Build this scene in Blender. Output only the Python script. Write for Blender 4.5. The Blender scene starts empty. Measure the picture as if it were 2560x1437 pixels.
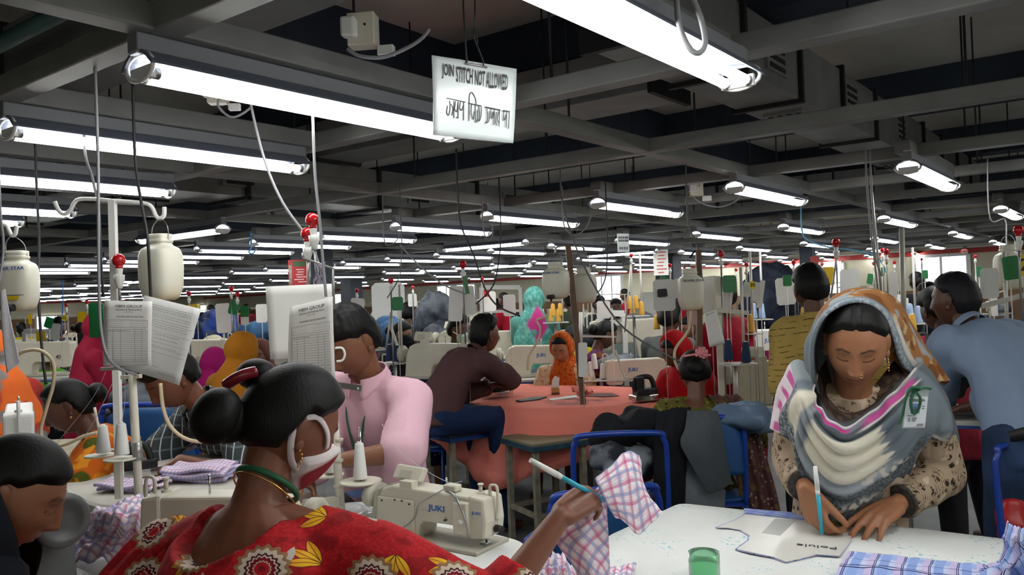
import bpy, bmesh, math, random
import numpy as np
from mathutils import Vector, Matrix, noise as mnoise
random.seed(7); rng = np.random.default_rng(7)
S = bpy.context.scene; COL = S.collection
# ---------------------------------------------------------------- camera
HCAM = 1.40
FPX = 2056.0
CR = Vector((0.60768686, -0.79328943, -0.03753078)); CU = Vector((0.01375154, -0.03673976, 0.99923025)); CW = Vector((0.79405766, 0.6077352, 0.01141732))
CAM = Vector((0, 0, HCAM))
cd = bpy.data.cameras.new('camera'); cd.sensor_width = 36; cd.lens = FPX/2560*36; cd.clip_start = .05; cd.clip_end = 300
co = bpy.data.objects.new('camera', cd); COL.objects.link(co)
co.matrix_world = Matrix(((CR.x, CU.x, -CW.x, 0), (CR.y, CU.y, -CW.y, 0), (CR.z, CU.z, -CW.z, HCAM), (0, 0, 0, 1)))
S.camera = co
# ---------------------------------------------------------------- world, exposure
wd = bpy.data.worlds.new('sky'); S.world = wd; wd.use_nodes = True
bg = wd.node_tree.nodes['Background']; bg.inputs[0].default_value = (.93, .97, 1, 1); bg.inputs[1].default_value = 2.6
S.view_settings.view_transform = 'Standard'; S.view_settings.look = 'None'; S.view_settings.gamma = 1
S.view_settings.exposure = 0.80
TUBE_W = 17.0
S.cycles.max_bounces = 6; S.cycles.diffuse_bounces = 3; S.cycles.glossy_bounces = 2; S.cycles.transmission_bounces = 4; S.cycles.transparent_max_bounces = 8
S.cycles.caustics_reflective = False; S.cycles.caustics_refractive = False
S.cycles.sample_clamp_indirect = 4.0

def Wd(x, y, d):
    x = float(x); y = float(y); d = float(d); return CAM + d*(CW + (x-1280)/FPX*CR - (y-718.5)/FPX*CU)
def Wz(x, y, z):
    q = CW + (x-1280)/FPX*CR - (y-718.5)/FPX*CU
    return CAM + q*((z-HCAM)/q.z)
def px(p):
    q = Vector(p)-CAM; d = q.dot(CW)
    return (1280+FPX*q.dot(CR)/d, 718.5-FPX*q.dot(CU)/d, d)
CFH = Vector((CW.x, CW.y, 0)).normalized()      # horizontal forward of the view
CRH = Vector((CFH.y, -CFH.x, 0))               # horizontal right of the view
Z = Vector((0, 0, 1))
def V(*a): return Vector(a)

# ---------------------------------------------------------------- tagging
AUTO = []
def tag(o, label=None, cat=None, group=None, kind=None):
    if label:
        o['label'] = label
        if '{' in label: AUTO.append(o)
    if cat: o['category'] = cat
    if group: o['group'] = group
    if kind: o['kind'] = kind
    return o
def link(o, parent=None):
    COL.objects.link(o)
    if parent is not None: o.parent = parent
    return o
def thing(name, loc, label, cat, group=None, rz=0):
    o = bpy.data.objects.new(name, None); o.empty_display_size = .05; link(o)
    o.location = loc; o.rotation_euler = (0, 0, rz)
    return tag(o, label, cat, group)
def dup(root, loc=None, label=None, group=None, rz=None):
    r = root.copy(); COL.objects.link(r)
    if loc is not None: r.location = loc
    if rz is not None: r.rotation_euler = (0, 0, rz)
    if label:
        r['label'] = label
        if '{' in label: AUTO.append(r)
    if group: r['group'] = group
    for ch in KIDS.get(root.name, []):
        c = ch.copy(); COL.objects.link(c); c.parent = r; KIDS.setdefault(r.name, []).append(c)
        for g in KIDS.get(ch.name, []):
            e = g.copy(); COL.objects.link(e); e.parent = c; KIDS.setdefault(c.name, []).append(e)
    return r
KIDS = {}

# ---------------------------------------------------------------- materials
def lin(c):
    if isinstance(c, str):
        c = [int(c[i:i+2], 16)/255 for i in (0, 2, 4)]
        c = [(v/12.92 if v <= .04045 else ((v+.055)/1.055)**2.4) for v in c]
    return (c[0], c[1], c[2], 1)
class NT:
    def __init__(s, name):
        s.m = bpy.data.materials.new(name); s.m.use_nodes = True; s.t = s.m.node_tree
        s.b = s.t.nodes['Principled BSDF']
    def n(s, ty, **kw):
        x = s.t.nodes.new(ty)
        for k, v in kw.items(): setattr(x, k, v)
        return x
    def put(s, sock, v):
        if v is None: return
        if hasattr(v, 'is_output') or isinstance(v, bpy.types.NodeSocket): s.t.links.new(v, sock)
        else:
            if isinstance(v, (tuple, list)) and len(v) == 3 and sock.type == 'RGBA': v = (*v, 1)
            sock.default_value = v
    def math(s, op, a, b=None, c=None, clamp=False):
        x = s.n('ShaderNodeMath', operation=op, use_clamp=clamp)
        for i, v in enumerate((a, b, c)): s.put(x.inputs[i], v)
        return x.outputs[0]
    def mix(s, f, a, b, mode='MIX'):
        x = s.n('ShaderNodeMix', data_type='RGBA', blend_type=mode)
        s.put(x.inputs[0], f); s.put(x.inputs[6], lin(a) if isinstance(a, str) else a); s.put(x.inputs[7], lin(b) if isinstance(b, str) else b)
        return x.outputs[2]
    def co(s, kind='Object'): return s.n('ShaderNodeTexCoord').outputs[kind]
    def mapv(s, v, sc=(1, 1, 1), rot=(0, 0, 0), loc=(0, 0, 0)):
        x = s.n('ShaderNodeMapping'); s.put(x.inputs[0], v); x.inputs[1].default_value = loc; x.inputs[2].default_value = rot; x.inputs[3].default_value = sc
        return x.outputs[0]
    def sep(s, v):
        x = s.n('ShaderNodeSeparateXYZ'); s.put(x.inputs[0], v); return x.outputs
    def noise(s, v, scale, detail=2, rough=.5, out=0):
        x = s.n('ShaderNodeTexNoise'); s.put(x.inputs['Vector'], v); x.inputs['Scale'].default_value = scale; x.inputs['Detail'].default_value = detail; x.inputs['Roughness'].default_value = rough
        return x.outputs[out]
    def vor(s, v, scale, feature='F1', dims='3D', out='Distance', rand=1):
        x = s.n('ShaderNodeTexVoronoi', feature=feature, voronoi_dimensions=dims); s.put(x.inputs['Vector'], v); x.inputs['Scale'].default_value = scale
        if 'Randomness' in x.inputs: x.inputs['Randomness'].default_value = rand
        return x.outputs[out]
    def step(s, v, a, b):
        x = s.n('ShaderNodeMapRange', interpolation_type='SMOOTHSTEP'); s.put(x.inputs[0], v); x.inputs[1].default_value = a; x.inputs[2].default_value = b
        return x.outputs[0]
    def bump(s, h, strength=.3, dist=.01):
        x = s.n('ShaderNodeBump'); x.inputs['Strength'].default_value = strength; x.inputs['Distance'].default_value = dist; s.put(x.inputs['Height'], h)
        s.t.links.new(x.outputs[0], s.b.inputs['Normal'])
    def attr(s, name): return s.n('ShaderNodeAttribute', attribute_name=name).outputs['Color']
    def fin(s, col=None, rough=.6, metal=0, spec=.5, sub=None):
        if col is not None: s.put(s.b.inputs['Base Color'], lin(col) if isinstance(col, str) else col)
        s.put(s.b.inputs['Roughness'], rough); s.put(s.b.inputs['Metallic'], metal); s.put(s.b.inputs['Specular IOR Level'], spec)
        return s.m
MC = {}
def mat(col, rough=.6, metal=0, spec=.5, var=.0, vs=8, bump=0, bs=60, name=None):
    """plain procedural surface: colour with a little noise variation and optional fine bump"""
    key = (col, rough, metal, spec, var, vs, bump, bs)
    if key in MC: return MC[key]
    N = NT(name or 'surface_'+str(col)); c = lin(col)
    o = N.co()
    if var:
        f = N.noise(o, vs, 3)
        f = N.step(f, .3, .7)
        c2 = tuple(max(0, min(1, v*(1-var))) for v in c[:3])+(1,); c1 = tuple(min(1, v*(1+var*.5)) for v in c[:3])+(1,)
        c = N.mix(f, c2, c1)
    if bump: N.bump(N.noise(o, bs, 3), bump, .004)
    MC[key] = N.fin(c, rough, metal, spec)
    return MC[key]
def fabric(col, col2=None, s2=6, rough=.85, wr=.35, ws=14, var=.15):
    key = ('fab', col, col2, s2, rough, wr, ws, var)
    if key in MC: return MC[key]
    N = NT('fabric_'+str(col)); o = N.co(); c = lin(col)
    if col2: c = N.mix(N.step(N.noise(o, s2, 3), .42, .58), c, lin(col2))
    elif var:
        cc = tuple(v*(1-var) for v in c[:3])+(1,); c = N.mix(N.noise(o, 5, 3), cc, c)
    h = N.math('ADD', N.noise(N.mapv(o, (1, 1, .5)), ws, 3), N.math('MULTIPLY', N.noise(o, 400, 1), .03))
    N.bump(h, wr, .02)
    MC[key] = N.fin(c, rough, 0, .25); return MC[key]
def attrfab(name, rough=.85, wr=.3, ws=14, fine=.08):
    N = NT(name); o = N.co()
    N.bump(N.math('ADD', N.noise(o, ws, 3), N.math('MULTIPLY', N.noise(o, 350, 1), fine)), wr, .02)
    return N.fin(N.attr('tint'), rough, 0, .25)
def emit(col, st, name='glow'):
    N = NT(name); N.b.inputs['Base Color'].default_value = lin(col); N.b.inputs['Emission Color'].default_value = lin(col); N.b.inputs['Emission Strength'].default_value = st
    return N.m
def stripes(N, v, period, width, off=0, soft=.12):
    f = N.math('FRACT', N.math('ADD', N.math('DIVIDE', v, period), off+50.0))
    d = N.math('ABSOLUTE', N.math('SUBTRACT', f, .5)); w = width/period/2
    return N.math('SUBTRACT', 1, N.step(d, w*(1-soft), w*(1+soft)))
def plaid(name, base, sets, uv='UV', rough=.85, pink=None):
    """sets: (axis 0/1, period, width, offset, colour, strength)"""
    N = NT(name); c = N.sep(N.co(uv)); o = N.co()
    col = lin(base)
    if pink: 
        a = stripes(N, c[0], pink[0], pink[1], .5); b = stripes(N, c[1], pink[0], pink[1], .5)
        col = N.mix(N.math('MULTIPLY', N.math('MULTIPLY', a, b), pink[3]), col, lin(pink[2]))
    for ax, p, w, off, cc, st in sets:
        col = N.mix(N.math('MULTIPLY', stripes(N, c[ax], p, w, off), st), col, lin(cc))
    N.bump(N.math('ADD', N.noise(o, 16, 3), N.math('MULTIPLY', N.noise(o, 500, 1), .06)), .3, .015)
    return N.fin(col, rough, 0, .2)

# ---------------------------------------------------------------- mesh builder
def frame(d, up=Z):
    d = Vector(d).normalized()
    s = d.cross(up)
    if s.length < 1e-4: s = d.cross(Vector((1, 0, 0)))
    s.normalize(); return s, s.cross(d), d     # side, up', dir
_ring = {}
def ring(n):
    if n not in _ring: a = np.arange(n)*2*np.pi/n; _ring[n] = np.stack([np.cos(a), np.sin(a)], 1)
    return _ring[n]
class MB:
    def __init__(s): s.v = []; s.f = []; s.sm = []; s.mi = []; s.mats = []; s.nv = 0; s.uv = None; s.cur = 0
    def use(s, m):
        if m not in s.mats: s.mats.append(m)
        s.cur = s.mats.index(m); return s
    def add(s, verts, faces, smooth=False):
        verts = np.asarray([tuple(p) for p in verts] if not isinstance(verts, np.ndarray) else verts, float)
        b = s.nv; s.v.append(verts); s.nv += len(verts)
        for f in faces: s.f.append(tuple(i+b for i in f)); s.sm.append(smooth); s.mi.append(s.cur)
        return s
    def box(s, c, size, R=None):
        hx, hy, hz = size[0]/2, size[1]/2, size[2]/2
        P = np.array([(x, y, z) for x in (-hx, hx) for y in (-hy, hy) for z in (-hz, hz)])
        if R is not None: P = P @ np.array(R.to_3x3()).T
        return s.add(P+np.array(c), [(0, 1, 3, 2), (4, 6, 7, 5), (0, 4, 5, 1), (2, 3, 7, 6), (0, 2, 6, 4), (1, 5, 7, 3)])
    def bar(s, p0, p1, w, h, up=Z):
        p0 = Vector(p0); p1 = Vector(p1); a, b, d = frame(p1-p0, up)
        R = Matrix((a, d, b)).transposed()
        return s.box((p0+p1)/2, (w, (p1-p0).length, h), R)
    def cyl(s, p0, p1, r0, r1=None, n=12, cap=True, smooth=True):
        r1 = r0 if r1 is None else r1
        return s.tube([p0, p1], [r0, r1], n, cap, smooth)
    def tube(s, pts, r, n=8, cap=True, smooth=True, closed=False):
        P = [Vector(p) for p in pts]; m = len(P); R = r if isinstance(r, (list, tuple, np.ndarray)) else [r]*m
        rg = ring(n); vs = []
        up = Z
        d0 = (P[1]-P[0]).normalized()
        if abs(d0.dot(Z)) > .95: up = Vector((1, 0, 0))
        a = None
        for i in range(m):
            if closed: t = P[(i+1) % m]-P[i-1]
            else: t = P[min(i+1, m-1)]-P[max(i-1, 0)]
            if t.length < 1e-9: t = d0
            t = t.normalized()
            if a is None: a, b, _ = frame(t, up)
            else:
                a = (a-t*a.dot(t))
                if a.length < 1e-5: a = frame(t, up)[0]
                a.normalize(); b = t.cross(a)*-1; b = a.cross(t)
            vs.append(np.array(P[i])+R[i]*(rg[:, :1]*np.array(a)+rg[:, 1:]*np.array(b)))
        vs = np.concatenate(vs); fs = []
        mm = m if closed else m-1
        for i in range(mm):
            i2 = (i+1) % m
            for j in range(n):
                k = (j+1) % n; fs.append((i*n+j, i2*n+j, i2*n+k, i*n+k))
        s.add(vs, fs, smooth)
        if cap and not closed:
            b = s.nv-len(vs)
            s.f.append(tuple(b+j for j in range(n))); s.f.append(tuple(b+(m-1)*n+j for j in reversed(range(n)))); s.sm += [False]*2; s.mi += [s.cur]*2
        return s
    def sph(s, c, r, n=12, m=8, R=None):
        r = (r, r, r) if not isinstance(r, (tuple, list)) else r
        P = [(0, 0, 1)]
        for i in range(1, m):
            t = math.pi*i/m
            for j in range(n): a = 2*math.pi*j/n; P.append((math.sin(t)*math.cos(a), math.sin(t)*math.sin(a), math.cos(t)))
        P.append((0, 0, -1)); P = np.array(P)*np.array(r)
        if R is not None: P = P @ np.array(R.to_3x3()).T
        fs = [(0, 1+j, 1+(j+1) % n) for j in range(n)]
        for i in range(m-2):
            for j in range(n): a = 1+i*n; fs.append((a+j, a+n+j, a+n+(j+1) % n, a+(j+1) % n))
        L = len(P)-1; a = 1+(m-2)*n
        fs += [(a+(j+1) % n, a+j, L) for j in range(n)]
        return s.add(P+np.array(c), fs, True)
    def lathe(s, prof, c, axis=Z, n=20, smooth=True, sq=None):
        """prof: (r, h) along axis; sq: superellipse exponent + aspect (ex, ay) for squarish bodies"""
        a, b, d = frame(axis, Z if abs(Vector(axis).normalized().dot(Z)) < .9 else Vector((0, 1, 0)))
        rg = ring(n).copy()
        if sq:
            ex, ay = sq; rg = np.sign(rg)*np.abs(rg)**(2/ex); rg[:, 1] *= ay
        vs = np.concatenate([np.array(c)+h*np.array(d)+r*(rg[:, :1]*np.array(a)+rg[:, 1:]*np.array(b)) for r, h in prof]); m = len(prof); fs = []
        for i in range(m-1):
            for j in range(n): k = (j+1) % n; fs.append((i*n+j, i*n+k, (i+1)*n+k, (i+1)*n+j))
        fs.append(tuple(reversed(range(n)))); fs.append(tuple((m-1)*n+j for j in range(n)))
        return s.add(vs, fs, smooth)
    def prism(s, poly, origin, ax, ay, depth, smooth=False):
        """polygon in plane (ax, ay), extruded both ways by depth/2 along the normal"""
        ax = Vector(ax); ay = Vector(ay); nn = ax.cross(ay).normalized(); o = Vector(origin); n = len(poly)
        P = [o+ax*x+ay*y-nn*depth/2 for x, y in poly]+[o+ax*x+ay*y+nn*depth/2 for x, y in poly]
        fs = [tuple(reversed(range(n))), tuple(range(n, 2*n))]+[(i, (i+1) % n, n+(i+1) % n, n+i) for i in range(n)]
        return s.add(P, fs, smooth)
    def sheet(s, fn, nu, nv, th=.002, uvs=(1, 1)):
        """thick cloth/paper: fn(u, v) -> point; uv in metres"""
        P = np.array([tuple(fn(i/(nu-1), j/(nv-1))) for j in range(nv) for i in range(nu)]).reshape(nv, nu, 3)
        du = np.gradient(P, axis=1); dv = np.gradient(P, axis=0); nn = np.cross(du, dv); nn /= np.linalg.norm(nn, axis=2, keepdims=True)+1e-12
        T = P+nn*th/2; B = P-nn*th/2; N = nu*nv
        fs = []
        for j in range(nv-1):
            for i in range(nu-1):
                a = j*nu+i; fs.append((a, a+1, a+nu+1, a+nu)); fs.append((N+a, N+a+nu, N+a+nu+1, N+a+1))
        bd = [i for i in range(nu)]+[j*nu+nu-1 for j in range(1, nv)]+[(nv-1)*nu+i for i in range(nu-2, -1, -1)]+[j*nu for j in range(nv-2, 0, -1)]
        for k in range(len(bd)): a, b = bd[k], bd[(k+1) % len(bd)]; fs.append((b, a, N+a, N+b))
        s.add(np.concatenate([T.reshape(-1, 3), B.reshape(-1, 3)]), fs, True)
        g = np.array([(i/(nu-1)*uvs[0], j/(nv-1)*uvs[1]) for j in range(nv) for i in range(nu)])
        s.uv = np.concatenate([g, g]) if s.uv is None else np.concatenate([s.uv, g, g])
        return s
    def mesh(s, name, base=(0, 0, 0)):
        me = bpy.data.meshes.new(name)
        v = np.concatenate(s.v)-np.array(base) if s.v else np.zeros((0, 3))
        me.from_pydata(v.tolist(), [], s.f)
        me.polygons.foreach_set('use_smooth', s.sm); me.polygons.foreach_set('material_index', s.mi)
        if s.uv is not None and len(s.uv) == len(v):
            L = me.uv_layers.new(name='UVMap'); idx = np.zeros(len(me.loops), int); me.loops.foreach_get('vertex_index', idx)
            L.data.foreach_set('uv', s.uv[idx].astype(np.float32).ravel())
        for m in s.mats: me.materials.append(m)
        me.update(); return me
    def build(s, name, m=None, parent=None, base=None, bevel=0, seg=2, label=None):
        """base: world origin of the object when top-level; parts are given in the parent's own coordinates"""
        if m is not None: s.mats = [m]+[x for x in s.mats if x is not m] if not s.mats else s.mats
        b = base if base is not None else (0, 0, 0)
        o = bpy.data.objects.new(name, s.mesh(name, b)); o.location = b; link(o, parent)
        if parent is not None: KIDS.setdefault(parent.name, []).append(o); o.location = (0, 0, 0)
        if bevel:
            q = o.modifiers.new('bevel', 'BEVEL'); q.width = bevel; q.segments = seg; q.limit_method = 'ANGLE'; q.angle_limit = .6
        if label: o['label'] = label
        return o
def part(parent, name, m, fn, bevel=0, label=None):
    b = MB(); b.mats = [m]; fn(b); return b.build(name, None, parent, None, bevel, label=label)
def solo(name, m, fn, base, label, cat, group=None, bevel=0, kind=None):
    b = MB(); b.mats = [m] if not isinstance(m, list) else list(m); fn(b); o = b.build(name, None, None, base, bevel); return tag(o, label, cat, group, kind)
def kid(parent, o):
    """parent an object built in world coordinates under a thing that sits at its own place (no rotation)"""
    o.parent = parent; o.location = Vector(o.location)-Vector(parent.location); KIDS.setdefault(parent.name, []).append(o); return o
def struct(name, m, fn, bevel=0, base=(0, 0, 0), parent=None):
    b = MB(); b.mats = [m] if not isinstance(m, list) else list(m); fn(b); o = b.build(name, None, parent, base if parent is None else None, bevel)
    if parent is None: o['kind'] = 'structure'
    return o
# ---------------------------------------------------------------- evaluation scratch scene
TMP = bpy.data.scenes.new('scratch')
def evaluated(o):
    TMP.collection.objects.link(o); vl = TMP.view_layers[0]; vl.update()
    dg = vl.depsgraph; me = bpy.data.meshes.new_from_object(o.evaluated_get(dg))
    TMP.collection.objects.unlink(o); return me
def remesh(mb, voxel, smooth=6, fac=.5):
    me = mb.mesh('blob'); o = bpy.data.objects.new('blob', me)
    q = o.modifiers.new('r', 'REMESH'); q.mode = 'VOXEL'; q.voxel_size = voxel; q.use_smooth_shade = True
    if smooth: w = o.modifiers.new('s', 'SMOOTH'); w.factor = fac; w.iterations = smooth
    r = evaluated(o); bpy.data.objects.remove(o); bpy.data.meshes.remove(me)
    n = len(r.vertices); v = np.zeros(n*3); r.vertices.foreach_get('co', v)
    lt = len(r.polygons); fs = [tuple(p.vertices) for p in r.polygons]
    nr = np.zeros(n*3); r.vertices.foreach_get('normal', nr)
    bpy.data.meshes.remove(r)
    return v.reshape(-1, 3), fs, nr.reshape(-1, 3)
FONT = None
def textmesh(txt, size=1, ext=0, align='CENTER', sx=1.0, bold=0):
    c = bpy.data.curves.new('txt', 'FONT'); c.body = txt; c.size = size; c.extrude = ext; c.align_x = align; c.align_y = 'CENTER'; c.resolution_u = 2; c.offset = bold
    o = bpy.data.objects.new('txt', c); me = evaluated(o); bpy.data.objects.remove(o)
    v = np.zeros(len(me.vertices)*3); me.vertices.foreach_get('co', v); v = v.reshape(-1, 3); v[:, 0] *= sx
    f = [tuple(p.vertices) for p in me.polygons]; bpy.data.meshes.remove(me); bpy.data.curves.remove(c)
    return v, f
def puttext(mb, txt, o, ax, ay, size, sx=1.0, align='CENTER', off=.0006, bold=0, th=.0006):
    v, f = textmesh(txt, size, th/2, align, sx, bold*size)
    if not len(v): return
    ax = Vector(ax).normalized(); ay = Vector(ay).normalized(); n = ax.cross(ay)
    P = np.array(o)+v[:, :1]*np.array(ax)+v[:, 1:2]*np.array(ay)+(v[:, 2:3]+off)*np.array(n)
    mb.add(P, f)
def sst(x, a, b):
    t = np.clip((np.asarray(x, float)-a)/(b-a), 0, 1); return t*t*(3-2*t)
def lerp(a, b, t): return a+(b-a)*t
def sag(p0, p1, drop, n=14, side=None):
    p0 = Vector(p0); p1 = Vector(p1); out = []
    for i in range(n):
        t = i/(n-1); q = p0.lerp(p1, t)-Z*drop*4*t*(1-t)
        if side is not None: q += Vector(side)*math.sin(t*math.pi)
        out.append(q)
    return out
def spline(P, n=6):
    P = [Vector(p) for p in P]; out = []
    for i in range(len(P)-1):
        a = P[max(i-1, 0)]; b = P[i]; c = P[i+1]; d = P[min(i+2, len(P)-1)]
        for k in range(n):
            t = k/n; out.append(.5*((2*b)+(c-a)*t+(2*a-5*b+4*c-d)*t*t+(3*b-a-3*c+d)*t**3))
    out.append(P[-1]); return out
# ================================================================ SETTING
ZT = 2.02; ZB = 2.12; ZS = 3.2
M_FLOOR = mat('6a6c6c', .6, var=.25, vs=3, bump=.1, bs=40, name='concrete_floor')
M_SLAB = mat('d2d0ca', .9, var=.12, vs=1.5, name='slab_paint')
M_DEEP = mat('323c4c', .8, var=.2, vs=2, name='blue_beam_paint')
M_GRID = mat('7c7d7c', .55, var=.12, vs=5, name='grid_beam_paint')
M_WALL = mat('d9d3bb', .8, var=.06, vs=1, name='cream_wall')
M_BROWN = mat('8a6a50', .8, var=.15, vs=2, name='brown_dado')
M_REDP = mat('b8342e', .5, var=.1, vs=2, name='red_band')
M_DUCT = mat('8a8e8e', .5, .3, var=.15, vs=4, name='duct_metal')
M_DUCTL = mat('8d8f8c', .55, .2, var=.15, vs=4, name='duct_metal_pale')
M_DARK = mat('17181b', .6, name='dark_paint')
M_BLACK = mat('0c0c0d', .55, name='black_plastic')
M_WHITE = mat('e6e6e2', .5, name='white_paint')
M_LAMPW = mat('c9cdd6', .45, name='lamp_white')
M_HOUS = mat('808289', .5, name='lamp_housing_grey')
M_REFL = mat('6b7080', .45, .2, name='reflector_grey')
M_TUBE = emit('f9faf6', TUBE_W, 'tube_glow')
M_STEEL = mat('9a9a98', .35, .8, name='steel')
M_PIPE = mat('b9b7b0', .45, .25, var=.1, name='painted_pipe')
M_CREAMP = mat('d8d2c2', .5, var=.06, name='cream_pipe')
M_WIRE = mat('5b5c5e', .5, name='grey_cable')
M_WIREL = mat('86868a', .5, name='pale_cable')
M_BLUECOL = mat('363e4c', .6, var=.1, vs=3, name='column_blue')
M_GLASS = emit('f4f9ff', 1.6, 'daylight_pane')

W1 = Wz(2501, 615, 2.08); W2 = Wz(1493, 680, 2.08)
WD = Vector((W2.x-W1.x, W2.y-W1.y, 0)).normalized(); WN = Vector((WD.y, -WD.x, 0))
if WN.dot(-W1) < 0: WN = -WN                      # towards the room
def Pw(x, y, off=0):
    q = Wd(x, y, 1)-CAM; t = (W1+WN*off-CAM).dot(WN)/q.dot(WN); return CAM+q*t
WA = W1-WD*((W1.y+5)/WD.y); WA.z = 0; WB = W1+WD*((47-W1.y)/WD.y); WB.z = 0
RC = (WA+WB)/2
def wallbox(name, a, b, m=M_WALL, h=ZS):
    a = Vector((a[0], a[1], 0)); b = Vector((b[0], b[1], 0)); base = (a+b)/2
    return struct(name, m, lambda B: B.bar(a+Z*h/2, b+Z*h/2, .2, h), base=base)
struct('floor', M_FLOOR, lambda B: B.box(((WB.x-4)/2, 21, -.05), (WB.x+8, 54, .1)), base=((WB.x-4)/2, 21, 0))
struct('ceiling', M_SLAB, lambda B: B.box(((WB.x-4)/2, 21, ZS+.05), (WB.x+8, 54, .1)), base=((WB.x-4)/2, 21, ZS))
wr = wallbox('wall_right', WA-WN*.1, WB-WN*.1)
wallbox('wall_far', (-4, 46.1), (WB.x+.3, 46.1)); wallbox('wall_left', (-4.1, -5), (-4.1, 46)); wallbox('wall_back', (-4, -5.1), (WA.x+.3, -5.1))
B_ = MB().use(M_REDP); 
B_.bar(WA+WN*.02+Z*2.03, WB+WN*.02+Z*2.03, .04, .11); o = B_.build('trim_1', None, None, W1-Z*W1.z); o['kind'] = 'structure'
B_ = MB().use(M_WHITE); B_.bar(WA+WN*.025+Z*2.10, WB+WN*.025+Z*2.10, .05, .025); o = B_.build('trim_2', None, None, W1-Z*W1.z); o['kind'] = 'structure'
B_ = MB().use(M_BROWN); B_.bar(WA+WN*.012+Z*.6, WB+WN*.012+Z*.6, .024, 1.2); o = B_.build('trim_3', None, None, W1-Z*W1.z); o['kind'] = 'structure'
B_ = MB().use(M_BROWN); B_.box((10, 45.98, .6), (28, .024, 1.2)); o = B_.build('trim_4', None, None, (10, 45.98, 0)); o['kind'] = 'structure'
B_ = MB().use(M_REDP); B_.box((10, 45.97, 2.03), (28, .04, .11)); o = B_.build('trim_5', None, None, (10, 45.97, 2)); o['kind'] = 'structure'
# windows: frame, bars and a bright pane
def window(n, x0, y0, x1, y1, nx=2, ny=2, far=False):
    if far:
        def Q(x, y):
            q = Wd(x, y, 1)-CAM; return CAM+q*(45.9/q.y)
        a, b = Q(x0, y1), Q(x1, y1); top = Q(x0, y0).z; D = Vector((1, 0, 0)); N_ = Vector((0, -1, 0))
    else:
        a, b = Pw(x0, y1), Pw(x1, y1); top = Pw(x0, y0).z; D = WD; N_ = WN
    z0 = a.z; L = (b-a).dot(D); sgn = 1 if L > 0 else -1; L = abs(L); D = D*sgn
    r = struct('window_%d' % n, M_WHITE, lambda B: [B.bar(a+N_*.03+Z*0, a+N_*.03+Z*(top-z0), .07, .09, D), B.bar(a+D*L+N_*.03, a+D*L+N_*.03+Z*(top-z0), .07, .09, D),
        B.bar(a+N_*.03, a+D*L+N_*.03, .09, .07), B.bar(a+N_*.03+Z*(top-z0), a+D*L+N_*.03+Z*(top-z0), .09, .07)], base=a)
    r2 = part(r, 'pane', M_GLASS, lambda B: B.bar(N_*.015+Z*(top-z0)/2, D*L+N_*.015+Z*(top-z0)/2, .012, top-z0))
    for i in range(1, nx): part(r, 'mullion', M_WHITE, lambda B: B.bar(D*L*i/nx+N_*.03, D*L*i/nx+N_*.03+Z*(top-z0), .035, .05, D))
    for i in range(1, ny): part(r, 'glazing_bar', M_WHITE, lambda B: B.bar(N_*.03+Z*(top-z0)*i/ny, D*L+N_*.03+Z*(top-z0)*i/ny, .04, .03))
    return r
window(1, 2294, 642, 2430, 800, 2, 1); window(2, 1486, 690, 1562, 830, 3, 3); window(3, 1952, 665, 2112, 760, 3, 2)
window(4, 1098, 714, 1194, 800, 4, 1); window(5, 826, 735, 862, 800, 1, 2); window(6, 500, 762, 540, 820, 2, 2, True); window(7, 620, 752, 640, 800, 1, 2, True); window(8, 90, 790, 170, 840, 3, 1, True)

# concrete beams under the slab
nb = 10
for i, (u, zb) in enumerate([(1.2, 2.9), (4.4, 2.9), (7.65, 2.86), (10.9, 2.86), (14.1, 2.86), (17.4, 2.86)]):
    struct('concrete_beam', M_DEEP, lambda B: B.box((u+.15, 21, (zb+ZS)/2), (.3, 53, ZS-zb)), base=(u+.15, 21, ZS))
for v in (-1.2, 3.8, 8.8, 13.8, 18.8, 25, 32, 39):
    struct('concrete_beam', M_DEEP, lambda B: B.box(((WB.x-4)/2, v+.15, (2.9+ZS)/2), (WB.x+8, .3, ZS-2.9)), base=(4, v+.15, ZS))
# hanging grid of channel beams; each has its hanger rods as parts
DUCTS = [(3, 11.7, 1.45, 2), (.9, 9.1, 5.15, 5.85), (1.7, 2.2, .2, 7.4), (4.2, 4.8, 2.1, 11.3), (10.7, 11.2, 2.1, 8.3), (8.5, 15.2, 7.2, 7.7)]
def rods(o, pts):
    for p in pts:
        if any(x0 < p[0] < x1 and y0 < p[1] < y1 for x0, x1, y0, y1 in DUCTS): continue
        q = Vector(p)-o.location
        part(o, 'hanger_rod', M_DARK, lambda B: B.cyl(q, q+Z*(ZS-p[2]), .006, n=5, cap=False))
GU = [1.17, 2.5, 3.84, 5.19, 6.42, 7.7, 9.0, 10.3, 11.6, 12.9, 14.3, 15.8, 17.3, 18.8]
for i, u in enumerate(GU):
    L = 12 if i < 5 else 44
    o = struct('grid_beam', M_GRID, lambda B: B.box((u, L/2-2, ZB+.035), (.085, L+3, .07)), base=(u, L/2-2, ZB), bevel=.006)
    if i < 9: rods(o, [(u+rng.uniform(-.02, .02), v, ZB+.07) for v in np.arange(.55+rng.uniform(0, .6), 9 if i < 5 else 14, 1.05 if i < 4 else 1.6)+rng.uniform(-.2, .2)])
for v in [1, 2, 3, 4, 5, 6, 7, 8, 10, 12, 14, 17, 20, 24, 28, 33, 38, 43]:
    thru = v in (2, 4, 6, 8) or v > 8
    if thru:
        o = struct('grid_beam', M_GRID, lambda B: B.box((9.3, v+.03, ZB+.037), (20.5, .085, .072)), base=(9.3, v, ZB), bevel=.006)
        if v < 9: rods(o, [(x, v+.03, ZB+.07) for x in np.arange(1.8, 12, 1.34)+rng.uniform(-.25, .25)])
    else:
        for k in range(5): struct('grid_beam', M_GRID, lambda B: B.box((1.84+3.8*k, v+.03, ZB+.037), (1.34, .085, .072)), base=(1.84+3.8*k, v, ZB), bevel=.006)
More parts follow.
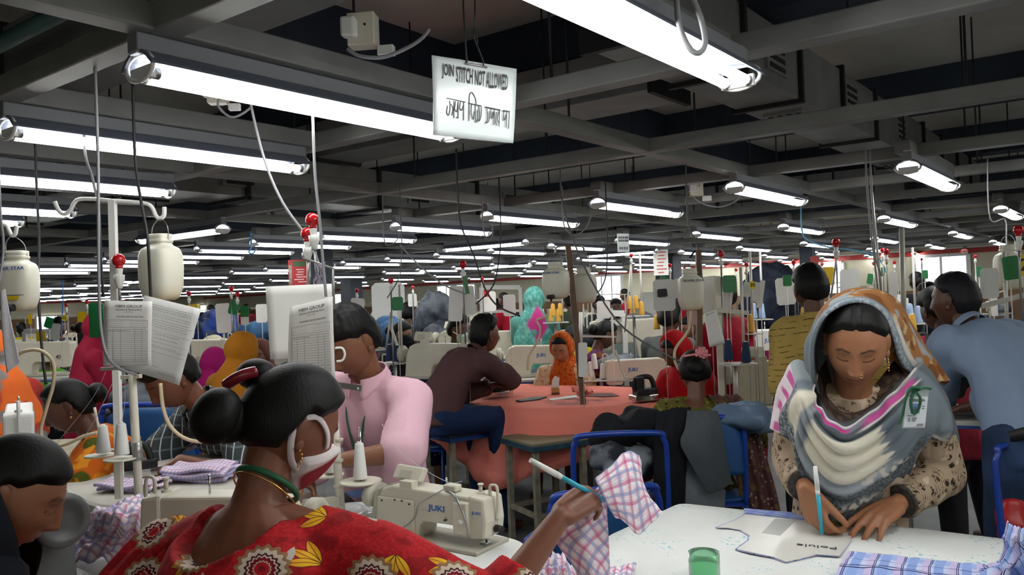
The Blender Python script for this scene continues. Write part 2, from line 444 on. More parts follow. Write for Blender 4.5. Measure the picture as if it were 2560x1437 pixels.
for v in (4.6, 9.3): struct('grid_beam', M_GRID, lambda B: B.box((6.5, v, ZB+.12), (9, .05, .04)), base=(6.5, v, ZB))
# columns
def column(x, d, w, ztop=ZS):
    p = Wd(x, 700, d); p.z = 0
    return struct('column', M_BLUECOL, lambda B: B.box(p+Z*ztop/2, (w, w, ztop)), bevel=.015, base=p)
colA = column(781, 10.5, .385); colB = column(1672, 17.5, .42); colC = column(878, 21, .40); colD = column(2021, 14.5, .22)

# ---------------------------------------------------------------- lamps
def make_lamp():
    r = thing('ceiling_lamp', (0, 0, ZT), None, 'lamp')
    part(r, 'housing', M_HOUS, lambda B: B.box((.61, 0, .075), (1.26, .05, .05)), .004)
    part(r, 'reflector', M_REFL, lambda B: B.prism([(-.078, .010), (-.075, .018), (-.052, .042), (-.03, .054), (.03, .054), (.052, .042), (.075, .018), (.078, .010), (.07, .012), (.046, .034), (.026, .046), (-.026, .046), (-.046, .034), (-.07, .012)], (.61, 0, 0), (0, 1, 0), (0, 0, 1), 1.24))
    for s in (-1, 1):
        t = part(r, 'tube', M_TUBE, lambda B: B.cyl((.03, s*.032, -.004), (1.19, s*.032, -.004), .0150, n=8))
        for x in (.008, 1.187): part(t, 'tube_cap', M_STEEL, lambda B: B.cyl((x, s*.032, -.004), (x+.025, s*.032, -.004), .0158, n=8))
    for x in (0, 1.22):
        part(r, 'end_ring', M_WHITE, lambda B: B.tube([(x, .066*math.cos(a), .014+.036*math.sin(a)) for a in np.arange(16)*2*np.pi/16], .0065, 6, closed=True)); part(r, 'tube_holder', M_WHITE, lambda B: B.box((x+(.008 if x < 1 else -.008), 0, -.002), (.014, .10, .034)))
        part(r, 'bracket', M_LAMPW, lambda B: B.box((x, 0, .075), (.035, .035, .06)))
    return r
ORD = ['nearest', 'second', 'third', 'fourth', 'fifth', 'sixth', 'seventh', 'eighth', 'ninth', 'tenth', 'eleventh', 'twelfth', 'thirteenth', 'fourteenth', 'fifteenth', 'sixteenth', 'seventeenth', 'eighteenth', 'nineteenth', 'twentieth']
ORDN = ['leftmost']+ORD[1:]+['twenty-%s' % x for x in ['first']+ORD[1:9]]+['thirtieth']+['thirty-%s' % x for x in ['first']+ORD[1:9]]+['fortieth']+['forty-%s' % x for x in ['first']+ORD[1:9]]
RORD = ['rightmost lamp']+['%s lamp from the right' % x for x in ORD[1:]]+['lamp number %d from the right' % k for k in range(21, 60)]
lamp0 = make_lamp(); first = True
NEAR = {(0, 1): (1.17, .94), (0, 2): (1.12, 2.05), (0, 3): (1.18, 3.03), (0, 4): (1.16, 4.1), (0, 5): (1.2, 5.3)}
LAMPS = []
rows = {}
for k in range(-1, 6):
    js = list(range(-3, 1)) if k == -1 else (list(range(-3, 14)) if k < 3 else list(range(1, 14)))
    js += [] if k < 1 else list(range(15, 45, 2))
    for j in js:
        u, v = NEAR.get((k, j), (1.18+3.76*k, 1.0*j)); z = ZT
        if k == -1: u = -2.6
        a = px((u, v, z)); b = px((u+1.22, v, z)); vis = b[2] > .3 and -60 < b[0] and (a[2] < .3 or a[0] < 2640) and not (k == 0 and j <= 0)
        if j > 13 and not vis: continue
        if k == 0 and j > 7: continue
        if j < 1 and not (k < 2): continue
        if not vis and j >= 1: continue
        rows.setdefault(k, []).append((j, u, v, z, vis))
for k in sorted(rows):
    n = 0
    for j, u, v, z, vis in rows[k]:
        if vis:
            lab = 'lit fluorescent lamp, %s in the %s ceiling row' % (RORD[n], ORD[k]); n += 1; grp = 'fluorescent lamps of the ceiling'
        else: lab = 'lit twin-tube fluorescent lamp over the aisle behind the camera'; grp = 'fluorescent lamps behind the camera'
        if first: o = lamp0; o.location = (u, v, z); o['label'] = lab; o['group'] = grp; first = False
        else: o = dup(lamp0, (u, v, z), lab, grp)
        LAMPS.append(o)
for i, (u, v) in enumerate([(3.78, 5.75), (7.6, 5.6), (11.39, 5.9), (13.0, 9.5), (9.0, 16)]):
    dup(lamp0, (u, v, ZT-.01), 'lit fluorescent lamp turned crosswise to the others, %s of them from the left' % ['leftmost', 'third', 'fourth', 'fifth', 'second'][i], 'crosswise fluorescent lamps', math.pi/2)

# ---------------------------------------------------------------- ducts, pipe, junction boxes
def grille(r, c, ax, ay, w, h, n=4, lab=None):
    ax = Vector(ax); ay = Vector(ay); c = Vector(c); nn = ax.cross(ay)
    g = part(r, 'grille', M_DUCTL, lambda B: [B.prism([(-w/2, -h/2), (w/2, -h/2), (w/2, h/2), (-w/2, h/2)], c, ax, ay, .02)])
    part(g, 'louvre', M_DARK, lambda B: [B.prism([(-w*.38, -h*.06), (w*.38, -h*.06), (w*.38, h*.06), (-w*.38, h*.06)], c+ay*h*(i/(n-1)-.5)*.72, ax, ay, .03) for i in range(n)])
def duct(name, base, along, L, w, h, label, nf=6, gs=()):
    r = thing(name, base, label, 'air duct'); al = Vector(along); sd = al.cross(Z)
    part(r, 'duct_body', M_DUCT, lambda B: B.bar(al*0+Z*h/2, al*L+Z*h/2, w, h), .004)
    for i in range(nf+1): part(r, 'flange', M_DARK, lambda B: B.bar(al*(L*i/nf-.018)+Z*h/2, al*(L*i/nf+.018)+Z*h/2, w+.05, h+.05))
    for t, face in gs:
        if face == 'b': grille(r, al*t-Z*.008, al, sd, .3, .24)
        else: grille(r, al*t+sd*face*(w/2+.008)+Z*h*.5, al, Z, .3, .2)
    return r
duct('air_duct', (3.1, 1.72, 2.48), (1, 0, 0), 8.5, .38, .34, 'grey sheet metal air duct with vent grilles high above the lamps on the right', 10, [(2.1, 'b'), (2.75, 1), (4.2, 1), (5.0, 'b'), (1.3, 1)])
duct('air_duct', (1.0, 5.5, 2.22), (1, 0, 0), 8, .5, .33, 'long grey air duct crossing the ceiling behind the left lamps', 6, [(1.2, 1), (2.6, 1), (4.5, 1), (5.9, 1)])
duct('air_duct', (1.95, .3, 2.57), (0, 1, 0), 7, .42, .28, 'grey air duct with slotted vents at the upper left corner', 5, [(2.9, -1), (4.6, -1)])
duct('air_duct', (4.5, 2.2, 2.57), (0, 1, 0), 9, .45, .28, 'grey air duct running away above the middle of the hall', 6, [(2, -1), (4, -1)])
duct('air_duct', (10.95, 2.2, 2.45), (0, 1, 0), 6, .4, .38, 'distant grey air duct across the far right ceiling', 5, [(2, -1)])
duct('air_duct', (8.6, 7.45, 2.22), (1, 0, 0), 6.5, .4, .33, 'distant grey air duct above the far middle lamps', 5, [(2, 1)])
solo('sprinkler_pipe', mat('41605f', .5, var=.15, name='teal_pipe'), lambda B: B.cyl((1.55, .4, 2.62), (1.55, 9, 2.62), .035, n=14), (1.55, 4, 2.62), 'teal painted pipe running along the ceiling at the upper left', 'pipe')
def jbox(c, R, label, s=1.0):
    r = thing('junction_box', c, label, 'junction box'); r.rotation_euler = (0, 0, R)
    part(r, 'box_body', M_CREAMP, lambda B: B.box((0, 0, 0), (.085*s, .06*s, .1*s)), .004)
    part(r, 'plug', M_WHITE, lambda B: B.box((-.03*s, -.045*s, 0), (.045*s, .04*s, .06*s)), .008)
    part(r, 'screw', M_BLACK, lambda B: B.cyl((.015*s, -.031*s, .01*s), (.015*s, -.034*s, .01*s), .004*s, n=8))
    part(r, 'terminal_block', M_WHITE, lambda B: B.box((.07*s, 0, -.065*s), (.05*s, .03*s, .03*s)), .003)
jbox(Wd(908, 78, 2.5), math.radians(-60), 'cream electrical junction box with a plug under the beam left of the hanging sign')
jbox(Wd(1738, 470, 6.5), math.radians(-50), 'cream junction box on a beam left of the hanging cable loop', 1.3)
jbox(Wd(545, 232, 2.9), math.radians(-50), 'small cream junction box behind the nearest left lamp tube', .8)
# ================================================================ PEOPLE
def skinmat():
    N = NT('skin'); o = N.co()
    c = N.attr('tint'); f = N.noise(o, 30, 3)
    c = N.mix(N.math('MULTIPLY', f, .25), c, (0.12, .05, .03, 1))
    N.bump(N.noise(o, 220, 2), .08, .002)
    N.b.inputs['Subsurface Weight'].default_value = .0
    return N.fin(c, .45, 0, .4)
M_SKIN = skinmat()
def hairmat(col='0a0909'):
    N = NT('hair_'+col); o = N.co()
    n = N.noise(N.mapv(o, (220, 220, 25)), 1, 3)
    c = N.mix(n, lin(col), tuple(v*1.7 for v in lin(col)[:3])+(1,))
    N.bump(n, .25, .003)
    return N.fin(c, .55, 0, .22)
M_HAIR = hairmat()
def G(a, s): return np.exp(-(a/s)**2)
def headpos(d, feat=1.0):
    x, y, z = .075*d[:, 0], .095*d[:, 1], .112*d[:, 2]
    dy = d[:, 1]; t = np.clip((-z-.005)/.107, 0, 1)
    x = x*(1-.34*t**1.7); y = np.where(dy < 0, y*(1-.45*t**1.2), y*(1-.05*t))
    x = x*(1+.04*sst(-dy, 0, .8))
    if feat:
        w = sst(dy, .1, .45); ax = np.abs(x)
        k = np.clip((.018-z)/.046, 0, 1); hn = (.003+.019*k**1.2)*sst(z, -.043, -.029)*sst(-z, -.04, -.012)
        g = hn*G(x, .0075+.0045*k)+.0075*G(ax-.0125, .0065)*G(z+.031, .007)
        g += -.0095*G(ax-.031, .017)*G(z-.009, .012)+.0055*G(ax-.031, .0125)*G(z-.006, .0085)-.0015*G(ax-.031, .014)*G(z+.0005, .002)
        g += .003*G(ax-.028, .02)*G(z-.029, .007)+.003*G(ax-.043, .018)*G(z+.022, .02)
        g += .0062*G(x, .019)*G(z+.0535, .0058)+.0068*G(x, .016)*G(z+.0665, .0062)-.004*G(x, .022)*G(z+.0597, .0016)-.003*G(x, .02)*G(z+.078, .006)
        g += .006*G(x, .02)*G(z+.094, .015)
        y = y+w*g*feat
    return np.stack([x, y, z], 1)
def sphdirs(nt, nph):
    P = [(0, 0, 1)]
    for i in range(1, nt):
        t = math.pi*i/nt
        for j in range(nph): a = 2*math.pi*j/nph; P.append((math.sin(t)*math.sin(a), math.sin(t)*math.cos(a), math.cos(t)))
    P.append((0, 0, -1)); fs = [(0, 1+(j+1) % nph, 1+j) for j in range(nph)]
    for i in range(nt-2):
        for j in range(nph): a = 1+i*nph; fs.append((a+j, a+(j+1) % nph, a+nph+(j+1) % nph, a+nph+j))
    L = len(P)-1; a = 1+(nt-2)*nph; fs += [(a+j, a+(j+1) % nph, L) for j in range(nph)]
    return np.array(P), fs
def headtint(p, skin, brow=1.0, lips='8a4a42', eyes='closed'):
    n = len(p); c = np.tile(np.array(lin(skin)[:3]), (n, 1)); x, y, z = p.T; ax = np.abs(x); fr = sst(y, .02, .05)
    def mixin(m, col):
        nonlocal c
        m = np.clip(m*fr, 0, 1)[:, None]; c = c*(1-m)+np.array(lin(col)[:3])*m
    mixin(.35*G(ax-.03, .016)*G(z-.014, .009), '4a2a20')
    zb = .0295+.004*np.clip((ax-.012)/.02, 0, 1)-.008*np.clip((ax-.034)/.014, 0, 1)
    mixin(brow*sst(ax, .009, .014)*sst(-ax, -.05, -.042)*G(z-zb, .0032), '120c0a')
    ze = .0015-.004*((ax-.031)/.015)**2*-1
    mixin(sst(-np.abs(ax-.0315), -.0165, -.0135)*G(z-ze, .0018), '0c0808')
    if eyes == 'open': mixin(sst(-np.abs(ax-.0315), -.0145, -.012)*G(z-ze-.003, .003), '2a1c18')
    mixin(.8*sst(-ax, -.025, -.019)*G(z+.0595, .0085)*sst(z, -.073, -.070)*sst(-z, .047, .050), lips)
    mixin(.7*sst(-ax, -.024, -.02)*G(z+.0597, .0014), '3a1a18')
    mixin(.5*G(ax-.008, .0035)*G(z+.0385, .0025), '2a1410')
    return c
def M3(fwd, up=Z):
    f = Vector(fwd).normalized(); r = f.cross(up).normalized(); u = r.cross(f)
    return np.array([list(r), list(f), list(u)]).T         # columns right, fwd, up
def rot(axis, deg): return np.array(Matrix.Rotation(math.radians(deg), 3, Vector(axis)))
def loft(mb, rings, n=18):
    """rings: (centre, right, fwd, a, b)"""
    vs = []; th = np.arange(n)*2*np.pi/n
    for c, r, f, a, b in rings: vs.append(np.array(c)+np.outer(np.cos(th)*a, r)+np.outer(np.sin(th)*b, f))
    fs = []
    for i in range(len(rings)-1):
        for j in range(n): k = (j+1) % n; fs.append((i*n+j, i*n+k, (i+1)*n+k, (i+1)*n+j))
    m = len(rings)-1; fs.append(tuple(reversed(range(n)))); fs.append(tuple(m*n+j for j in range(n)))
    mb.add(np.concatenate(vs), fs, True)
def chain(mb, pts, rad, n=10):
    for i in range(len(pts)-1):
        if (Vector(pts[i+1])-Vector(pts[i])).length > 1e-5: mb.cyl(Vector(pts[i]), Vector(pts[i+1]), rad[i], rad[i+1], n)
    for p, r in zip(pts, rad): mb.sph(p, r, n, max(6, n//2+2))
def ik(a, b, l1, l2, hint):
    a = Vector(a); b = Vector(b); d = b-a; L = d.length
    if L > (l1+l2)*.995: b = a+d*((l1+l2)*.995/L); d = b-a; L = d.length
    x = (l1*l1-l2*l2+L*L)/(2*L); h = math.sqrt(max(0, l1*l1-x*x)); dn = d/L
    hv = Vector(hint); hv = (hv-dn*hv.dot(dn)).normalized()
    return a+dn*x+hv*h, b
def hand_shape(mb, wrist, hd, hn, right, curl=(20, 25, 20), spread=5, s=1.0, thumb=(35, 15, 15), curls=None, n=8):
    hd = Vector(hd).normalized(); hn = Vector(hn); hn = (hn-hd*hn.dot(hd)).normalized(); lat = hd.cross(hn)*(-1 if right else 1)   # towards the thumb
    w = Vector(wrist); tips = []
    offs = [.027, .009, -.009, -.026]; lens = [.072, .08, .074, .058]; pl = [.088, .09, .086, .078]
    kn = [w+hd*pl[i]*s+lat*offs[i]*s+hn*(.004 if i in (1, 2) else 0)*s for i in range(4)]
    for i in range(4): chain(mb, [w+lat*offs[i]*.6*s+hd*.008*s, (w+lat*offs[i]*.6*s+kn[i])/2, kn[i]], [.0165*s, .0145*s, .0112*s], n)
    for i in range(4):
        c = curls[i] if curls else curl; a = 0; d0 = (Matrix.Rotation(math.radians((1.5-i)*spread), 3, hn*(-1 if right else 1)) @ hd); d0 = hd*d0.dot(hd)+lat*((1.5-i)*math.sin(math.radians(spread)))
        d0.normalize(); p = kn[i]; pts = [p]; rr = [.0104*s]
        for k, fr in enumerate((.46, .30, .24)):
            a += math.radians(c[k]); q = d0*math.cos(a)-hn*math.sin(a); p = p+q*lens[i]*fr*s; pts.append(p); rr.append((.0094, .0084, .0070)[k]*s*(.9 if i == 3 else 1))
        chain(mb, pts, rr, n); tips.append((pts[-1], q, hn))
    b = w+hd*.022*s+lat*.022*s-hn*.004*s; a0, t1, t2 = thumb
    d = (hd*math.cos(math.radians(a0))+lat*math.sin(math.radians(a0))-hn*.25).normalized(); p1 = b+d*.04*s
    d2 = (Matrix.Rotation(math.radians(t1), 3, d.cross(-hn+hd*.5)) @ d); d2 = (d+hd*.02*t1-hn*.01*t1).normalized(); p2 = p1+d2*.034*s; d3 = (d2+hd*.02*t2-hn*.012*t2).normalized(); p3 = p2+d3*.026*s
    chain(mb, [b, p1, p2, p3], [.0155*s, .0125*s, .0105*s, .0085*s], n); tips.append((p3, d3, hn))
    return tips
def setmesh(name, v, f, base, m, parent=None, tint=None, extra=None):
    me = bpy.data.meshes.new(name); me.from_pydata((v-np.array(base)).tolist(), [], f)
    me.polygons.foreach_set('use_smooth', [True]*len(f))
    if tint is not None:
        a = me.attributes.new('tint', 'FLOAT_COLOR', 'POINT'); t = np.ones((len(v), 4), np.float32); t[:, :3] = tint; a.data.foreach_set('color', t.ravel())
    me.materials.append(m); me.update()
    o = bpy.data.objects.new(name, me); link(o, parent)
    if parent is None: o.location = base
    else: KIDS.setdefault(parent.name, []).append(o)
    return o
def nzv(v, sc, seed=0, st=(1, 1, 1)):
    st = np.array(st)*sc; return np.array([mnoise.noise(Vector((p*st+seed).tolist())) for p in v])
def wrinkle(v, nr, amp, sc=9, st=(1, 1, .45), seed=3.3):
    if amp <= 0: return v
    a = nzv(v, sc, seed, st); b = nzv(v, sc*2.3, seed+9, st)
    return v+nr*((1-2*np.abs(a))*.7+b*.5)[:, None]*amp
ARMHINT = None
class Person: pass
def person(label, head, face, H=1.6, pose='sit', lean=15, side=0, hd=(0, 20, 0), skin='8a5a44', hands=(None, None), hint=(None, None), hpose=({}, {}), vox=.009, wide=1.0,
           name='person', group=None, eyes='closed', hdet=(36, 48), lips='8a4a42', twist=0, belly=1.0, brow=1.0, neckf=.02, feet=True, arms=True, shpos=(None, None), elpos=(None, None)):
    """head: world position of the head centre; face: horizontal facing direction; hd: head yaw/pitch/roll in degrees"""
    s = H/1.65; q = Person(); q.s = s; F = Vector((face[0], face[1], 0)).normalized(); Rt = Vector((F.y, -F.x, 0)); q.F = F; q.R = Rt
    la = math.radians(lean); sa = math.radians(side)
    us = (Z*math.cos(la)+F*math.sin(la)); us = (us*math.cos(sa)+Rt*math.sin(sa)).normalized()
    l2 = math.radians(lean*.45); ul = (Z*math.cos(l2)+F*math.sin(l2)+Rt*math.sin(sa*.6)).normalized()
    hy, hp, hr = hd
    fm = F*math.cos(la*.3)-Z*math.sin(la*.3)
    HM = M3(F); HM = rot(Z, -hy) @ HM; HM = rot(HM[:, 0], -hp) @ HM; HM = rot(HM[:, 1], hr) @ HM
    hc = Vector(head); hup = Vector(HM[:, 2])
    nb = hc-hup*.075*s-us*.085*s-F*neckf*s            # neck base
    pel = nb-us*.26*s-ul*.25*s; mid = pel+ul*.25*s
    q.hc, q.HM, q.nb, q.pel, q.mid, q.us, q.ul = hc, HM, nb, pel, mid, us, ul
    tw = math.radians(twist); Rs = Rt*math.cos(tw)+F*math.sin(tw); fs = us.cross(Rs).normalized(); Rs = fs.cross(us).normalized(); q.Rs = Rs; q.fs = fs
    shw = .165*s*wide; q.sh = [nb-us*.055*s-Rs*shw, nb-us*.055*s+Rs*shw]; q.sh = [Vector(b_) if b_ is not None else a_ for a_, b_ in zip(q.sh, shpos)]
    q.hip = [pel-Rt*.085*s, pel+Rt*.085*s]; q.knee = []; q.ank = []
    for i, sg in enumerate((-1, 1)):
        h = q.hip[i]
        if pose == 'stand':
            an = Vector((h.x, h.y, .08))+Rt*sg*.03-F*.03; l = (h.z-.08)/2*1.01
            k, an = ik(h, an, l, l, F)
        else:
            k = h+F*.40*s+Rt*sg*.04-Z*.03; an = Vector((k.x, k.y, .08))+F*.02
        q.knee.append(k); q.ank.append(an)
    q.el = []; q.wr = []; q.hdir = []; q.hn = []
    for i, sg in enumerate((-1, 1)):
        t = hands[i] if hands[i] is not None else q.sh[i]+F*.33*s-Z*.27*s-Rt*sg*.06*s
        hi = hint[i] if hint[i] is not None else (-Z*.9+Rt*sg*.5-F*.25)
        e, w = ik(q.sh[i], t, .275*s, .245*s, hi)
        if elpos[i] is not None: e, w = Vector(elpos[i]), Vector(t)
        q.el.append(e); q.wr.append(w)
        hp_ = hpose[i]; d = Vector(hp_.get('dir', ((w-e).normalized()*.6+F*.4-Z*.15).normalized())); n_ = Vector(hp_.get('n', Z*.9+F*.2)); q.hdir.append(d); q.hn.append(n_)
    mb = MB(); n = 10 if vox > .006 else 14
    loft(mb, [(pel-ul*.06*s, Rt, F, .12*s, .085*s), (mid, Rt, F, .105*s, .075*s), (mid+us*.12*s, Rs, fs, .13*s, .085*s), (nb-us*.09*s, Rs, fs, .135*s, .08*s), (nb-us*.03*s, Rs, fs, .10*s, .065*s), (nb+us*.01*s, Rs, fs, .05*s, .05*s)])
    for i in range(2): chain(mb, [nb-us*.015*s, q.sh[i]], [.045*s, .052*s], n)
    skull = hc-hup*.03*s-Vector(HM[:, 1])*.022*s
    chain(mb, [nb-us*.03*s, nb+us*.03*s, skull], [.058*s, .050*s, .048*s], n)
    q.tips = [None, None]
    for i in range(2):
        if arms:
            chain(mb, [q.sh[i], (q.sh[i]+q.el[i])/2, q.el[i], q.el[i]*.65+q.wr[i]*.35, q.wr[i]], [.050*s, .043*s, .036*s, .035*s, .0235*s], n)
            hp_ = {k: v for k, v in hpose[i].items() if k not in ('dir', 'n', 'hs')}
            q.tips[i] = hand_shape(mb, q.wr[i], q.hdir[i], q.hn[i], i == 1, s=s*.98*hpose[i].get('hs', 1), n=8, **hp_)
        if feet:
            chain(mb, [q.hip[i], q.knee[i], q.ank[i]], [.08*s, .052*s, .038*s], n)
            chain(mb, [q.ank[i]-Z*.03*s, q.ank[i]+F*.12*s-Z*.045*s], [.038*s, .03*s], n)
    v, f, nr = remesh(mb, vox, 4 if vox > .005 else 5)
    D, hf = sphdirs(*hdet); hl = headpos(D); hv = hl*s @ HM.T+np.array(hc)
    ear = MB()
    for sg in (-1, 1):
        for (c, r) in (((sg*.0755, -.008, .004), (.008, .019, .029)), ((sg*.0765, -.004, -.025), (.0065, .011, .013))):
            ear.sph((0, 0, 0), (r[0], r[1], r[2]), 12, 8); ear.v[-1] = (ear.v[-1] @ np.array(Matrix.Rotation(sg*.35, 3, 'Z')).T+np.array(c))
    ev = np.concatenate(ear.v)*s @ HM.T+np.array(hc)
    sk = np.array(lin(skin)[:3])
    tint = np.concatenate([np.tile(sk, (len(v), 1)), headtint(hl, skin, brow, lips, eyes), np.tile(sk*.9, (len(ev), 1))])
    allv = np.concatenate([v, hv, ev]); n0 = len(v); n1 = n0+len(hv)
    faces = f+[tuple(i+n0 for i in p) for p in hf]+[tuple(i+n1 for i in p) for p in ear.f]
    base = Vector((pel.x, pel.y, max(0, min(a.z for a in q.ank)-.08)))
    if not feet: base = pel.copy()
    q.base = base
    q.o = setmesh(name, allv, faces, base, M_SKIN, None, tint); tag(q.o, label, 'person', group)
    return q
def headlocal(q, p): return Vector(q.HM @ (np.array(p)*q.s))+q.hc
def shell(q, name, m, th, fine=(40, 56), sc=1.0, tint=None, post=None):
    """closed shell over the head; th(p) gives the thickness over the smooth skull at local point p (negative: tucked inside)"""
    D, f = sphdirs(*fine); p = headpos(D, 0); t = th(p, D); pl = p+D*t[:, None]
    if post is not None: pl = post(pl, p, D)
    v = pl*q.s @ q.HM.T+np.array(q.hc)
    return setmesh(name, v, f, q.base, m, q.o, tint(p) if tint else None)
def hairline(p, front=.066, temple=.03, ear=.022, back=-.078):
    a = np.degrees(np.abs(np.arctan2(p[:, 0], p[:, 1])))
    return np.interp(a, [0, 30, 58, 80, 98, 120, 180], [front+.002, front-.001, temple+.015, ear+.004, ear+.006, back*.72, back])
def hair(q, kind='short', m=None, th=.013, fine=(40, 56), front=.066, parting=0, bun=(0, -.125, .0), bunr=(.05, .038, .045), back=-.078):
    def t(p, D):
        k = sst(p[:, 2]-hairline(p, front=front, back=back), -.004, .022)
        r = th*(1+(.14*nzv(p, 70, 5) if kind == 'short' else 0))
        if kind == 'short': r = r*(1+.6*sst(D[:, 2], .3, .9))
        if parting: r = r*(1-.5*G(p[:, 0], .006)*sst(p[:, 1], -.02, .03))
        return -.010+k*(r+.010)
    o = shell(q, 'hair', m or M_HAIR, t, fine)
    if kind == 'bun':
        mb = MB(); mb.sph((0, 0, 0), bunr, 20, 14); mb.sph((0, .025, .0), (bunr[0]*.8, bunr[1], bunr[2]*.8), 16, 10)
        v = np.concatenate(mb.v)+np.array(bun); b = setmesh('hair_bun', v*q.s @ q.HM.T+np.array(q.hc), mb.f, q.base, m or M_HAIR, q.o)
    return o
def shirt(q, m, sleeve=1.0, vox=.013, inf=.014, wr=.005, name='shirt', length=.10, skirt=0, carve=(), tint=None, rs=1.0, smooth=6, belly=1.0, seed=3.3, sl=(1.0, 1.0)):
    s = q.s; mb = MB(); Rt, F, Rs, fs = q.R, q.F, q.Rs, q.fs; i_ = inf
    loft(mb, [(q.pel-q.ul*length*s, Rt, F, .158*s+i_, .118*s+i_), (q.pel+q.ul*.03*s, Rt, F, .15*s+i_, .115*s*belly+i_), (q.mid, Rt, F, .132*s+i_, .10*s*belly+i_), (q.mid+q.us*.12*s, Rs, fs, .15*s+i_, .108*s+i_), (q.nb-q.us*.09*s, Rs, fs, .15*s+i_, .095*s+i_), (q.nb-q.us*.035*s, Rs, fs, .11*s+i_, .07*s+i_), (q.nb+q.us*.012*s, Rs, fs, .058*s+i_*.3, .058*s+i_*.3)])
    for i in range(2):
        chain(mb, [q.nb-q.us*.03*s, q.sh[i]], [.05*s+i_*.6, .052*s+i_], 12)
        L = sleeve if not isinstance(sleeve, tuple) else sleeve[i]
        sl_ = sl[i]
        if L <= .5: pts = [q.sh[i], q.sh[i].lerp(q.el[i], L*2)]; rr = [.052*s+i_, (.047*s+i_*1.1)*sl_]
        else: pts = [q.sh[i], q.sh[i].lerp(q.el[i], .5), q.el[i], q.el[i].lerp(q.wr[i], (L-.5)*2)]; rr = [.052*s+i_, .046*s+i_*sl_, (.039*s+i_)*sl_, (.034*s+i_*.8)*sl_]
        for k in range(len(pts)-1): mb.cyl(pts[k], pts[k+1], rr[k], rr[k+1], 14)
        for k in range(len(pts)-1): mb.sph(pts[k], rr[k], 12, 8)
    if skirt:
        for i in range(2): chain(mb, [q.hip[i], q.hip[i].lerp(q.knee[i], min(1, skirt)), q.hip[i].lerp(q.knee[i], min(1, skirt)) if skirt <= 1 else q.knee[i].lerp(q.ank[i], skirt-1)], [.125*s*rs, .12*s*rs, .12*s*rs], 12)
        loft(mb, [(q.pel+q.ul*.02, Rt, F, .16*s*rs, .13*s*rs), ((q.hip[0]+q.hip[1])/2*.5+(q.knee[0]+q.knee[1])/2*.5-Z*.02, Rt, F, .18*s*rs, .13*s*rs), ((q.knee[0]+q.knee[1])/2, Rt, F, .19*s*rs, .13*s*rs)])
    v, f, nr = remesh(mb, vox, smooth)
    v = wrinkle(v, nr, wr, seed=seed)
    for c, r, depth in carve:
        d = np.linalg.norm((v-np.array(c))/np.array(r), axis=1); v = v-nr*(depth*sst(-d, -1.04, -.96))[:, None]
    return setmesh(name, v, f, q.base, m, q.o, tint(v, nr) if tint else None)
def collar(q, m, r=.062, h=.035, up=.01, open_=.35):
    s = q.s; th = np.linspace(open_, 2*math.pi-open_, 22); mb = MB(); mb.mats = [m]
    def fn(u, v):
        a = open_+(2*math.pi-2*open_)*u; rr = (r+.012*v)*s
        fl = .02*math.exp(-((a if a < math.pi else 2*math.pi-a)-open_)**2/.15)*v
        return q.nb+q.us*((up+h*(1-v)-.03*v*math.exp(-((a if a < math.pi else 2*math.pi-a)-open_)**2/.3))*s)+q.fs*math.cos(a)*(rr+.012*s+fl)+q.Rs*math.sin(a)*rr
    mb.sheet(fn, 26, 6, .004*s)
    o = mb.build('collar', None, q.o); o.data.transform(Matrix.Translation(-q.base)); return o
def trousers(q, m, vox=.016, wr=.006, r=1.0):
    s = q.s; mb = MB()
    loft(mb, [(q.pel+q.ul*.06*s, q.R, q.F, .155*s, .115*s), (q.pel-q.ul*.10*s, q.R, q.F, .165*s, .125*s)])
    for i in range(2): chain(mb, [q.hip[i], q.knee[i], q.ank[i]+Z*.01], [.105*s*r, .08*s*r, .065*s*r], 12)
    v, f, nr = remesh(mb, vox, 5); v = wrinkle(v, nr, wr)
    return setmesh('trousers', v, f, q.base, m, q.o)
def scarf(q, m, open_=(.060, .092, -.018), th=.016, vox=.011, wr=.004, drape=1.0, back=.2, front=.16, name='headscarf', tint=None, loose=1.0, forward=0.0, neck=1.0, top=.02, smooth=4):
    """headscarf: shell round the head with a face opening, falling to the shoulders"""
    s = q.s; ox, oz, cz = open_
    D, f = sphdirs(60, 84); p = headpos(D, 0)
    e = np.sqrt((p[:, 0]/ox)**2+((p[:, 2]-cz)/oz)**2); inside = sst(-e, -1.12, -.9)*sst(p[:, 1], .0, .03)
    t = th*(1+.35*sst(D[:, 2], .2, .9)*loose)+.01*loose*sst(-D[:, 1], 0, .8)
    pl = p+D*(t*(1-inside)-.016*inside)[:, None]
    pl[:, 1] += forward*(1-inside)*sst(p[:, 1], -.01, .05)
    hv = pl*s @ q.HM.T+np.array(q.hc)
    mb = MB(); mb.add(hv, f, True)
    hb = q.hc-Vector(q.HM[:, 2])*.05*s-Vector(q.HM[:, 1])*.035*s; w = drape
    if neck:
        loft(mb, [(hb, Vector(q.HM[:, 0]), Vector(q.HM[:, 1]), .074*s, .062*s), (q.nb+q.us*.045*s-q.fs*.005, q.Rs, q.fs, .085*s, .083*s), (q.nb-q.us*.02*s, q.Rs, q.fs, .15*s*w, .115*s), (q.nb-q.us*front*s*.7, q.Rs, q.fs, .20*s*w, .135*s), (q.nb-q.us*front*s, q.Rs, q.fs, .20*s*w, .135*s)], 24)
    if back: loft(mb, [(hb, Vector(q.HM[:, 0]), Vector(q.HM[:, 1]), .07*s, .06*s), (q.nb-q.fs*.05*s, q.Rs, q.fs, .12*s*w, .075*s), (q.nb-q.us*back*s-q.fs*.075*s, q.Rs, q.fs, .15*s*w, .07*s)], 20)
    v, ff, nr = remesh(mb, vox, smooth); v = wrinkle(v, nr, wr, 8, (1, 1, .5))
    return setmesh(name, v, ff, q.base, m, q.o, tint(v, nr) if tint else None)
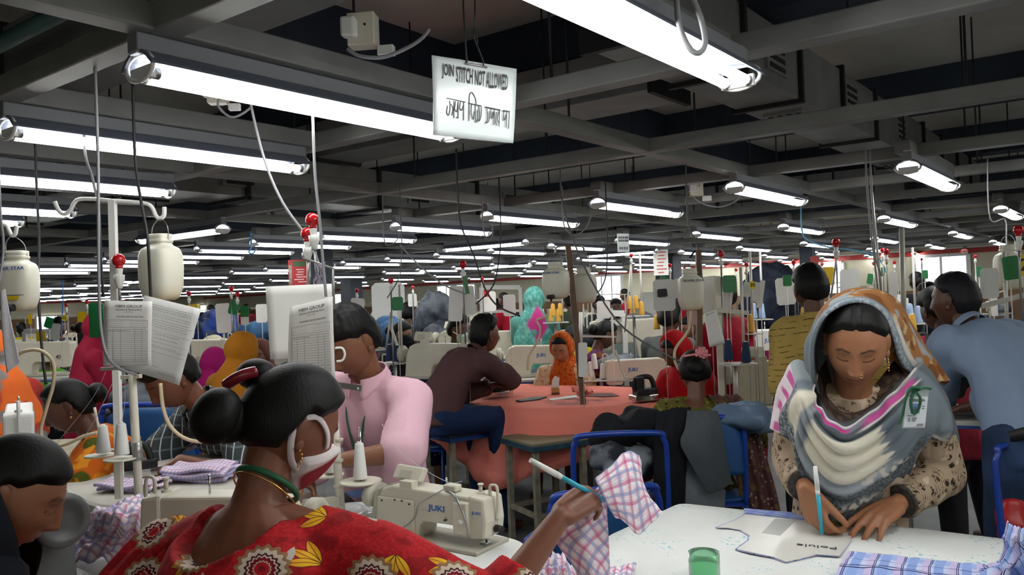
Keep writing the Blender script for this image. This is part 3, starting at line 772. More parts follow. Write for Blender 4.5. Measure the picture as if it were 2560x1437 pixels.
def lanyard(q, m, label=None, drop=.3, badge=None):
    s = q.s; mb = MB(); mb.mats = [m]; pts = []
    L = q.nb-q.Rs*.06*s+q.us*.015*s; R_ = q.nb+q.Rs*.06*s+q.us*.015*s; low = q.nb-q.us*drop*s+q.fs*.145*s
    for a in (L, R_): mb.tube(spline([q.nb-q.fs*.07*s+q.us*.02*s, a, a.lerp(low, .35)+q.fs*.055*s, low], 6), .0045, 6)
    o = mb.build('lanyard', None, q.o); o.data.transform(Matrix.Translation(-q.base)); return low
def pw(q, name, m, fn, label=None, bevel=0, tint=None):
    """a child part of a person given in world coordinates"""
    mb = MB(); mb.mats = [m] if not isinstance(m, list) else list(m); fn(mb); o = mb.build(name, None, q.o, bevel=bevel, label=label); o.data.transform(Matrix.Translation(-q.base)); return o
# ================================================================ TABLES IN FRONT
def xy(p): return Vector((p.x, p.y, 0))
def roundpoly(P, r=.05, n=4):
    out = []
    for i in range(len(P)):
        a, b, c = P[i-1], P[i], P[(i+1) % len(P)]; d0 = (a-b); d1 = (c-b); rr = min(r, d0.length*.4, d1.length*.4); p0 = b+d0.normalized()*rr; p1 = b+d1.normalized()*rr
        for k in range(n+1): t = k/n; out.append(p0*(1-t)**2+b*2*t*(1-t)+p1*t*t)
    return out
def ccw(P):
    a = sum(P[i-1].x*P[i].y-P[i].x*P[i-1].y for i in range(len(P))); return P if a > 0 else P[::-1]
def slab(B, P, z0, z1):
    n = len(P); B.add([(p.x, p.y, z0) for p in P]+[(p.x, p.y, z1) for p in P], [tuple(reversed(range(n))), tuple(range(n, 2*n))]+[(i, (i+1) % n, n+(i+1) % n, n+i) for i in range(n)])
def drape(name, P, z, drop, m, label, cat, amp=.012, waves=9, dropf=None, group=None, th=.004, seg=14, flare=.05):
    """cloth lying on a table top with its edge hanging down all round"""
    P = ccw(P); Q = []
    for i in range(len(P)):
        a, b = P[i], P[(i+1) % len(P)]; k = max(1, int((b-a).length/.05)); Q += [a.lerp(b, t/k) for t in range(k)]
    c = sum(Q, Vector())/len(Q); n = len(Q); L = 0; R = [[(q.x, q.y, z) for q in Q]]; rows_ = 5; s_ = [0]
    for i in range(1, n): s_.append(s_[-1]+(Q[i]-Q[i-1]).length)
    for k in range(1, rows_+1):
        t = k/rows_; row = []
        for i, q in enumerate(Q):
            nx = (Q[(i+1) % n]-Q[i-1]); nx = Vector((nx.y, -nx.x, 0)).normalized(); d = dropf(q) if dropf else drop
            o = .006+t*amp*(1+math.sin(s_[i]*waves*2)+.6*math.sin(s_[i]*waves*4.7+1))+flare*t*d; p = q+nx*o; row.append((p.x, p.y, z-d*t))
        R.append(row)
    B = MB(); B.mats = [m]; inner = [[tuple(Vector(q).lerp(c, f)+Z*0)[:2]+(z+.002*math.sin(i*.7+f*9),) for i, q in enumerate(Q)] for f in (.12, .35, .6, .85)]
    allr = R[::-1]+inner; vs = sum([list(r) for r in allr], []); fs = []
    for k in range(len(allr)-1):
        for i in range(n): j = (i+1) % n; fs.append((k*n+i, k*n+j, (k+1)*n+j, (k+1)*n+i))
    vs.append((c.x, c.y, z)); b = (len(allr)-1)*n; fs += [(b+i, b+(i+1) % n, len(vs)-1) for i in range(n)]
    B.add(vs, fs, True); base = (c.x, c.y, z-.004); o = B.build(name, None, None, base); q = o.modifiers.new('thick', 'SOLIDIFY'); q.thickness = th; q.offset = -1
    return tag(o, label, cat, group)
def table(name, P, z, label, th=.03, legs=None, m=None, ml=None, inset=.08):
    P = ccw(P); c = sum(P, Vector())/len(P); base = Vector((c.x, c.y, 0)); r = thing(name, base, label, 'table')
    part(r, 'table_top', m or mat('9c8f78', .6, var=.2), lambda B: slab(B, [p-base for p in P], z-th, z))
    for p in (legs if legs is not None else P):
        q = p+(c-p).normalized()*inset-base
        part(r, 'leg', ml or M_STEEL, lambda B: B.box((q.x, q.y, (z-th)/2), (.04, .04, z-th)))
    return r
TZ = .75
M_CLOTH = NT('white_table_cloth'); _o = M_CLOTH.co(); _c = M_CLOTH.mix(M_CLOTH.step(M_CLOTH.noise(_o, 3, 4), .3, .7), 'd9dad6', 'e6e7e4'); M_CLOTH.bump(M_CLOTH.math('ADD', M_CLOTH.noise(_o, 6, 3), M_CLOTH.math('MULTIPLY', M_CLOTH.noise(_o, 300, 1), .05)), .25, .02); M_CLOTH = M_CLOTH.fin(_c, .85, 0, .2)
def dyecloth():
    N = NT('dye_spotted_cloth'); o = N.co(); c = N.mix(N.step(N.noise(o, 3, 4), .3, .7), 'd7d9d5', 'e4e6e3')
    sp = N.math('MULTIPLY', N.step(N.noise(o, 95, 2), .60, .68), N.step(N.noise(o, 6, 1), .50, .62)); c = N.mix(N.math('MULTIPLY', sp, .75), c, '4fb9c9')
    N.bump(N.math('ADD', N.noise(o, 6, 3), N.math('MULTIPLY', N.noise(o, 300, 1), .05)), .25, .02); return N.fin(c, .85, 0, .2)
PR = [xy(Wz(1700, 1257, TZ)), xy(Wz(2300, 1321, TZ)), xy(Wz(2640, 1362, TZ)), xy(Wz(2900, 2000, TZ)), xy(Wz(1250, 2050, TZ)), xy(Wz(1395, 1437, TZ)), xy(Wz(1525, 1337, TZ))]
PRi = [p+((sum(PR, Vector())/7)-p).normalized()*.01 for p in PR]
table('cutting_table', PRi, TZ-.006, 'work table under the ink spotted white cloth at the lower right')
drape('table_cloth', roundpoly(ccw(PR), .03, 3), TZ, .16, dyecloth(), 'white cloth with turquoise ink spots covering the table at the lower right', 'tablecloth')
PM = [xy(Wz(60, 1360, TZ)), xy(Wz(480, 1275, TZ)), xy(Wz(940, 1252, TZ)), xy(Wz(1300, 1352, TZ)), xy(Wz(1440, 1480, TZ)), xy(Wz(1100, 1545, TZ)), xy(Wz(300, 1560, TZ)), xy(Wz(-350, 1540, TZ)), xy(Wz(-300, 1440, TZ))]
table('sewing_table', [p+((sum(PM, Vector())/9)-p).normalized()*.01 for p in PM], TZ-.006, 'sewing table under white cloth in front of the woman in the red floral dress', legs=[PM[0], PM[3], PM[4], PM[7]])
drape('table_cloth', roundpoly(ccw(PM), .03, 3), TZ, .10, M_CLOTH, 'white cloth on the sewing table around the woman in the red floral dress', 'tablecloth')
PI_ = [xy(Wz(20, 1180, .8)), xy(Wz(340, 1140, .8)), xy(Wz(640, 1128, .8)), xy(Wz(770, 1188, .8)), xy(Wz(520, 1232, .8)), xy(Wz(262, 1272, .8)), xy(Wz(150, 1236, .8))]
table('ironing_table', [p+((sum(PI_, Vector())/7)-p).normalized()*.02 for p in PI_], .74, 'ironing table with a white padded top by the man in the check shirt', inset=.15)
M_PAD = fabric('c9c5bb', None, wr=.2, var=.08)
o = solo('ironing_pad', M_PAD, lambda B: slab(B, roundpoly(ccw(PI_), .08, 5), .741, .80), tuple(sum(PI_, Vector())/7+Z*.741), 'thick off-white padded cloth covering the ironing table on the left', 'ironing pad', bevel=.02)

# ================================================================ THREE NEAR WOMEN
def vdir(deg):                       # 0 = away from the view, 90 = to the right of it
    a = math.radians(deg); return CFH*math.cos(a)+CRH*math.sin(a)
# ---- woman in the grey shawl
M_TINT = attrfab('printed_cotton', wr=.35, ws=11)
hc = Wd(2140, 862, 2.16)
rw = Wd(2016, 1222, 2.14); lw = Wd(2238, 1262, 2.17)
gw = person('woman in a grey, cream and pink shawl marking a pattern at the white table', hc, vdir(188), 1.63, 'stand', 17, 0, (17, 27, -4), 'a06c4c',
    hands=(lw, rw), hint=((CRH*.2-Z*.8+CFH*.6), (CFH*1.0-Z*.5+CRH*.3)), wide=.86, shpos=(Wd(2306, 1012, 2.27), Wd(2000, 1008, 2.29)), elpos=(Wd(2358, 1186, 2.31), Wd(1984, 1150, 2.36)),
    hpose=({'hs': 1.12, 'dir': Wz(2092, 1350, .765)-lw, 'n': Z*.9-CFH*.25, 'curls': [(20, 14, 12), (22, 14, 12), (22, 16, 12), (20, 14, 12)], 'spread': 11, 'thumb': (38, 8, 6)},
           {'dir': Wd(2046, 1312, 2.12)-rw, 'n': -CRH*.75+Z*.35-CFH*.35, 'curls': [(32, 34, 16), (38, 36, 20), (42, 44, 28), (46, 50, 30)], 'thumb': (30, 22, 14)}), vox=.0042, hdet=(150, 210), lips='7c3f38', eyes='closed')
hair(gw, 'long', th=.012, fine=(70, 100), parting=1, front=.070)
M_SLV = NT('block_print_sleeve'); _o = M_SLV.co(); _v = M_SLV.vor(_o, 34, 'F1', '3D', 'Distance', .5); _w = M_SLV.n('ShaderNodeTexWave'); M_SLV.put(_w.inputs['Vector'], _o); _w.inputs['Scale'].default_value = 32; _w.inputs['Distortion'].default_value = 6; _w.inputs['Detail Scale'].default_value = 3
_c = M_SLV.mix(M_SLV.math('MULTIPLY', M_SLV.step(_v, .40, .34), M_SLV.step(M_SLV.noise(_o, 90, 2), .42, .55)), 'a08c76', '2b221a'); _c = M_SLV.mix(M_SLV.math('MULTIPLY', M_SLV.step(_w.outputs[1], .75, .9), M_SLV.step(M_SLV.noise(_o, 14, 2), .5, .58)), _c, '5f4a3a'); _c = M_SLV.mix(M_SLV.math('MULTIPLY', M_SLV.step(M_SLV.noise(_o, 18, 2), .55, .62), .5), _c, 'd4bfa8')
M_SLV.bump(M_SLV.noise(_o, 18, 3), .35, .015); M_SLV = M_SLV.fin(_c, .85, 0, .2)
shirt(gw, M_SLV, sleeve=(.93, .93), vox=.0075, inf=.013, wr=.006, name='dress', skirt=1.1, length=.15, sl=(1.12, 1.12))
for i in (0, 1):
    d = (gw.wr[i]-gw.el[i]).normalized(); c = gw.el[i].lerp(gw.wr[i], .87)
    pw(gw, 'cuff', mat('3a3634', .8, var=.5, vs=90), lambda B: B.cyl(c-d*.010, c+d*.010, .0445, .043, 24))
trousers(gw, fabric('2f3238'))
def cr(P, t):
    """Catmull-Rom through the list of vectors P at t in 0..1"""
    n = len(P)-1; x = min(max(t, 0), 1)*n; i = min(int(x), n-1); f = x-i
    p0 = P[i-1] if i else P[0]*2-P[1]; p1 = P[i]; p2 = P[i+1]; p3 = P[i+2] if i+2 <= n else P[n]*2-P[n-1]
    return .5*((2*p1)+(p2-p0)*f+(2*p0-5*p1+4*p2-p3)*f*f+(3*p1-p0-3*p2+p3)*f**3)
def gridsheet(q, name, m, rows_, nu, nv, th, disp=None, tint=None):
    """cloth through a grid of control points; rows run along u, columns along v"""
    R = [[Vector(p) for p in r] for r in rows_]; P = np.zeros((nv, nu, 3))
    for i in range(nu):
        C = [cr(r, i/(nu-1)) for r in R]
        for j in range(nv): P[j, i] = cr(C, j/(nv-1))
    U, Vv = np.meshgrid(np.linspace(0, 1, nu), np.linspace(0, 1, nv))
    def nrm():
        n = np.cross(np.gradient(P, axis=1), np.gradient(P, axis=0)); n /= np.linalg.norm(n, axis=2, keepdims=True)+1e-12
        out = P-np.array(CAM); return n*np.sign(-(n*out).sum(2).mean())
    if disp is not None: P = P+nrm()*disp(U, Vv, P)[..., None]
    n = nrm(); T = P; B = P-n*th; N = nu*nv; fs = []
    for j in range(nv-1):
        for i in range(nu-1): a = j*nu+i; fs.append((a, a+1, a+nu+1, a+nu)); fs.append((N+a, N+a+nu, N+a+nu+1, N+a+1))
    bd = [i for i in range(nu)]+[j*nu+nu-1 for j in range(1, nv)]+[(nv-1)*nu+i for i in range(nu-2, -1, -1)]+[j*nu for j in range(nv-2, 0, -1)]
    for k in range(len(bd)): a, b = bd[k], bd[(k+1) % len(bd)]; fs.append((b, a, N+a, N+b))
    v = np.concatenate([T.reshape(-1, 3), B.reshape(-1, 3)]); c = None
    if tint is not None: c = tint(U.ravel(), Vv.ravel(), T.reshape(-1, 3)); c = np.concatenate([c, c])
    return setmesh(name, v, fs, q.base, m, q.o, c)
def pxg(R): return [[Wd(*p) for p in r] for r in R]
class Tint:
    def __init__(s, n, col): s.c = np.tile(np.array(lin(col)[:3]), (n, 1))
    def mx(s, m, col): m = np.clip(m, 0, 1)[:, None]; s.c = s.c*(1-m)+np.array(lin(col)[:3])*m
def bnd(x, a, b, s=.02): return sst(x, a-s, a+s)*(1-sst(x, b-s, b+s))
SHROWS = pxg([[(2046, 935, 2.23), (2037, 985, 2.15), (2058, 1028, 2.11), (2112, 1064, 2.08), (2190, 1018, 2.11), (2262, 948, 2.13), (2300, 906, 2.23)],
    [(2003, 905, 2.26), (2012, 990, 2.13), (2046, 1066, 2.08), (2112, 1105, 2.05), (2200, 1062, 2.08), (2290, 975, 2.11), (2335, 940, 2.24)],
    [(1980, 912, 2.266), (1990, 1000, 2.135), (2033, 1100, 2.097), (2110, 1150, 2.065), (2215, 1100, 2.097), (2312, 1008, 2.105), (2367, 985, 2.246)],
    [(1962, 942, 2.272), (1978, 1040, 2.14), (2025, 1140, 2.119), (2108, 1200, 2.09), (2230, 1135, 2.114), (2332, 1045, 2.115), (2387, 1030, 2.252)],
    [(1947, 972, 2.278), (1971, 1072, 2.155), (2020, 1190, 2.146), (2112, 1245, 2.12), (2242, 1170, 2.151), (2338, 1075, 2.13), (2397, 1072, 2.258)],
    [(1934, 1014, 2.284), (1970, 1094, 2.18), (2022, 1232, 2.183), (2115, 1285, 2.16), (2245, 1202, 2.208), (2330, 1092, 2.15), (2400, 1098, 2.264)],
    [(1924, 1070, 2.266), (1978, 1112, 2.205), (2034, 1268, 2.217), (2125, 1318, 2.205), (2245, 1245, 2.257), (2312, 1102, 2.175), (2399, 1120, 2.266)]])
def sh_disp(U, Vv, P):
    n1 = nzv(P.reshape(-1, 3), 6, 2).reshape(U.shape); n2 = nzv(P.reshape(-1, 3), 15, 5).reshape(U.shape)
    w = sst(U, .16, .3)*(1-sst(U, .62, .8))*sst(Vv, .06, .16)
    ph = Vv*2*np.pi*7.5+2.2*n1+1.3*np.sin(U*9); f = (np.abs(np.sin(ph*.5))**.7)*2-1
    return w*.009*f*(1-.45*Vv)+(1-w)*(.005*np.sin(U*46+2.5*n1+Vv*3)+.004*n2)+.003*n2
def sh_tint(U, Vv, P):
    n = len(U); T = Tint(n, '6e7880'); sp = sst(nzv(P, 150, 3), -.05, .15); n1 = nzv(P, 22, 4); n2 = nzv(P, 60, 8); n3 = nzv(P, 8, 12)
    T.mx(bnd(Vv, .60, 1.2, .03)*bnd(U, .2, .8, .05), '474e54'); T.mx(bnd(Vv, .60, .93, .03)*sp*.35*bnd(U, .2, .85, .05), '8f979b')
    T.mx(bnd(Vv, .07, .17, .012)*bnd(U, .2, .9, .04), '4a4f54')
    tooth = .64+.035*np.abs(((Vv*17) % 1)*2-1)+.01*n2
    cream = sst(Vv, .165, .185)*(1-sst(Vv+.015*n1, .52, .56))*sst(U, .27+.02*n1, .31+.02*n1)*(1-sst(U, tooth-.012, tooth+.012)); T.mx(cream, 'd3ccb9')
    T.mx(bnd(Vv, .54, .62, .02)*bnd(U, .24, .66, .04), '949ba0')
    st = bnd(Vv+.03*n1-.10*(U-.42), .735, .80, .018)*bnd(U, .36, .60, .04); T.mx(st*sst(n2, -.25, .05), 'b9b4a8')
    T.mx(bnd(Vv-.5*(U-.62), .56, .64, .02)*bnd(U, .55, .72, .03)*sst(n2, -.1, .15), 'c2bdb2')
    T.mx(bnd(U, .135, .225, .02)*(1-sst(Vv, .55, .7)), 'cbc5b4'); T.mx(bnd(U, .225, .27, .015)*(1-sst(Vv, .6, .7)), '7f878c')
    dk = bnd(U, .09, .15, .012)*sst(Vv, .25, .35)+bnd(U, .15, .25, .02)*sst(Vv, .55, .65); T.mx(dk, '42484d'); T.mx(dk*sp*.6, 'a3a9ab')
    tri = (1-sst(U, .075, .092))*sst(Vv, .28, .36); T.mx(tri, 'cdbfc4'); T.mx(tri*sst(np.sin(Vv*34+U*20)+.8*n1, .0, .5)*sst(U, .008, .03), 'b0528a'); T.mx((1-sst(U, .07, .09))*(1-sst(Vv, .28, .36)), '98a0a2')
    T.mx(1-sst(Vv, .012, .03), 'c9c2bf'); T.mx(bnd(Vv, .03, .065, .006)*sst(U, .2, .3)*(1-sst(U, .5, .56)), 'b03a80'); T.mx(bnd(Vv, .035, .105, .01)*bnd(U, .60, .86, .04), 'bd5193'); T.mx(bnd(Vv, .105, .125, .006)*bnd(U, .58, .9, .04), 'c9c3c0')
    right = sst(U, .74, .80); T.mx(right*sst(n3, .25, .35)*.8, 'b3b0a4'); T.mx(right*bnd(Vv, .93, 1.1, .015), 'b9b9b2'); T.mx(right*bnd(U, .955, 1.2, .01)*.8, '555b5f')
    r = np.sqrt(((U-.5)/.12)**2+((Vv-.945)/.05)**2); T.mx(bnd(r, .55, .95, .06)*sst(Vv, .94, .95)*sst(n2, -.3, .0), '98803e'); T.mx(bnd(Vv, .93, 1.1, .01)*bnd(U, .36, .64, .02)*(1-bnd(r, .0, .97, .03))*.8, '536470')
    return T.c
gridsheet(gw, 'shawl', M_TINT, SHROWS, 250, 200, .004, sh_disp, sh_tint)
RIM = [(2046, 985, 2.22), (2031, 930, 2.16), (2031, 850, 2.13), (2062, 788, 2.115), (2115, 756, 2.11), (2170, 756, 2.11), (2212, 786, 2.12), (2236, 840, 2.15), (2250, 890, 2.19), (2272, 925, 2.23), (2322, 958, 2.26)]
MIDR = [(2036, 985, 2.30), (2026, 925, 2.27), (2025, 845, 2.24), (2056, 775, 2.22), (2108, 735, 2.21), (2172, 727, 2.21), (2228, 748, 2.23), (2268, 800, 2.26), (2300, 860, 2.29), (2335, 910, 2.32), (2368, 952, 2.34)]
BAK = [(2060, 985, 2.42), (2048, 925, 2.42), (2050, 850, 2.42), (2078, 785, 2.42), (2118, 752, 2.42), (2170, 745, 2.42), (2220, 765, 2.42), (2252, 815, 2.42), (2285, 870, 2.44), (2320, 920, 2.45), (2345, 965, 2.45)]
INN = [(x+(2140-x)*.05, y+(870-y)*.04, d+.05) for x, y, d in RIM]; BK2 = [(x+(2150-x)*.55, y+(900-y)*.5, 2.50) for x, y, d in BAK]
def hd_disp(U, Vv, P):
    n1 = nzv(P.reshape(-1, 3), 9, 2).reshape(U.shape); return sst(Vv, .25, .4)*(.006*np.sin(Vv*30+4*n1)+.006*n1)
def hd_tint(U, Vv, P):
    T = Tint(len(U), '8f5f34'); a = nzv(P, 17, 1); b = nzv(P, 36, 7); sp = sst(nzv(P, 150, 3), -.05, .15)
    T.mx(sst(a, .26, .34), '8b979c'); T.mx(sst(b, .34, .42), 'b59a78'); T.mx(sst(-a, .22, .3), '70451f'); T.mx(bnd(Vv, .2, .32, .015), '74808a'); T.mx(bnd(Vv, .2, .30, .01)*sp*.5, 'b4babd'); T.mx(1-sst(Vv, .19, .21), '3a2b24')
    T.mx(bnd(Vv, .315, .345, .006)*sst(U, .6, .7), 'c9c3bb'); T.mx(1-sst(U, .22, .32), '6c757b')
    return T.c
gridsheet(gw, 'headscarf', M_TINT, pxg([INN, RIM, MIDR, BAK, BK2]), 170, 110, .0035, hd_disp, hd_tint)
def fold_tint(U, Vv, P):
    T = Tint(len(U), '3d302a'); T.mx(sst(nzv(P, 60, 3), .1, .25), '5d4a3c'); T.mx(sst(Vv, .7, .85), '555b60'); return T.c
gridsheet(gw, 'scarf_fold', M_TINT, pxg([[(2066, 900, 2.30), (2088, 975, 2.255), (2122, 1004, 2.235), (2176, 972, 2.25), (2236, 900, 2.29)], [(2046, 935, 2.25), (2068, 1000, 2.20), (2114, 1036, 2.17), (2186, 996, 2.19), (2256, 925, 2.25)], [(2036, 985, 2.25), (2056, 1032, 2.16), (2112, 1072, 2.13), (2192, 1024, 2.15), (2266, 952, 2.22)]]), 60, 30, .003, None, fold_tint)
M_GOLD = mat('d9a860', .25, .9, name='gold')
e0 = headlocal(gw, (-.079, -.004, -.036)); pw(gw, 'earring', M_GOLD, lambda B: [B.sph(e0-Z*.007*i, .0028, 8, 6) for i in range(6)]+[B.tube([e0+Z*.004, e0-Z*.036], .0012, 6)])
n0_ = headlocal(gw, (-.0155, .107, -.029)); pw(gw, 'nose_ring', M_GOLD, lambda B: B.tube([n0_+(CRH*math.cos(a)+Z*math.sin(a))*.0042 for a in np.arange(14)*2*np.pi/14], .001, 6, closed=True))
# identity card pinned on the shawl
bc = Wd(2290, 1020, 2.02); bx = (CRH*.98-Z*.02).normalized(); by = (Z*.96-CFH*.28).normalized()
M_CARD = mat('e9ebee', .35, name='card_white')
idc = thing('identity_card', bc, 'white photo identity card in a clear holder pinned on the grey shawl', 'identity card')
part(idc, 'card', M_CARD, lambda B: B.prism([(-.026, -.05), (.026, -.05), (.026, .03), (-.026, .03)], (0, 0, 0), bx, by, .0015))
part(idc, 'holder', mat('b9c2c2', .2, name='clear_holder'), lambda B: B.prism([(-.028, -.054), (.028, -.054), (.028, .05), (-.028, .05)], bx.cross(by)*-.0022, bx, by, .0015))
part(idc, 'photograph', mat('7fa8d6', .4, name='photo_blue'), lambda B: B.prism([(-.013, -.014), (.009, -.014), (.009, .012), (-.013, .012)], bx.cross(by)*.0012, bx, by, .0006))
part(idc, 'portrait', mat('9a6a9c', .5, name='photo_person'), lambda B: [B.prism([(-.009, -.013), (.006, -.013), (.003, -.004), (-.006, -.004)], bx.cross(by)*.0018, bx, by, .0005), B.sph(bx*-.0015+by*.001+bx.cross(by)*.0018, (.004, .002, .005), 8, 6)])
part(idc, 'printing', mat('5a5f68', .5, name='small_print'), lambda B: [B.prism([(x0, y), (x1, y), (x1, y-.0018), (x0, y-.0018)], bx.cross(by)*.0012, bx, by, .0005) for x0, x1, y in [(-.02, .018, .024), (-.018, .02, .0205), (-.02, .0, -.019), (-.018, -.012, -.025), (-.008, .004, -.025), (-.018, -.012, -.029), (-.008, .003, -.029), (-.018, -.012, -.033), (-.008, .001, -.033), (.006, .022, -.042), (.004, .022, -.046), (.014, .02, .006), (.014, .02, .0)]])
part(idc, 'ribbon', mat('1d5a3a', .6, name='green_ribbon'), lambda B: [B.tube(spline([(bx*a+by*b+bx.cross(by)*c) for a, b, c in P], 6), .0035, 6) for P in ([(-.01, .046, .004), (.0, .055, .01), (-.02, .058, .008), (-.03, .03, .006), (-.034, -.02, .004), (-.04, -.04, .003)], [(-.012, .046, .004), (-.02, .02, .012), (-.012, -.008, .012), (-.001, .0, .012), (.002, .03, .012), (-.01, .048, .006)], [(-.02, .05, .004), (.012, .056, .006), (.03, .052, .003)])])
# pens
def pen(a, b, label, c1='2fa7c4', r=.0052):
    a = Vector(a); b = Vector(b); r_ = thing('marker_pen', b, label, 'pen'); d = a-b
    part(r_, 'barrel', mat(c1, .25, name='pen_blue'), lambda B: B.cyl(d*.02, d*.62, r*.95, r, 14)); part(r_, 'tip', mat('4cc0d8', .4), lambda B: B.cyl((0, 0, 0), d*.03, r*.3, r*.8, 10))
    part(r_, 'cap', M_WHITE, lambda B: [B.cyl(d*.6, d*.66, r*1.02, r*1.22, 14), B.cyl(d*.66, d, r*1.22, r*.98, 14)]); return r_
pen(Wd(2038, 1166, 2.08), Wz(2055, 1336, .763), 'white capped turquoise marker pen in the hand of the woman in the grey shawl')
pen(Wd(1326, 1150, 1.60), Wd(1513, 1252, 1.68), 'white capped turquoise marker pen in the raised hand of the woman in red')

# ---- woman in the red floral dress, seen from behind
def redfloral():
    N = NT('red_floral_cotton'); o = N.co()
    s = N.sep(o)
    a = N.math('ADD', N.math('MULTIPLY', s[0], CRH.x), N.math('MULTIPLY', s[1], CRH.y))
    b = N.math('ADD', s[2], N.math('MULTIPLY', N.math('ADD', N.math('MULTIPLY', s[0], CFH.x), N.math('MULTIPLY', s[1], CFH.y)), .5))
    cmb = N.n('ShaderNodeCombineXYZ'); N.put(cmb.inputs[0], a); N.put(cmb.inputs[1], b); p = cmb.outputs[0]
    def cell(sc, seed, rand=.7):
        pv = N.mapv(p, loc=(seed, seed*1.7, 0)); x = N.n('ShaderNodeTexVoronoi', voronoi_dimensions='2D'); N.put(x.inputs['Vector'], pv); x.inputs['Scale'].default_value = sc; x.inputs['Randomness'].default_value = rand
        v = N.n('ShaderNodeVectorMath', operation='SUBTRACT'); N.put(v.inputs[0], pv); N.put(v.inputs[1], x.outputs['Position']); q = N.sep(v.outputs[0]); cs = N.n('ShaderNodeSeparateColor'); N.put(cs.inputs[0], x.outputs['Color'])
        return q[0], q[1], cs.outputs
    c = N.mix(N.step(N.noise(p, 160, 2), .45, .6), 'a3121a', 'b81c22')
    c = N.mix(N.math('MULTIPLY', N.step(N.noise(p, 22, 2), .52, .6), .7), c, '7d0c14')
    def leaf(lx, ly, ang, L, w, off=0):
        ca = N.math('COSINE', ang); sa = N.math('SINE', ang)
        u = N.math('SUBTRACT', N.math('ADD', N.math('MULTIPLY', lx, ca), N.math('MULTIPLY', ly, sa)), off); v = N.math('SUBTRACT', N.math('MULTIPLY', ly, ca), N.math('MULTIPLY', lx, sa))
        t = N.math('DIVIDE', u, L); k = N.math('SUBTRACT', 1, N.math('MULTIPLY', t, t)); return N.math('SUBTRACT', N.math('MULTIPLY', k, w), N.math('ABSOLUTE', v)), v, t
    lx, ly, cc = cell(9.5, 3.1, .6); ang0 = N.math('MULTIPLY', cc[0], 6.28)
    for da in (-.62, 0, .62):
        m, v, t = leaf(lx, ly, N.math('ADD', ang0, da), .024, .0085, .024)
        c = N.mix(N.step(m, -.0012, .0), c, '5a1414'); c = N.mix(N.step(m, .0004, .0012), c, N.mix(N.step(t, -.6, .9), lin('e8b62c'), lin('d98f1e'))); c = N.mix(N.math('MULTIPLY', N.step(N.math('ABSOLUTE', v), .0011, .0004), N.step(m, 0, .001)), c, '8a4a12')
    lx, ly, cc = cell(8.0, 7.7, .8); m, v, t = leaf(lx, ly, N.math('MULTIPLY', cc[1], 6.28), .02, .0065); g = N.math('MULTIPLY', N.step(m, 0, .0008), N.step(cc[0], .35, .36)); c = N.mix(g, c, 'b9aea4')
    lx, ly, cc = cell(7.2, 11.3, .55); r = N.math('SQRT', N.math('ADD', N.math('MULTIPLY', lx, lx), N.math('MULTIPLY', ly, ly))); an = N.math('ARCTAN2', ly, lx); k = N.step(cc[2], .35, .36)
    rr = N.math('MULTIPLY', r, N.math('ADD', 1, N.math('MULTIPLY', N.math('SINE', N.math('MULTIPLY', an, 16)), .07)))
    for rad, col in ((.043, '8f6a4a'), (.036, 'c9b8a6'), (.0275, '4a1418'), (.0235, 'cfc4ba'), (.021, '7a1018'), (.0145, 'c8ad9a'), (.0125, 'b0141c'), (.006, '7a1018')):
        c = N.mix(N.math('MULTIPLY', k, N.step(rr, rad, rad-.0012)), c, col)
    N.bump(N.math('ADD', N.noise(o, 9, 3), N.math('MULTIPLY', N.noise(o, 350, 1), .05)), .4, .02)
    return N.fin(c, .8, 0, .25)
M_RED = redfloral()
hcr = Wd(726, 1066, 1.54)
rwr = Wd(1402, 1290, 1.62)
rwm = person('woman in a red floral dress and face mask holding up a checked cloth', hcr, vdir(26), 1.54, 'sit', 22, 0, (24, 26, 5), '7a4a36',
    hands=(Wd(420, 1450, 1.75), rwr), hint=(None, -Z*1.0-CFH*.12), hpose=({}, {'dir': Wd(1500, 1222, 1.68)-rwr, 'n': Z*.75-CFH*.55, 'curls': [(38, 48, 30), (42, 52, 34), (46, 55, 34), (50, 55, 34)], 'thumb': (22, 20, 20), 'spread': 2}), vox=.0045, hdet=(100, 140), twist=-8, shpos=(Wd(436, 1405, 1.6), Wd(930, 1392, 1.46)))
hair(rwm, 'bun', th=.020, fine=(90, 130), bun=(-.01, -.145, -.03), bunr=(.052, .046, .056), front=.06, back=-.07)
nbk = rwm.nb
red = shirt(rwm, M_RED, sleeve=(.72, .72), vox=.006, inf=.02, wr=.007, name='dress', skirt=1.0, carve=[(nbk-rwm.us*.0-rwm.fs*.085-rwm.Rs*.005, (.125, .115, .105), .045), (nbk+rwm.us*.06, (.13, .13, .10), .04)], sl=(1.2, 1.12))
# dupatta over the left shoulder
def dup_red(B):
    q = rwm
    def fn(u, v):
        t = v; c0 = q.sh[0]+q.Rs*.03
        pts = [c0+q.fs*.16-q.us*.30-q.Rs*.02, c0+q.fs*.12-q.us*.08, c0+q.us*.085, c0-q.fs*.09-q.us*.01-q.Rs*.02, c0-q.fs*.145-q.us*.16-q.Rs*.03, c0-q.fs*.16-q.us*.36-q.Rs*.02]
        S_ = spline(pts, 8); x = t*(len(S_)-1); i = min(int(x), len(S_)-2); p = S_[i].lerp(S_[i+1], x-i)
        w = (u-.5)*.15; return p+q.Rs*w-q.fs*0+(q.us*.3-q.fs*.6)*(.010*math.sin(u*22+3*t)+.006*math.sin(u*41))+q.us*(-abs(u-.45)*.03)
    B.sheet(fn, 34, 40, .003)
pw(rwm, 'dupatta', M_RED, dup_red)
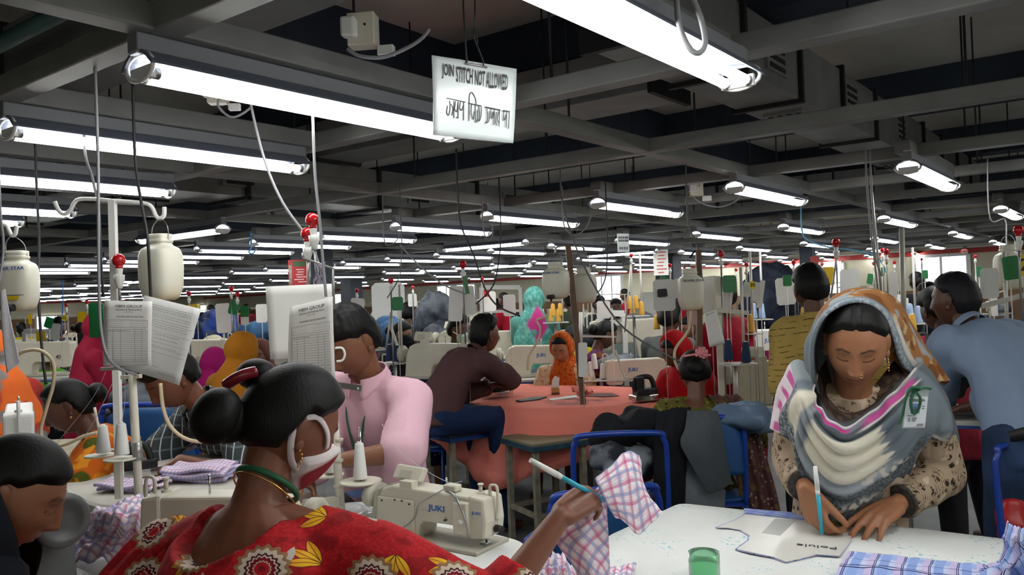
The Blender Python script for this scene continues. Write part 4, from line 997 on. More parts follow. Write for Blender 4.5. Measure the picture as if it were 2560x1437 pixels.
# lanyard round the neck and chain
M_GRN = mat('1f5a3c', .6, name='green_ribbon')
HMr = rwm.HM
def neckloop(r, dz, tilt, rad, m, name):
    q = rwm; up = q.us; pts = []
    for a in np.arange(40)*2*np.pi/40: pts.append(q.nb+q.fs*.012+q.Rs*math.cos(a)*r+q.fs*math.sin(a)*r+up*(dz-tilt*math.sin(a)))
    pw(q, name, m, lambda B: B.tube(pts, rad, 8, closed=True))
neckloop(.056, .045, .02, .0058, M_GRN, 'lanyard'); neckloop(.062, .026, .03, .0018, M_GOLD, 'necklace')
def band_on(q, name, m, pts, w=.007, th=.0025, off=.004):
    """flat band running over the head surface through local direction points"""
    S_ = spline(pts, 8); P = []
    for p in S_:
        d = np.array([p.x/.075, p.y/.095, p.z/.112]); d /= np.linalg.norm(d); P.append(Vector(headpos(d[None], 0)[0]+d*off))
    def fn(u, v):
        x = v*(len(P)-1); i = min(int(x), len(P)-2); p = P[i].lerp(P[i+1], x-i); t = (P[i+1]-P[i]).normalized(); n = Vector(p).normalized(); sd = t.cross(n).normalized(); return headlocal(q, p+sd*(u-.5)*w*2)
    pw(q, name, m, lambda B: B.sheet(fn, 3, len(P)*2, th))
# face mask: cup, pale border, ear loops
def mask_th(p, D):
    reg = np.sqrt((p[:, 0]/.064)**2+((p[:, 2]+.052)/.050)**2); ins = sst(-reg, -1.06, -.94)*sst(p[:, 1], .01, .03)
    return -.012+ins*(.012+.016+.012*sst(-np.abs(p[:, 0]), -.04, 0))
def mask_tint(p):
    reg = np.sqrt((p[:, 0]/.064)**2+((p[:, 2]+.052)/.050)**2); k = sst(reg, .76, .83)[:, None]; return np.array(lin('8c1f2c')[:3])*(1-k)+np.array(lin('d8cfd0')[:3])*k
mk = shell(rwm, 'face_mask', attrfab('mask_cotton', wr=.1), mask_th, (80, 120), tint=mask_tint)
M_MSK = fabric('d6cdd0', None, wr=.1)
band_on(rwm, 'mask_strap', M_MSK, [(.058, .055, -.012), (.066, .04, .014), (.073, .01, .034), (.078, -.012, .030)], .0055, off=.007)
band_on(rwm, 'mask_strap', M_MSK, [(.05, .05, -.085), (.062, .02, -.07), (.072, -.008, -.05), (.076, -.026, -.018), (.077, -.026, .012), (.077, -.012, .032)], .0065, off=.007)
e0 = headlocal(rwm, (.083, -.002, -.034)); pw(rwm, 'earring', M_GOLD, lambda B: [B.sph(e0+Vector((0, 0, -.007*i))+CRH*.004*math.sin(i), .0026, 8, 6) for i in range(5)])
pw(rwm, 'hair_twist', M_HAIR, lambda B: B.sph(Wd(640, 935, 1.56), (.036, .04, .03), 18, 12))
h0 = Wd(608, 945, 1.52); pw(rwm, 'hair_clip', mat('7a1f2a', .25, name='clip_red'), lambda B: [B.tube(spline([h0+CRH*a+Z*b-CFH*c for a, b, c in ((-.03, -.012, .01), (-.01, .0, .018), (.01, .008, .018), (.03, .012, .008))], 5), [.004]+[.011]*14+[.004], 10)])
# ---- woman at the lower left edge with a navy headscarf
nv = person('woman in a navy headscarf bending over a machine at the lower left edge', Wd(28, 1236, 1.52), vdir(60), 1.52, 'sit', 26, 0, (10, 30, 0), '8f5f45', vox=.007, hdet=(70, 100), hands=(Wd(40, 1560, 1.8), Wd(200, 1570, 1.8)))
hair(nv, 'long', th=.014, fine=(70, 100), parting=0, front=.05)
shirt(nv, fabric('c4502a'), sleeve=.8, vox=.01, inf=.014, name='dress', skirt=1.0)
def nv_scarf():
    q = nv; M_NV = fabric('12161f', None, wr=.4, var=.2)
    def fn(u, v):
        k = v; a = math.radians(lerp(-140, lerp(70, 178, k**.5), u))
        # from the back of the head down over shoulders
        hr = Vector(q.HM[:, 0]); hf = Vector(q.HM[:, 1]); hu = Vector(q.HM[:, 2])
        if k < .45:
            t = k/.45; top = q.hc+hu*(.055-.14*t)*q.s-hf*(.045-.03*t)*q.s; r = (.070+.05*math.sin(min(1, t*1.3)*1.45))*q.s; return top+(hr*math.sin(a)-hf*math.cos(a))*r+hr*0
        t = (k-.45)/.55; b0 = q.hc+hu*(-.085)*q.s; b1 = q.nb-q.us*.32*q.s; c = b0.lerp(b1, t); r = lerp(.115, .235, t**.6)*q.s+.008*math.sin(a*9)*t
        d0 = (hr*math.sin(a)-hf*math.cos(a)); d1 = (q.Rs*math.sin(a)-q.fs*math.cos(a)*.75); return c+d0.lerp(d1, t)*r
    pw(q, 'headscarf', M_NV, lambda B: B.sheet(fn, 60, 60, .003))
nv_scarf()
# ================================================================ THINGS IN FRONT
M_MACH = mat('cfcab9', .45, var=.08, vs=6, name='machine_cream'); M_MACHD = mat('b3af9f', .5, var=.1, name='machine_cream_dark'); M_MGREY = mat('5d5f60', .45, .2, var=.12, name='machine_grey')
M_LOGO = mat('1f5fb0', .5, name='logo_blue'); M_SCREW = mat('2b2b2b', .5); M_CHROME = mat('c8c8c8', .15, 1, name='chrome')
M_PAPER = mat('e9e8e3', .8, var=.03, name='paper'); M_PAPERG = mat('dcdcd9', .8, name='paper_grey'); M_INK = mat('3c3c40', .8, name='ink'); M_INKL = mat('8a8a90', .8, name='pale_ink')
M_GREENC = mat('0f7038', .35, name='green_card'); M_YELC = mat('d8b40c', .45, name='yellow_card'); M_BULB = mat('b5121a', .18, spec=.6, name='red_bulb'); M_SOCK = mat('dfdfda', .35, name='lamp_socket')
M_CONE = fabric('e6e6e4', None, wr=.1, var=.05); M_CONEY = fabric('d9a94a', None, wr=.1, var=.1); M_CONEB = fabric('2b3a58', None, wr=.1); M_CONEL = fabric('a9bfe0', None, wr=.1)
M_BLUEM = mat('1c3f9a', .3, name='blue_enamel'); M_BLUEP = mat('1d4f86', .45, name='blue_plastic'); M_RIMP = mat('c9c4b4', .5, name='plate_cream')
def text_part(parent, name, m, txt, o, ax, ay, size, sx=1.0, bold=0, align='CENTER'):
    return part(parent, name, m, lambda B: puttext(B, txt, o, ax, ay, size, sx, align, .0004, bold))
def machine(o, xd, label, sc=1.0, m=None, logo='JUKI', panel=True, detail=2, group=None, base=True):
    """industrial lockstitch machine; o: foot of the pillar, xd: direction from pillar to needle"""
    m = m or M_MACH; xd = Vector((xd[0], xd[1], 0)).normalized()
    r = thing('sewing_machine', o, label, 'sewing machine', group, math.atan2(xd.y, xd.x)); k = sc
    P = lambda L: [(a*k, b*k) for a, b in L]
    part(r, 'arm', m, lambda B: B.prism(P([(-.10, 0), (.085, 0), (.095, .07), (.11, .088), (.225, .088), (.235, .06), (.24, .05), (.30, .05), (.30, .20), (.285, .215), (-.02, .222), (-.06, .205), (-.085, .15)]), (0, 0, 0), (1, 0, 0), (0, 0, 1), .092*k), .008*k, )
    if base: part(r, 'bed', M_MACHD if m is M_MACH else m, lambda B: B.box((.11*k, 0, .008*k), (.46*k, .17*k, .016*k)), .004*k)
    part(r, 'head', m, lambda B: B.prism(P([(.285, .045), (.345, .055), (.352, .12), (.345, .212), (.285, .222)]), (0, 0, 0), (1, 0, 0), (0, 0, 1), .10*k), .01*k)
    part(r, 'needle_bar', M_CHROME, lambda B: [B.cyl((.315*k, 0, .06*k), (.315*k, 0, .018*k), .0035*k, n=8)]); part(r, 'presser_foot', M_CHROME, lambda B: B.box((.315*k, -.004*k, .022*k), (.022*k, .03*k, .01*k)))
    hw = part(r, 'handwheel', M_MGREY if m is not M_MACH else M_MACHD, lambda B: [B.cyl((-.10*k, 0, .155*k), (-.115*k, 0, .155*k), .03*k, n=20), B.lathe([(.01*k, 0), (.05*k, 0), (.054*k, .006*k), (.054*k, .03*k), (.048*k, .036*k), (.036*k, .034*k), (.03*k, .028*k), (.012*k, .03*k)], (-.113*k, 0, .155*k), (-1, 0, 0), 28)])
    if detail < 1: return r
    part(r, 'thread_post', M_RIMP, lambda B: [B.cyl((.30*k, 0, .215*k), (.30*k, 0, .226*k), .013*k, n=12), B.cyl((.30*k, 0, .222*k), (.30*k, 0, .252*k), .006*k, n=12), B.cyl((.30*k, 0, .252*k), (.30*k, 0, .258*k), .0095*k, n=12)])
    part(r, 'take_up_guard', m, lambda B: B.tube(spline([V(.335, .0, .215)*k, V(.335, 0, .25)*k, V(.345, 0, .258)*k, V(.36, 0, .25)*k, V(.362, 0, .18)*k, V(.355, 0, .12)*k], 5), .005*k, 8))
    part(r, 'tension_knob', M_CHROME, lambda B: [B.cyl((.27*k, s*.046*k, .12*k), (.27*k, s*.066*k, .12*k), .013*k, .009*k, 14) for s in (-1,)]); part(r, 'dial', M_BLACK, lambda B: B.cyl((.352*k, 0, .085*k), (.375*k, 0, .085*k), .015*k, .012*k, 14))
    part(r, 'thread_guide', M_CHROME, lambda B: [B.cyl((.17*k, 0, .215*k), (.17*k, 0, .265*k), .003*k, n=8)])
    for s in (-1, 1):
        sgn = s; ax = (1, 0, 0) if s < 0 else (-1, 0, 0); y = s*.0465*k
        text_part(r, 'logo', M_LOGO if logo == 'JUKI' else M_INK, logo, (.165*k, y, .15*k), ax, (0, 0, 1), .034*k if logo == 'JUKI' else .03*k, 1.0, .02)
        if detail > 1:
            text_part(r, 'logo', M_LOGO, logo, (.318*k, s*.0505*k, .155*k), ax, (0, 0, 1), .017*k, 1.0, .02)
    if panel:
        pn = part(r, 'control_panel', m, lambda B: B.box((.012*k, .012*k, .262*k), (.115*k, .028*k, .062*k), Matrix.Rotation(-.45, 3, 'X') @ Matrix.Rotation(.05, 3, 'Y')), .006*k)
        part(pn, 'panel_mount', m, lambda B: [B.box((.04*k, -.03*k, .22*k), (.05*k, .03*k, .05*k)), ])
        part(pn, 'label_plate', M_MACHD, lambda B: B.box((.005*k, -.004*k, .262*k), (.05*k, .002*k, .032*k), Matrix.Rotation(-.45, 3, 'X')))
    if detail > 1:
        part(r, 'side_plate', m, lambda B: B.box((.0, -.049*k, .10*k), (.15*k, .008*k, .14*k)), .003*k); part(r, 'rear_cover', M_MACHD, lambda B: B.prism(P([(-.125, .0), (-.10, .0), (-.085, .15), (-.06, .21), (-.085, .2), (-.105, .15)]), (0, 0, 0), (1, 0, 0), (0, 0, 1), .085*k), .006*k)
        for (x, z) in [(-.05, .035), (.05, .035), (-.055, .155), (.06, .155), (.2, .11), (.255, .175), (.0, .165), (.03, .165)]: part(r, 'screw', M_SCREW, lambda B: B.cyl((x*k, -.0465*k, z*k), (x*k, -.0545*k, z*k), .0042*k, n=10))
        part(r, 'hose', M_STEEL, lambda B: B.tube(spline([V(.2, -.03, .225)*k, V(.245, -.055, .215)*k, V(.285, -.068, .15)*k, V(.30, -.066, .06)*k], 6), .004*k, 8)); part(r, 'sensor_box', M_MACH, lambda B: B.box((.20*k, -.01*k, .232*k), (.05*k, .035*k, .028*k)), .006*k)
        part(r, 'head_cover', m, lambda B: B.box((.265*k, -.052*k, .13*k), (.055*k, .026*k, .13*k)), .005*k); part(r, 'wire', M_INKL, lambda B: B.tube(spline([V(.20, -.03, .24)*k, V(.15, -.055, .2)*k, V(.10, -.054, .16)*k, V(.08, -.054, .1)*k, V(.03, -.056, .05)*k], 6), .0022*k, 6))
    return r
A_ = Wz(1018, 1335, TZ); B_2 = Wz(1252, 1375, TZ)
machine(A_, B_2-A_, 'cream industrial sewing machine with a tilted control panel, in front of the man in pink', (B_2-A_).length/.30*.82).scale = (1, 1, .74)
machine(Wd(205, 1300, 2.05)*1+Z*(TZ-Wd(205, 1300, 2.05).z), (CFH*.75-CRH*.66), 'grey sewing machine with a large handwheel at the lower left', 1.05, M_MGREY, panel=False, detail=0) if False else None
hwp = Wd(138, 1272, 1.9); xd = (CFH*.35-CRH*.94); xd = (CFH*.62-CRH*.78).normalized(); o_ = hwp+xd*.125; o_.z = TZ
machine(o_, xd, 'grey sewing machine with a large handwheel beside the woman in the navy headscarf', 1.15, M_MGREY, panel=False, detail=0)
hd_ = Wz(392, 1432, TZ); xd = (-CRH*.93+CFH*.2).normalized(); machine(hd_-xd*.31, xd, 'cream sewing machine half hidden by the shoulder of the woman in red', .92, logo='', panel=False, detail=1)
xd = (CRH*.5-CFH*.85).normalized(); q_ = Wd(48, 1090, 3.0); o_ = q_-xd*.30; o_.z = q_.z-.13
machine(o_, xd, 'white sewing machine with a blue badge at the left edge', 1.0, M_WHITE, panel=False, detail=1)
table('sewing_table', [xy(o_)+CRH*a+CFH*b for a, b in ((-.45, -.12), (.25, -.12), (.25, .5), (-.45, .5))], o_.z-.002, 'small sewing table under the white machine at the left edge')

# ---------------------------------------------------------------- sheets of paper
def paper(C, label, cat='paper sheet', m=None, prints=(), curl=.0, name='paper_sheet', th=.0012, group=None, lines=None, n=9, base=None):
    """C: four corners (tl, tr, br, bl) as 3-D points"""
    tl, tr, br, bl = [Vector(c) for c in C]; base = base or (tl+tr)/2; Wp = (tr-tl).length; Hp = (bl-tl).length
    N_ = (tr-tl).cross(tl-bl).normalized()
    if N_.dot(base-CAM) > 0: N_ = -N_
    def fn(u, v, off=0): return tl.lerp(tr, u).lerp(bl.lerp(br, u), v)+N_*(curl*math.sin(v*math.pi)*1.0+curl*.6*math.sin(u*math.pi*1.3+v*2)+off)
    B = MB(); B.mats = [m or M_PAPER]; B.sheet(fn, n, n, th); o = B.build(name, None, None, base); tag(o, label, cat, group)
    if prints:
        Bk = MB(); Bk.mats = [M_INK]; Bl = MB(); Bl.mats = [M_INKL]
        for p in prints:
            Q = Bl if p[0].isupper() else Bk
            if p[0].lower() == 't':
                _, txt, u, v, sz, sx = p[:6]; tv, tf = textmesh(txt, sz*Hp, 0, 'CENTER', sx, 0)
                if len(tv): Q.add([fn(u+a[0]/Wp, v-a[1]/Hp, th) for a in tv], tf)
            elif p[0].lower() == 'l':
                _, u0, v0, u1, v1, w = p; d = Vector((u1-u0, v1-v0)); hx, hy = (0, w/2) if abs(d.x) > abs(d.y) else (w/2, 0)
                k = 5; vs = []; fs = []
                for i in range(k+1): t = i/k; vs += [fn(u0+d.x*t-hx, v0+d.y*t-hy, th), fn(u0+d.x*t+hx, v0+d.y*t+hy, th)]
                Q.add(vs, [(2*i, 2*i+1, 2*i+3, 2*i+2) for i in range(k)])
        for Q in (Bk, Bl):
            if Q.nv: e = Q.build('printing', None, o); e.data.transform(Matrix.Translation(-base))
    return o
def pxc(*L, d): return [Wd(x, y, (d[i] if isinstance(d, (list, tuple)) else d)) for i, (x, y) in enumerate(L)]
rr_ = random.Random(5)
def scribble(u0, u1, v, w=.004, big=False):
    out = []; u = u0
    while u < u1: l = rr_.uniform(.012, .05); out.append(('L', u, v+rr_.uniform(-.002, .002), min(u+l, u1), v+rr_.uniform(-.003, .003), w)); u += l+rr_.uniform(.008, .02)
    return out
def record():
    P = [('t', 'MBM GROUP', .52, .085, .062, 1.15), ('t', '(Garments & Washing Plant)', .52, .135, .034, 1.0), ('T', 'Uttara, Dhaka', .52, .17, .024, 1), ('t', 'MACHINE SERVICE RECORD', .55, .245, .034, .95)]
    for v in (.315, .35, .385): P += scribble(.10, .42, v)+scribble(.56, .88, v)
    P += [('l', .08, .295, .92, .295, .003), ('l', .08, .41, .92, .41, .003), ('l', .08, .295, .08, .41, .005), ('l', .92, .295, .92, .41, .005)]
    for i in range(16): P.append(('l', .08, .44+i*.033, .92, .44+i*.033, .0025 if i > 1 else .003))
    for u in (.08, .21, .37, .66, .80, .92): P.append(('l', u, .44, u, .935, .004))
    for i in range(3): P += scribble(.1, .9, .455+i*.0)[:9]
    for u in (.70, .84): P += [x for k in range(3) for x in scribble(u, u+.08, .78+k*.05)]
    P += scribble(.1, .45, .96, .003)
    return P
paper(pxc((262, 751), (380, 753), (378, 914), (259, 914), d=2.42), 'white machine service record sheet hanging at the left, overlapping the lined form beside it', prints=record(), curl=.004)
paper(pxc((362, 738), (502, 772), (448, 963), (300, 918), d=[2.50, 2.47, 2.45, 2.48]), 'larger tilted white form with handwriting hanging behind the left service record', m=M_PAPERG, curl=.006, prints=[x for v in (.09, .12, .15, .2, .23, .27, .33, .36) for x in scribble(.12+.1*rr_.random(), .9, v, .005)]+[('L', .05, v, .97, v, .003) for v in (.3, .42, .55, .62, .68)]+[x for v in (.45, .5, .6) for x in scribble(.4, .8, v, .006)]+scribble(.3, .6, .86, .006)+scribble(.62, .9, .93, .006))
paper(pxc((725, 768), (831, 741), (838, 946), (722, 944), d=[2.40, 2.36, 2.34, 2.40]), 'white machine service record sheet hanging in front of the man in the pink shirt', prints=record(), curl=.004)
paper(pxc((664, 716), (829, 709), (836, 892), (676, 898), d=2.58), 'blank white board hanging behind the service record near the two large red bulbs', 'board', M_PAPER, name='white_board', th=.004)
paper(pxc((0, 728), (12, 722), (50, 905), (18, 932), d=2.35), 'paper sheet with pink and grey stripes hanging at the left edge', m=plaid('striped_paper', 'd9dadf', [(1, .02, .0018, .3, 'b5608a', .8)], 'UV'), curl=.004)
o = solo('green_card', M_GREENC, lambda B: B.prism([(-.022, -.052), (.022, -.052), (.022, .046), (.012, .052), (-.018, .052), (-.022, .046)], Wd(241, 800, 2.48), CRH, Z, .0025), Wd(241, 755, 2.48), 'green plastic card hanging left of the left service record sheet', 'card')
# hanging notice
M_SIGN = mat('bcc4c5', .25, spec=.6, var=.03, name='laminated_sheet')
SC = [Wd(1079, 138, 2.12), Wd(1292, 172, 2.28), Wd(1283, 358, 2.28), Wd(1082, 338, 2.12)]
sg = paper(SC, 'laminated notice reading JOIN STITCH NOT ALLOWED hanging from the ceiling', 'sign', M_SIGN, curl=.003, name='hanging_sign', th=.0016, n=14, prints=[])
tl, tr, br, bl = SC; sx_ = (tr-tl).normalized(); sy_ = (tl-bl).normalized(); sn_ = sx_.cross(sy_).normalized(); base_ = (tl+tr)/2; SW = (tr-tl).length; SH = (bl-tl).length
M_INKB = mat('0c0c0e', .6, name='black_lettering')
def sp(u, v, off=.006): return tl.lerp(tr, u).lerp(bl.lerp(br, u), v)+sn_*off-base_
def signtext(txt, u0, u1, v0, v1, u00=None, bold=.02):
    tv, tf = textmesh(txt, 1, 0, 'LEFT', 1, bold); mn, mx_ = tv.min(0), tv.max(0); B = MB(); B.mats = [M_INKB]
    B.add([sp(lerp(u0, u1, (a[0]-mn[0])/(mx_[0]-mn[0])), lerp(v1, v0, (a[1]-mn[1])/(mx_[1]-mn[1]))) for a in tv], tf); B.build('lettering', None, sg)
signtext('JOIN', .10, .235, .085, .285); signtext('STITCH', .26, .455, .095, .30); signtext('NOT', .48, .60, .105, .305); signtext('ALLOWED', .615, .88, .105, .315)
def strokes(L, w=.0095, name='lettering'):
    B = MB(); B.mats = [M_INKB]
    for P in L:
        P = [(u, .52+(v-.53)*1.4) for u, v in P]; Q = spline([sp(u, v, .006) for u, v in P], 4) if len(P) > 2 else [sp(u, v, .006) for u, v in P]
        for a, b in zip(Q[:-1], Q[1:]):
            d = (b-a); n = sn_.cross(d).normalized()*w*SW*.5; e = d.normalized()*w*SW*.3; B.add([a-n-e, b-n+e, b+n+e, a+n-e], [(0, 1, 2, 3)])
    B.build(name, None, sg)
# second line of the notice, drawn letter by letter below its head line
strokes([[(.15, .53), (.37, .545)], [(.16, .60), (.15, .66), (.175, .68), (.19, .62), (.185, .55)], [(.20, .58), (.225, .62), (.21, .68)], [(.235, .55), (.235, .70)], [(.255, .55), (.245, .62), (.27, .64), (.28, .58), (.285, .55)], [(.285, .55), (.285, .70)], [(.27, .69), (.274, .694)], [(.31, .55), (.305, .61), (.33, .62), (.345, .58)], [(.35, .55), (.35, .71)],
    [(.405, .55), (.56, .56)], [(.415, .55), (.415, .71)], [(.415, .55), (.42, .47), (.45, .45), (.49, .50), (.50, .55)], [(.445, .56), (.44, .64), (.47, .69), (.48, .62)], [(.49, .56), (.495, .70), (.515, .70), (.52, .60)], [(.53, .56), (.545, .66), (.53, .70), (.55, .69), (.565, .62), (.56, .56)],
    [(.61, .565), (.80, .575)], [(.63, .57), (.645, .67), (.625, .71), (.66, .69), (.665, .60)], [(.685, .57), (.68, .64), (.70, .66), (.715, .60), (.72, .66)], [(.725, .57), (.725, .72)], [(.75, .60), (.745, .70), (.76, .72)], [(.79, .575), (.765, .66), (.79, .70)], [(.79, .575), (.79, .73)],
    [(.835, .575), (.92, .58)], [(.845, .58), (.84, .65), (.865, .66), (.875, .61)], [(.88, .58), (.88, .73)], [(.915, .58), (.915, .74)]])
B_ = MB(); B_.mats = [M_DARK]
B_.tube([sp(.38, .03), sp(.38, -.02), Wd(1158, 20, 2.19)-base_, Wd(1158, -40, 2.2)-base_], .0025, 6); B_.build('hanging_wire', None, sg)
B_ = MB(); B_.mats = [M_DARK]; B_.tube(spline([sp(.58, .04)-Z*0, sp(.56, -.06), Wd(1186, 95, 2.2)-base_, Wd(1180, 75, 2.2)-base_, Wd(1190, 78, 2.2)-base_, Wd(1194, 110, 2.2)-base_], 5), .002, 6); B_.tube([Wd(1186, 90, 2.2)-base_, Wd(1187, 35, 2.2)-base_, Wd(1187, -30, 2.2)-base_], .002, 6); B_.build('hook', None, sg)
B_ = MB(); B_.mats = [M_STEEL]; B_.tube([sp(.36, .045), sp(.62, .05)], .003, 6); B_.build('staple_bar', None, sg)

# ---------------------------------------------------------------- signal bulbs on poles
def bulb(x, y, d, rpx, ybot, label, xbot=None, group=None, base=True, socket=True):
    c = Wd(x, y, d); r = rpx*d/FPX; b = Wd(xbot if xbot is not None else x+(ybot-y)*.03, ybot, d)-c; t = thing('signal_lamp', c, label, 'signal lamp', group); dn = b.normalized()
    part(t, 'bulb', M_BULB, lambda B: [B.sph((0, 0, 0), r, 18, 12), B.cyl(dn*r*.8, dn*r*1.35, r*.62, r*.5, 14)])
    part(t, 'socket', M_SOCK, lambda B: B.lathe([(r*.5, 0), (r*.55, r*.2), (r*.42, r*.9), (r*.5, r*1.0), (r*.78, r*1.05), (r*.72, r*1.9), (r*.48, r*2.6), (r*.45, r*3.1)], dn*r*1.2, dn, 16))
    part(t, 'pole', M_STEEL, lambda B: B.tube([dn*r*4, b]+([Vector((b.x, b.y, .752-c.z))] if d > 3.2 else []), max(r*.22, .005), 8)); return t
bulb(297, 650, 2.78, 16.5, 752, 'red signal bulb on a white socket above the left service record sheet')
bulb(781, 549, 2.62, 17.5, 742, 'upper of the two large red bulbs beside the dark column', 797)
bulb(768, 584, 2.66, 16, 742, 'lower of the two large red bulbs beside the dark column', 773)
# ---------------------------------------------------------------- bottle stands and bottles
def hooks(r, pts, rad=.007): part(r, 'hook_arm', M_WHITE, lambda B: B.tube(spline(pts, 6), rad, 10))
c0 = Wd(300, 1240, 2.82); c0.z = .79; st = thing('bottle_stand', c0, 'white pole with two curved hook arms holding up a plastic bottle on the left', 'stand')
part(st, 'pole', M_WHITE, lambda B: B.bar(V(0, 0, 0), Wd(281, 500, 2.82)-c0, .022, .022, CRH)); part(st, 'clamp', M_STEEL, lambda B: B.box((0, 0, .02), (.05, .05, .04)))
hooks(st, [Wd(x, y, 2.82)-c0 for x, y in [(280, 502), (240, 498), (200, 498), (185, 508), (176, 526), (160, 535), (146, 525), (137, 504)]]); hooks(st, [Wd(x, y, 2.82)-c0 for x, y in [(280, 502), (330, 505), (368, 510), (382, 522), (390, 540), (400, 546), (410, 538), (411, 517)]])
c1 = Wd(-40, 1240, 2.9); c1.z = .6; st2 = thing('bottle_stand', c1, 'white hook arm at the left edge carrying the lettered bottle', 'stand'); part(st2, 'pole', M_WHITE, lambda B: B.bar(V(0, 0, 0), Wd(-40, 560, 2.9)-c1, .022, .022, CRH)); hooks(st2, [Wd(x, y, 2.9)-c1 for x, y in [(-40, 566), (-10, 562), (15, 563), (22, 575), (29, 588), (38, 585), (42, 564)]])
def bottlemat():
    N = NT('milky_plastic'); o = N.sep(N.co())
    s = N.step(N.math('ADD', o[2], N.math('MULTIPLY', N.noise(N.co(), 9, 3), .06)), -.12, -.02); c = N.mix(s, 'cdb98c', 'd9d6c6'); return N.fin(c, .4, 0, .4)
M_BOT = bottlemat()
def bottle(x, yt, yb, d, wpx, label, rz=0, text=None, tcol=None, yellow=False, valve=True, wire=(0, -40), stain=None, ang=0, tall=1.0):
    h = (yb-yt)*d/FPX; w = wpx*d/FPX/2; c = Wd(x, (yt+yb)/2, d); t = thing('plastic_bottle', c, label, 'bottle'); r = MB()
    ax = vdir(90+ang); fr = Vector((ax.y, -ax.x, 0)); fr = fr if fr.dot(CFH) < 0 else -fr
    prof = [(.18, -.5), (.62, -.49), (.80, -.46), (.88, -.40), (1.0, -.28), (1.04, 0), (1.0, .18), (.93, .25), (.84, .285), (.62, .32), (.55, .345), (.55, .365), (.60, .37), (.60, .41), (.54, .42), (.56, .44), (.56, .495), (.5, .5)]
    b = MB(); b.mats = [M_BOT]; b.lathe([(w*a, h*z) for a, z in prof], (0, 0, 0), Z, 36, True, (3.2, .82)); v = b.v[-1]; M_ = np.array([[ax.x, ax.y, 0], [fr.x, fr.y, 0], [0, 0, 1]])
    a0 = frame(Z, Vector((0, 1, 0)))[0]; Rm = Matrix.Rotation(math.atan2(ax.y, ax.x)-math.atan2(a0.y, a0.x), 3, 'Z'); b.v[-1] = v @ np.array(Rm).T
    KO = b.build('bottle_body', None, t)
    if text: text_part(t, 'lettering', mat(tcol or '2a4f9a', .5), text, fr*(w*.86+.0015)+Z*h*.20, ax if ax.cross(Z).dot(fr) > 0 else -ax, Z, h*.075, 1.25, .015)
    if yellow: part(t, 'yellow_label', M_YELC, lambda B: B.prism([(-w*.5, -h*.03), (w*.5, -h*.03), (w*.5, h*.03), (-w*.5, h*.03)], fr*(w*.86)-Z*h*.28, ax, Z, .003)); part(t, 'printing', M_INK, lambda B: B.prism([(-w*.8, -h*.004), (w*.8, -h*.004), (w*.8, h*.004), (-w*.8, h*.004)], fr*(w*.86)-Z*h*.235, ax, Z, .002))
    if valve: part(t, 'valve', M_BLACK, lambda B: [B.cyl(fr*w*.4-Z*h*.42, fr*w*1.05-Z*h*.44, .009, n=12), B.cyl(fr*w*1.0-Z*h*.44-ax*.02, fr*w*1.0-Z*h*.44+ax*.02, .013, n=14), B.cyl(fr*w*.95-Z*h*.44, fr*w*.95-Z*h*.56, .006, n=8)])
    top = Wd(x+wire[0], yt+wire[1], d)-c; part(t, 'wire_handle', M_STEEL, lambda B: B.tube(spline([-ax*w*.58+Z*h*.40, -ax*w*.5+(Z*h*.5).lerp(top, .5)*1, top, ax*w*.5+(Z*h*.5).lerp(top, .5), ax*w*.58+Z*h*.40], 6), .0018, 6))
    return t
bottle(45, 627, 778, 2.9, 88, 'milky plastic bottle with blue lettering and a yellow label at the left edge', text='SILVER STAR', yellow=True, wire=(-15, -36))
bottle(402, 585, 752, 2.78, 100, 'large milky plastic bottle hanging from the white hook stand on the left', ang=25, valve=False, wire=(-2, -38))
bottle(1390, 654, 747, 4.7, 64, 'stained plastic bottle hanging left of the leaning brown pole', ang=30, text='SILVER STAR', wire=(0, -22))
bottle(1460, 668, 759, 4.8, 60, 'stained plastic bottle hanging right of the leaning brown pole', ang=28, wire=(0, -22), valve=False)
bottle(1726, 670, 776, 4.6, 60, 'ribbed plastic bottle hanging in front of the grey column', ang=-8, text='SILVER STAR', tcol='3a3f55', wire=(0, -25), valve=False)
bottle(2521, 612, 725, 4.0, 62, 'yellowed plastic bottle hanging behind a green card at the right edge', ang=0, wire=(0, -25), valve=False, text='SILVER STAR', tcol='55564f')
# brown poles carrying the middle bottles
def polething(name, p0, p1, w, m, label, extra=None, sq=True):
    base = Vector(p0); t = thing(name, base, label, 'pole'); part(t, 'shaft', m, lambda B: B.bar(V(0, 0, 0), Vector(p1)-base, w, w, CRH) if sq else B.cyl(V(0, 0, 0), Vector(p1)-base, w/2, n=12))
    if extra: extra(t, base)
    return t
M_RUST = mat('6b5240', .6, .2, var=.2, name='brown_pole')
def exa(t, b): part(t, 'top_bar', M_STEEL, lambda B: B.tube(spline([Wd(1388, 632, 4.72)-b, Wd(1392, 618, 4.72)-b, Wd(1420, 614, 4.72)-b, Wd(1455, 616, 4.75)-b, Wd(1460, 630, 4.78)-b], 5), .006, 8))
polething('bottle_pole', Wd(1458, 1010, 4.72), Wd(1420, 612, 4.72), .032, M_RUST, 'leaning brown metal pole between the two middle bottles', exa)
def exb(t, b): part(t, 'top_bar', M_DARK, lambda B: B.tube(spline([Wd(1725, 645, 4.62)-b, Wd(1735, 630, 4.62)-b, Wd(1748, 628, 4.62)-b], 5), .006, 8))
polething('bottle_pole', Wd(1750, 960, 4.62), Wd(1746, 625, 4.62), .03, M_RUST, 'upright brown metal pole beside the ribbed bottle', exb)

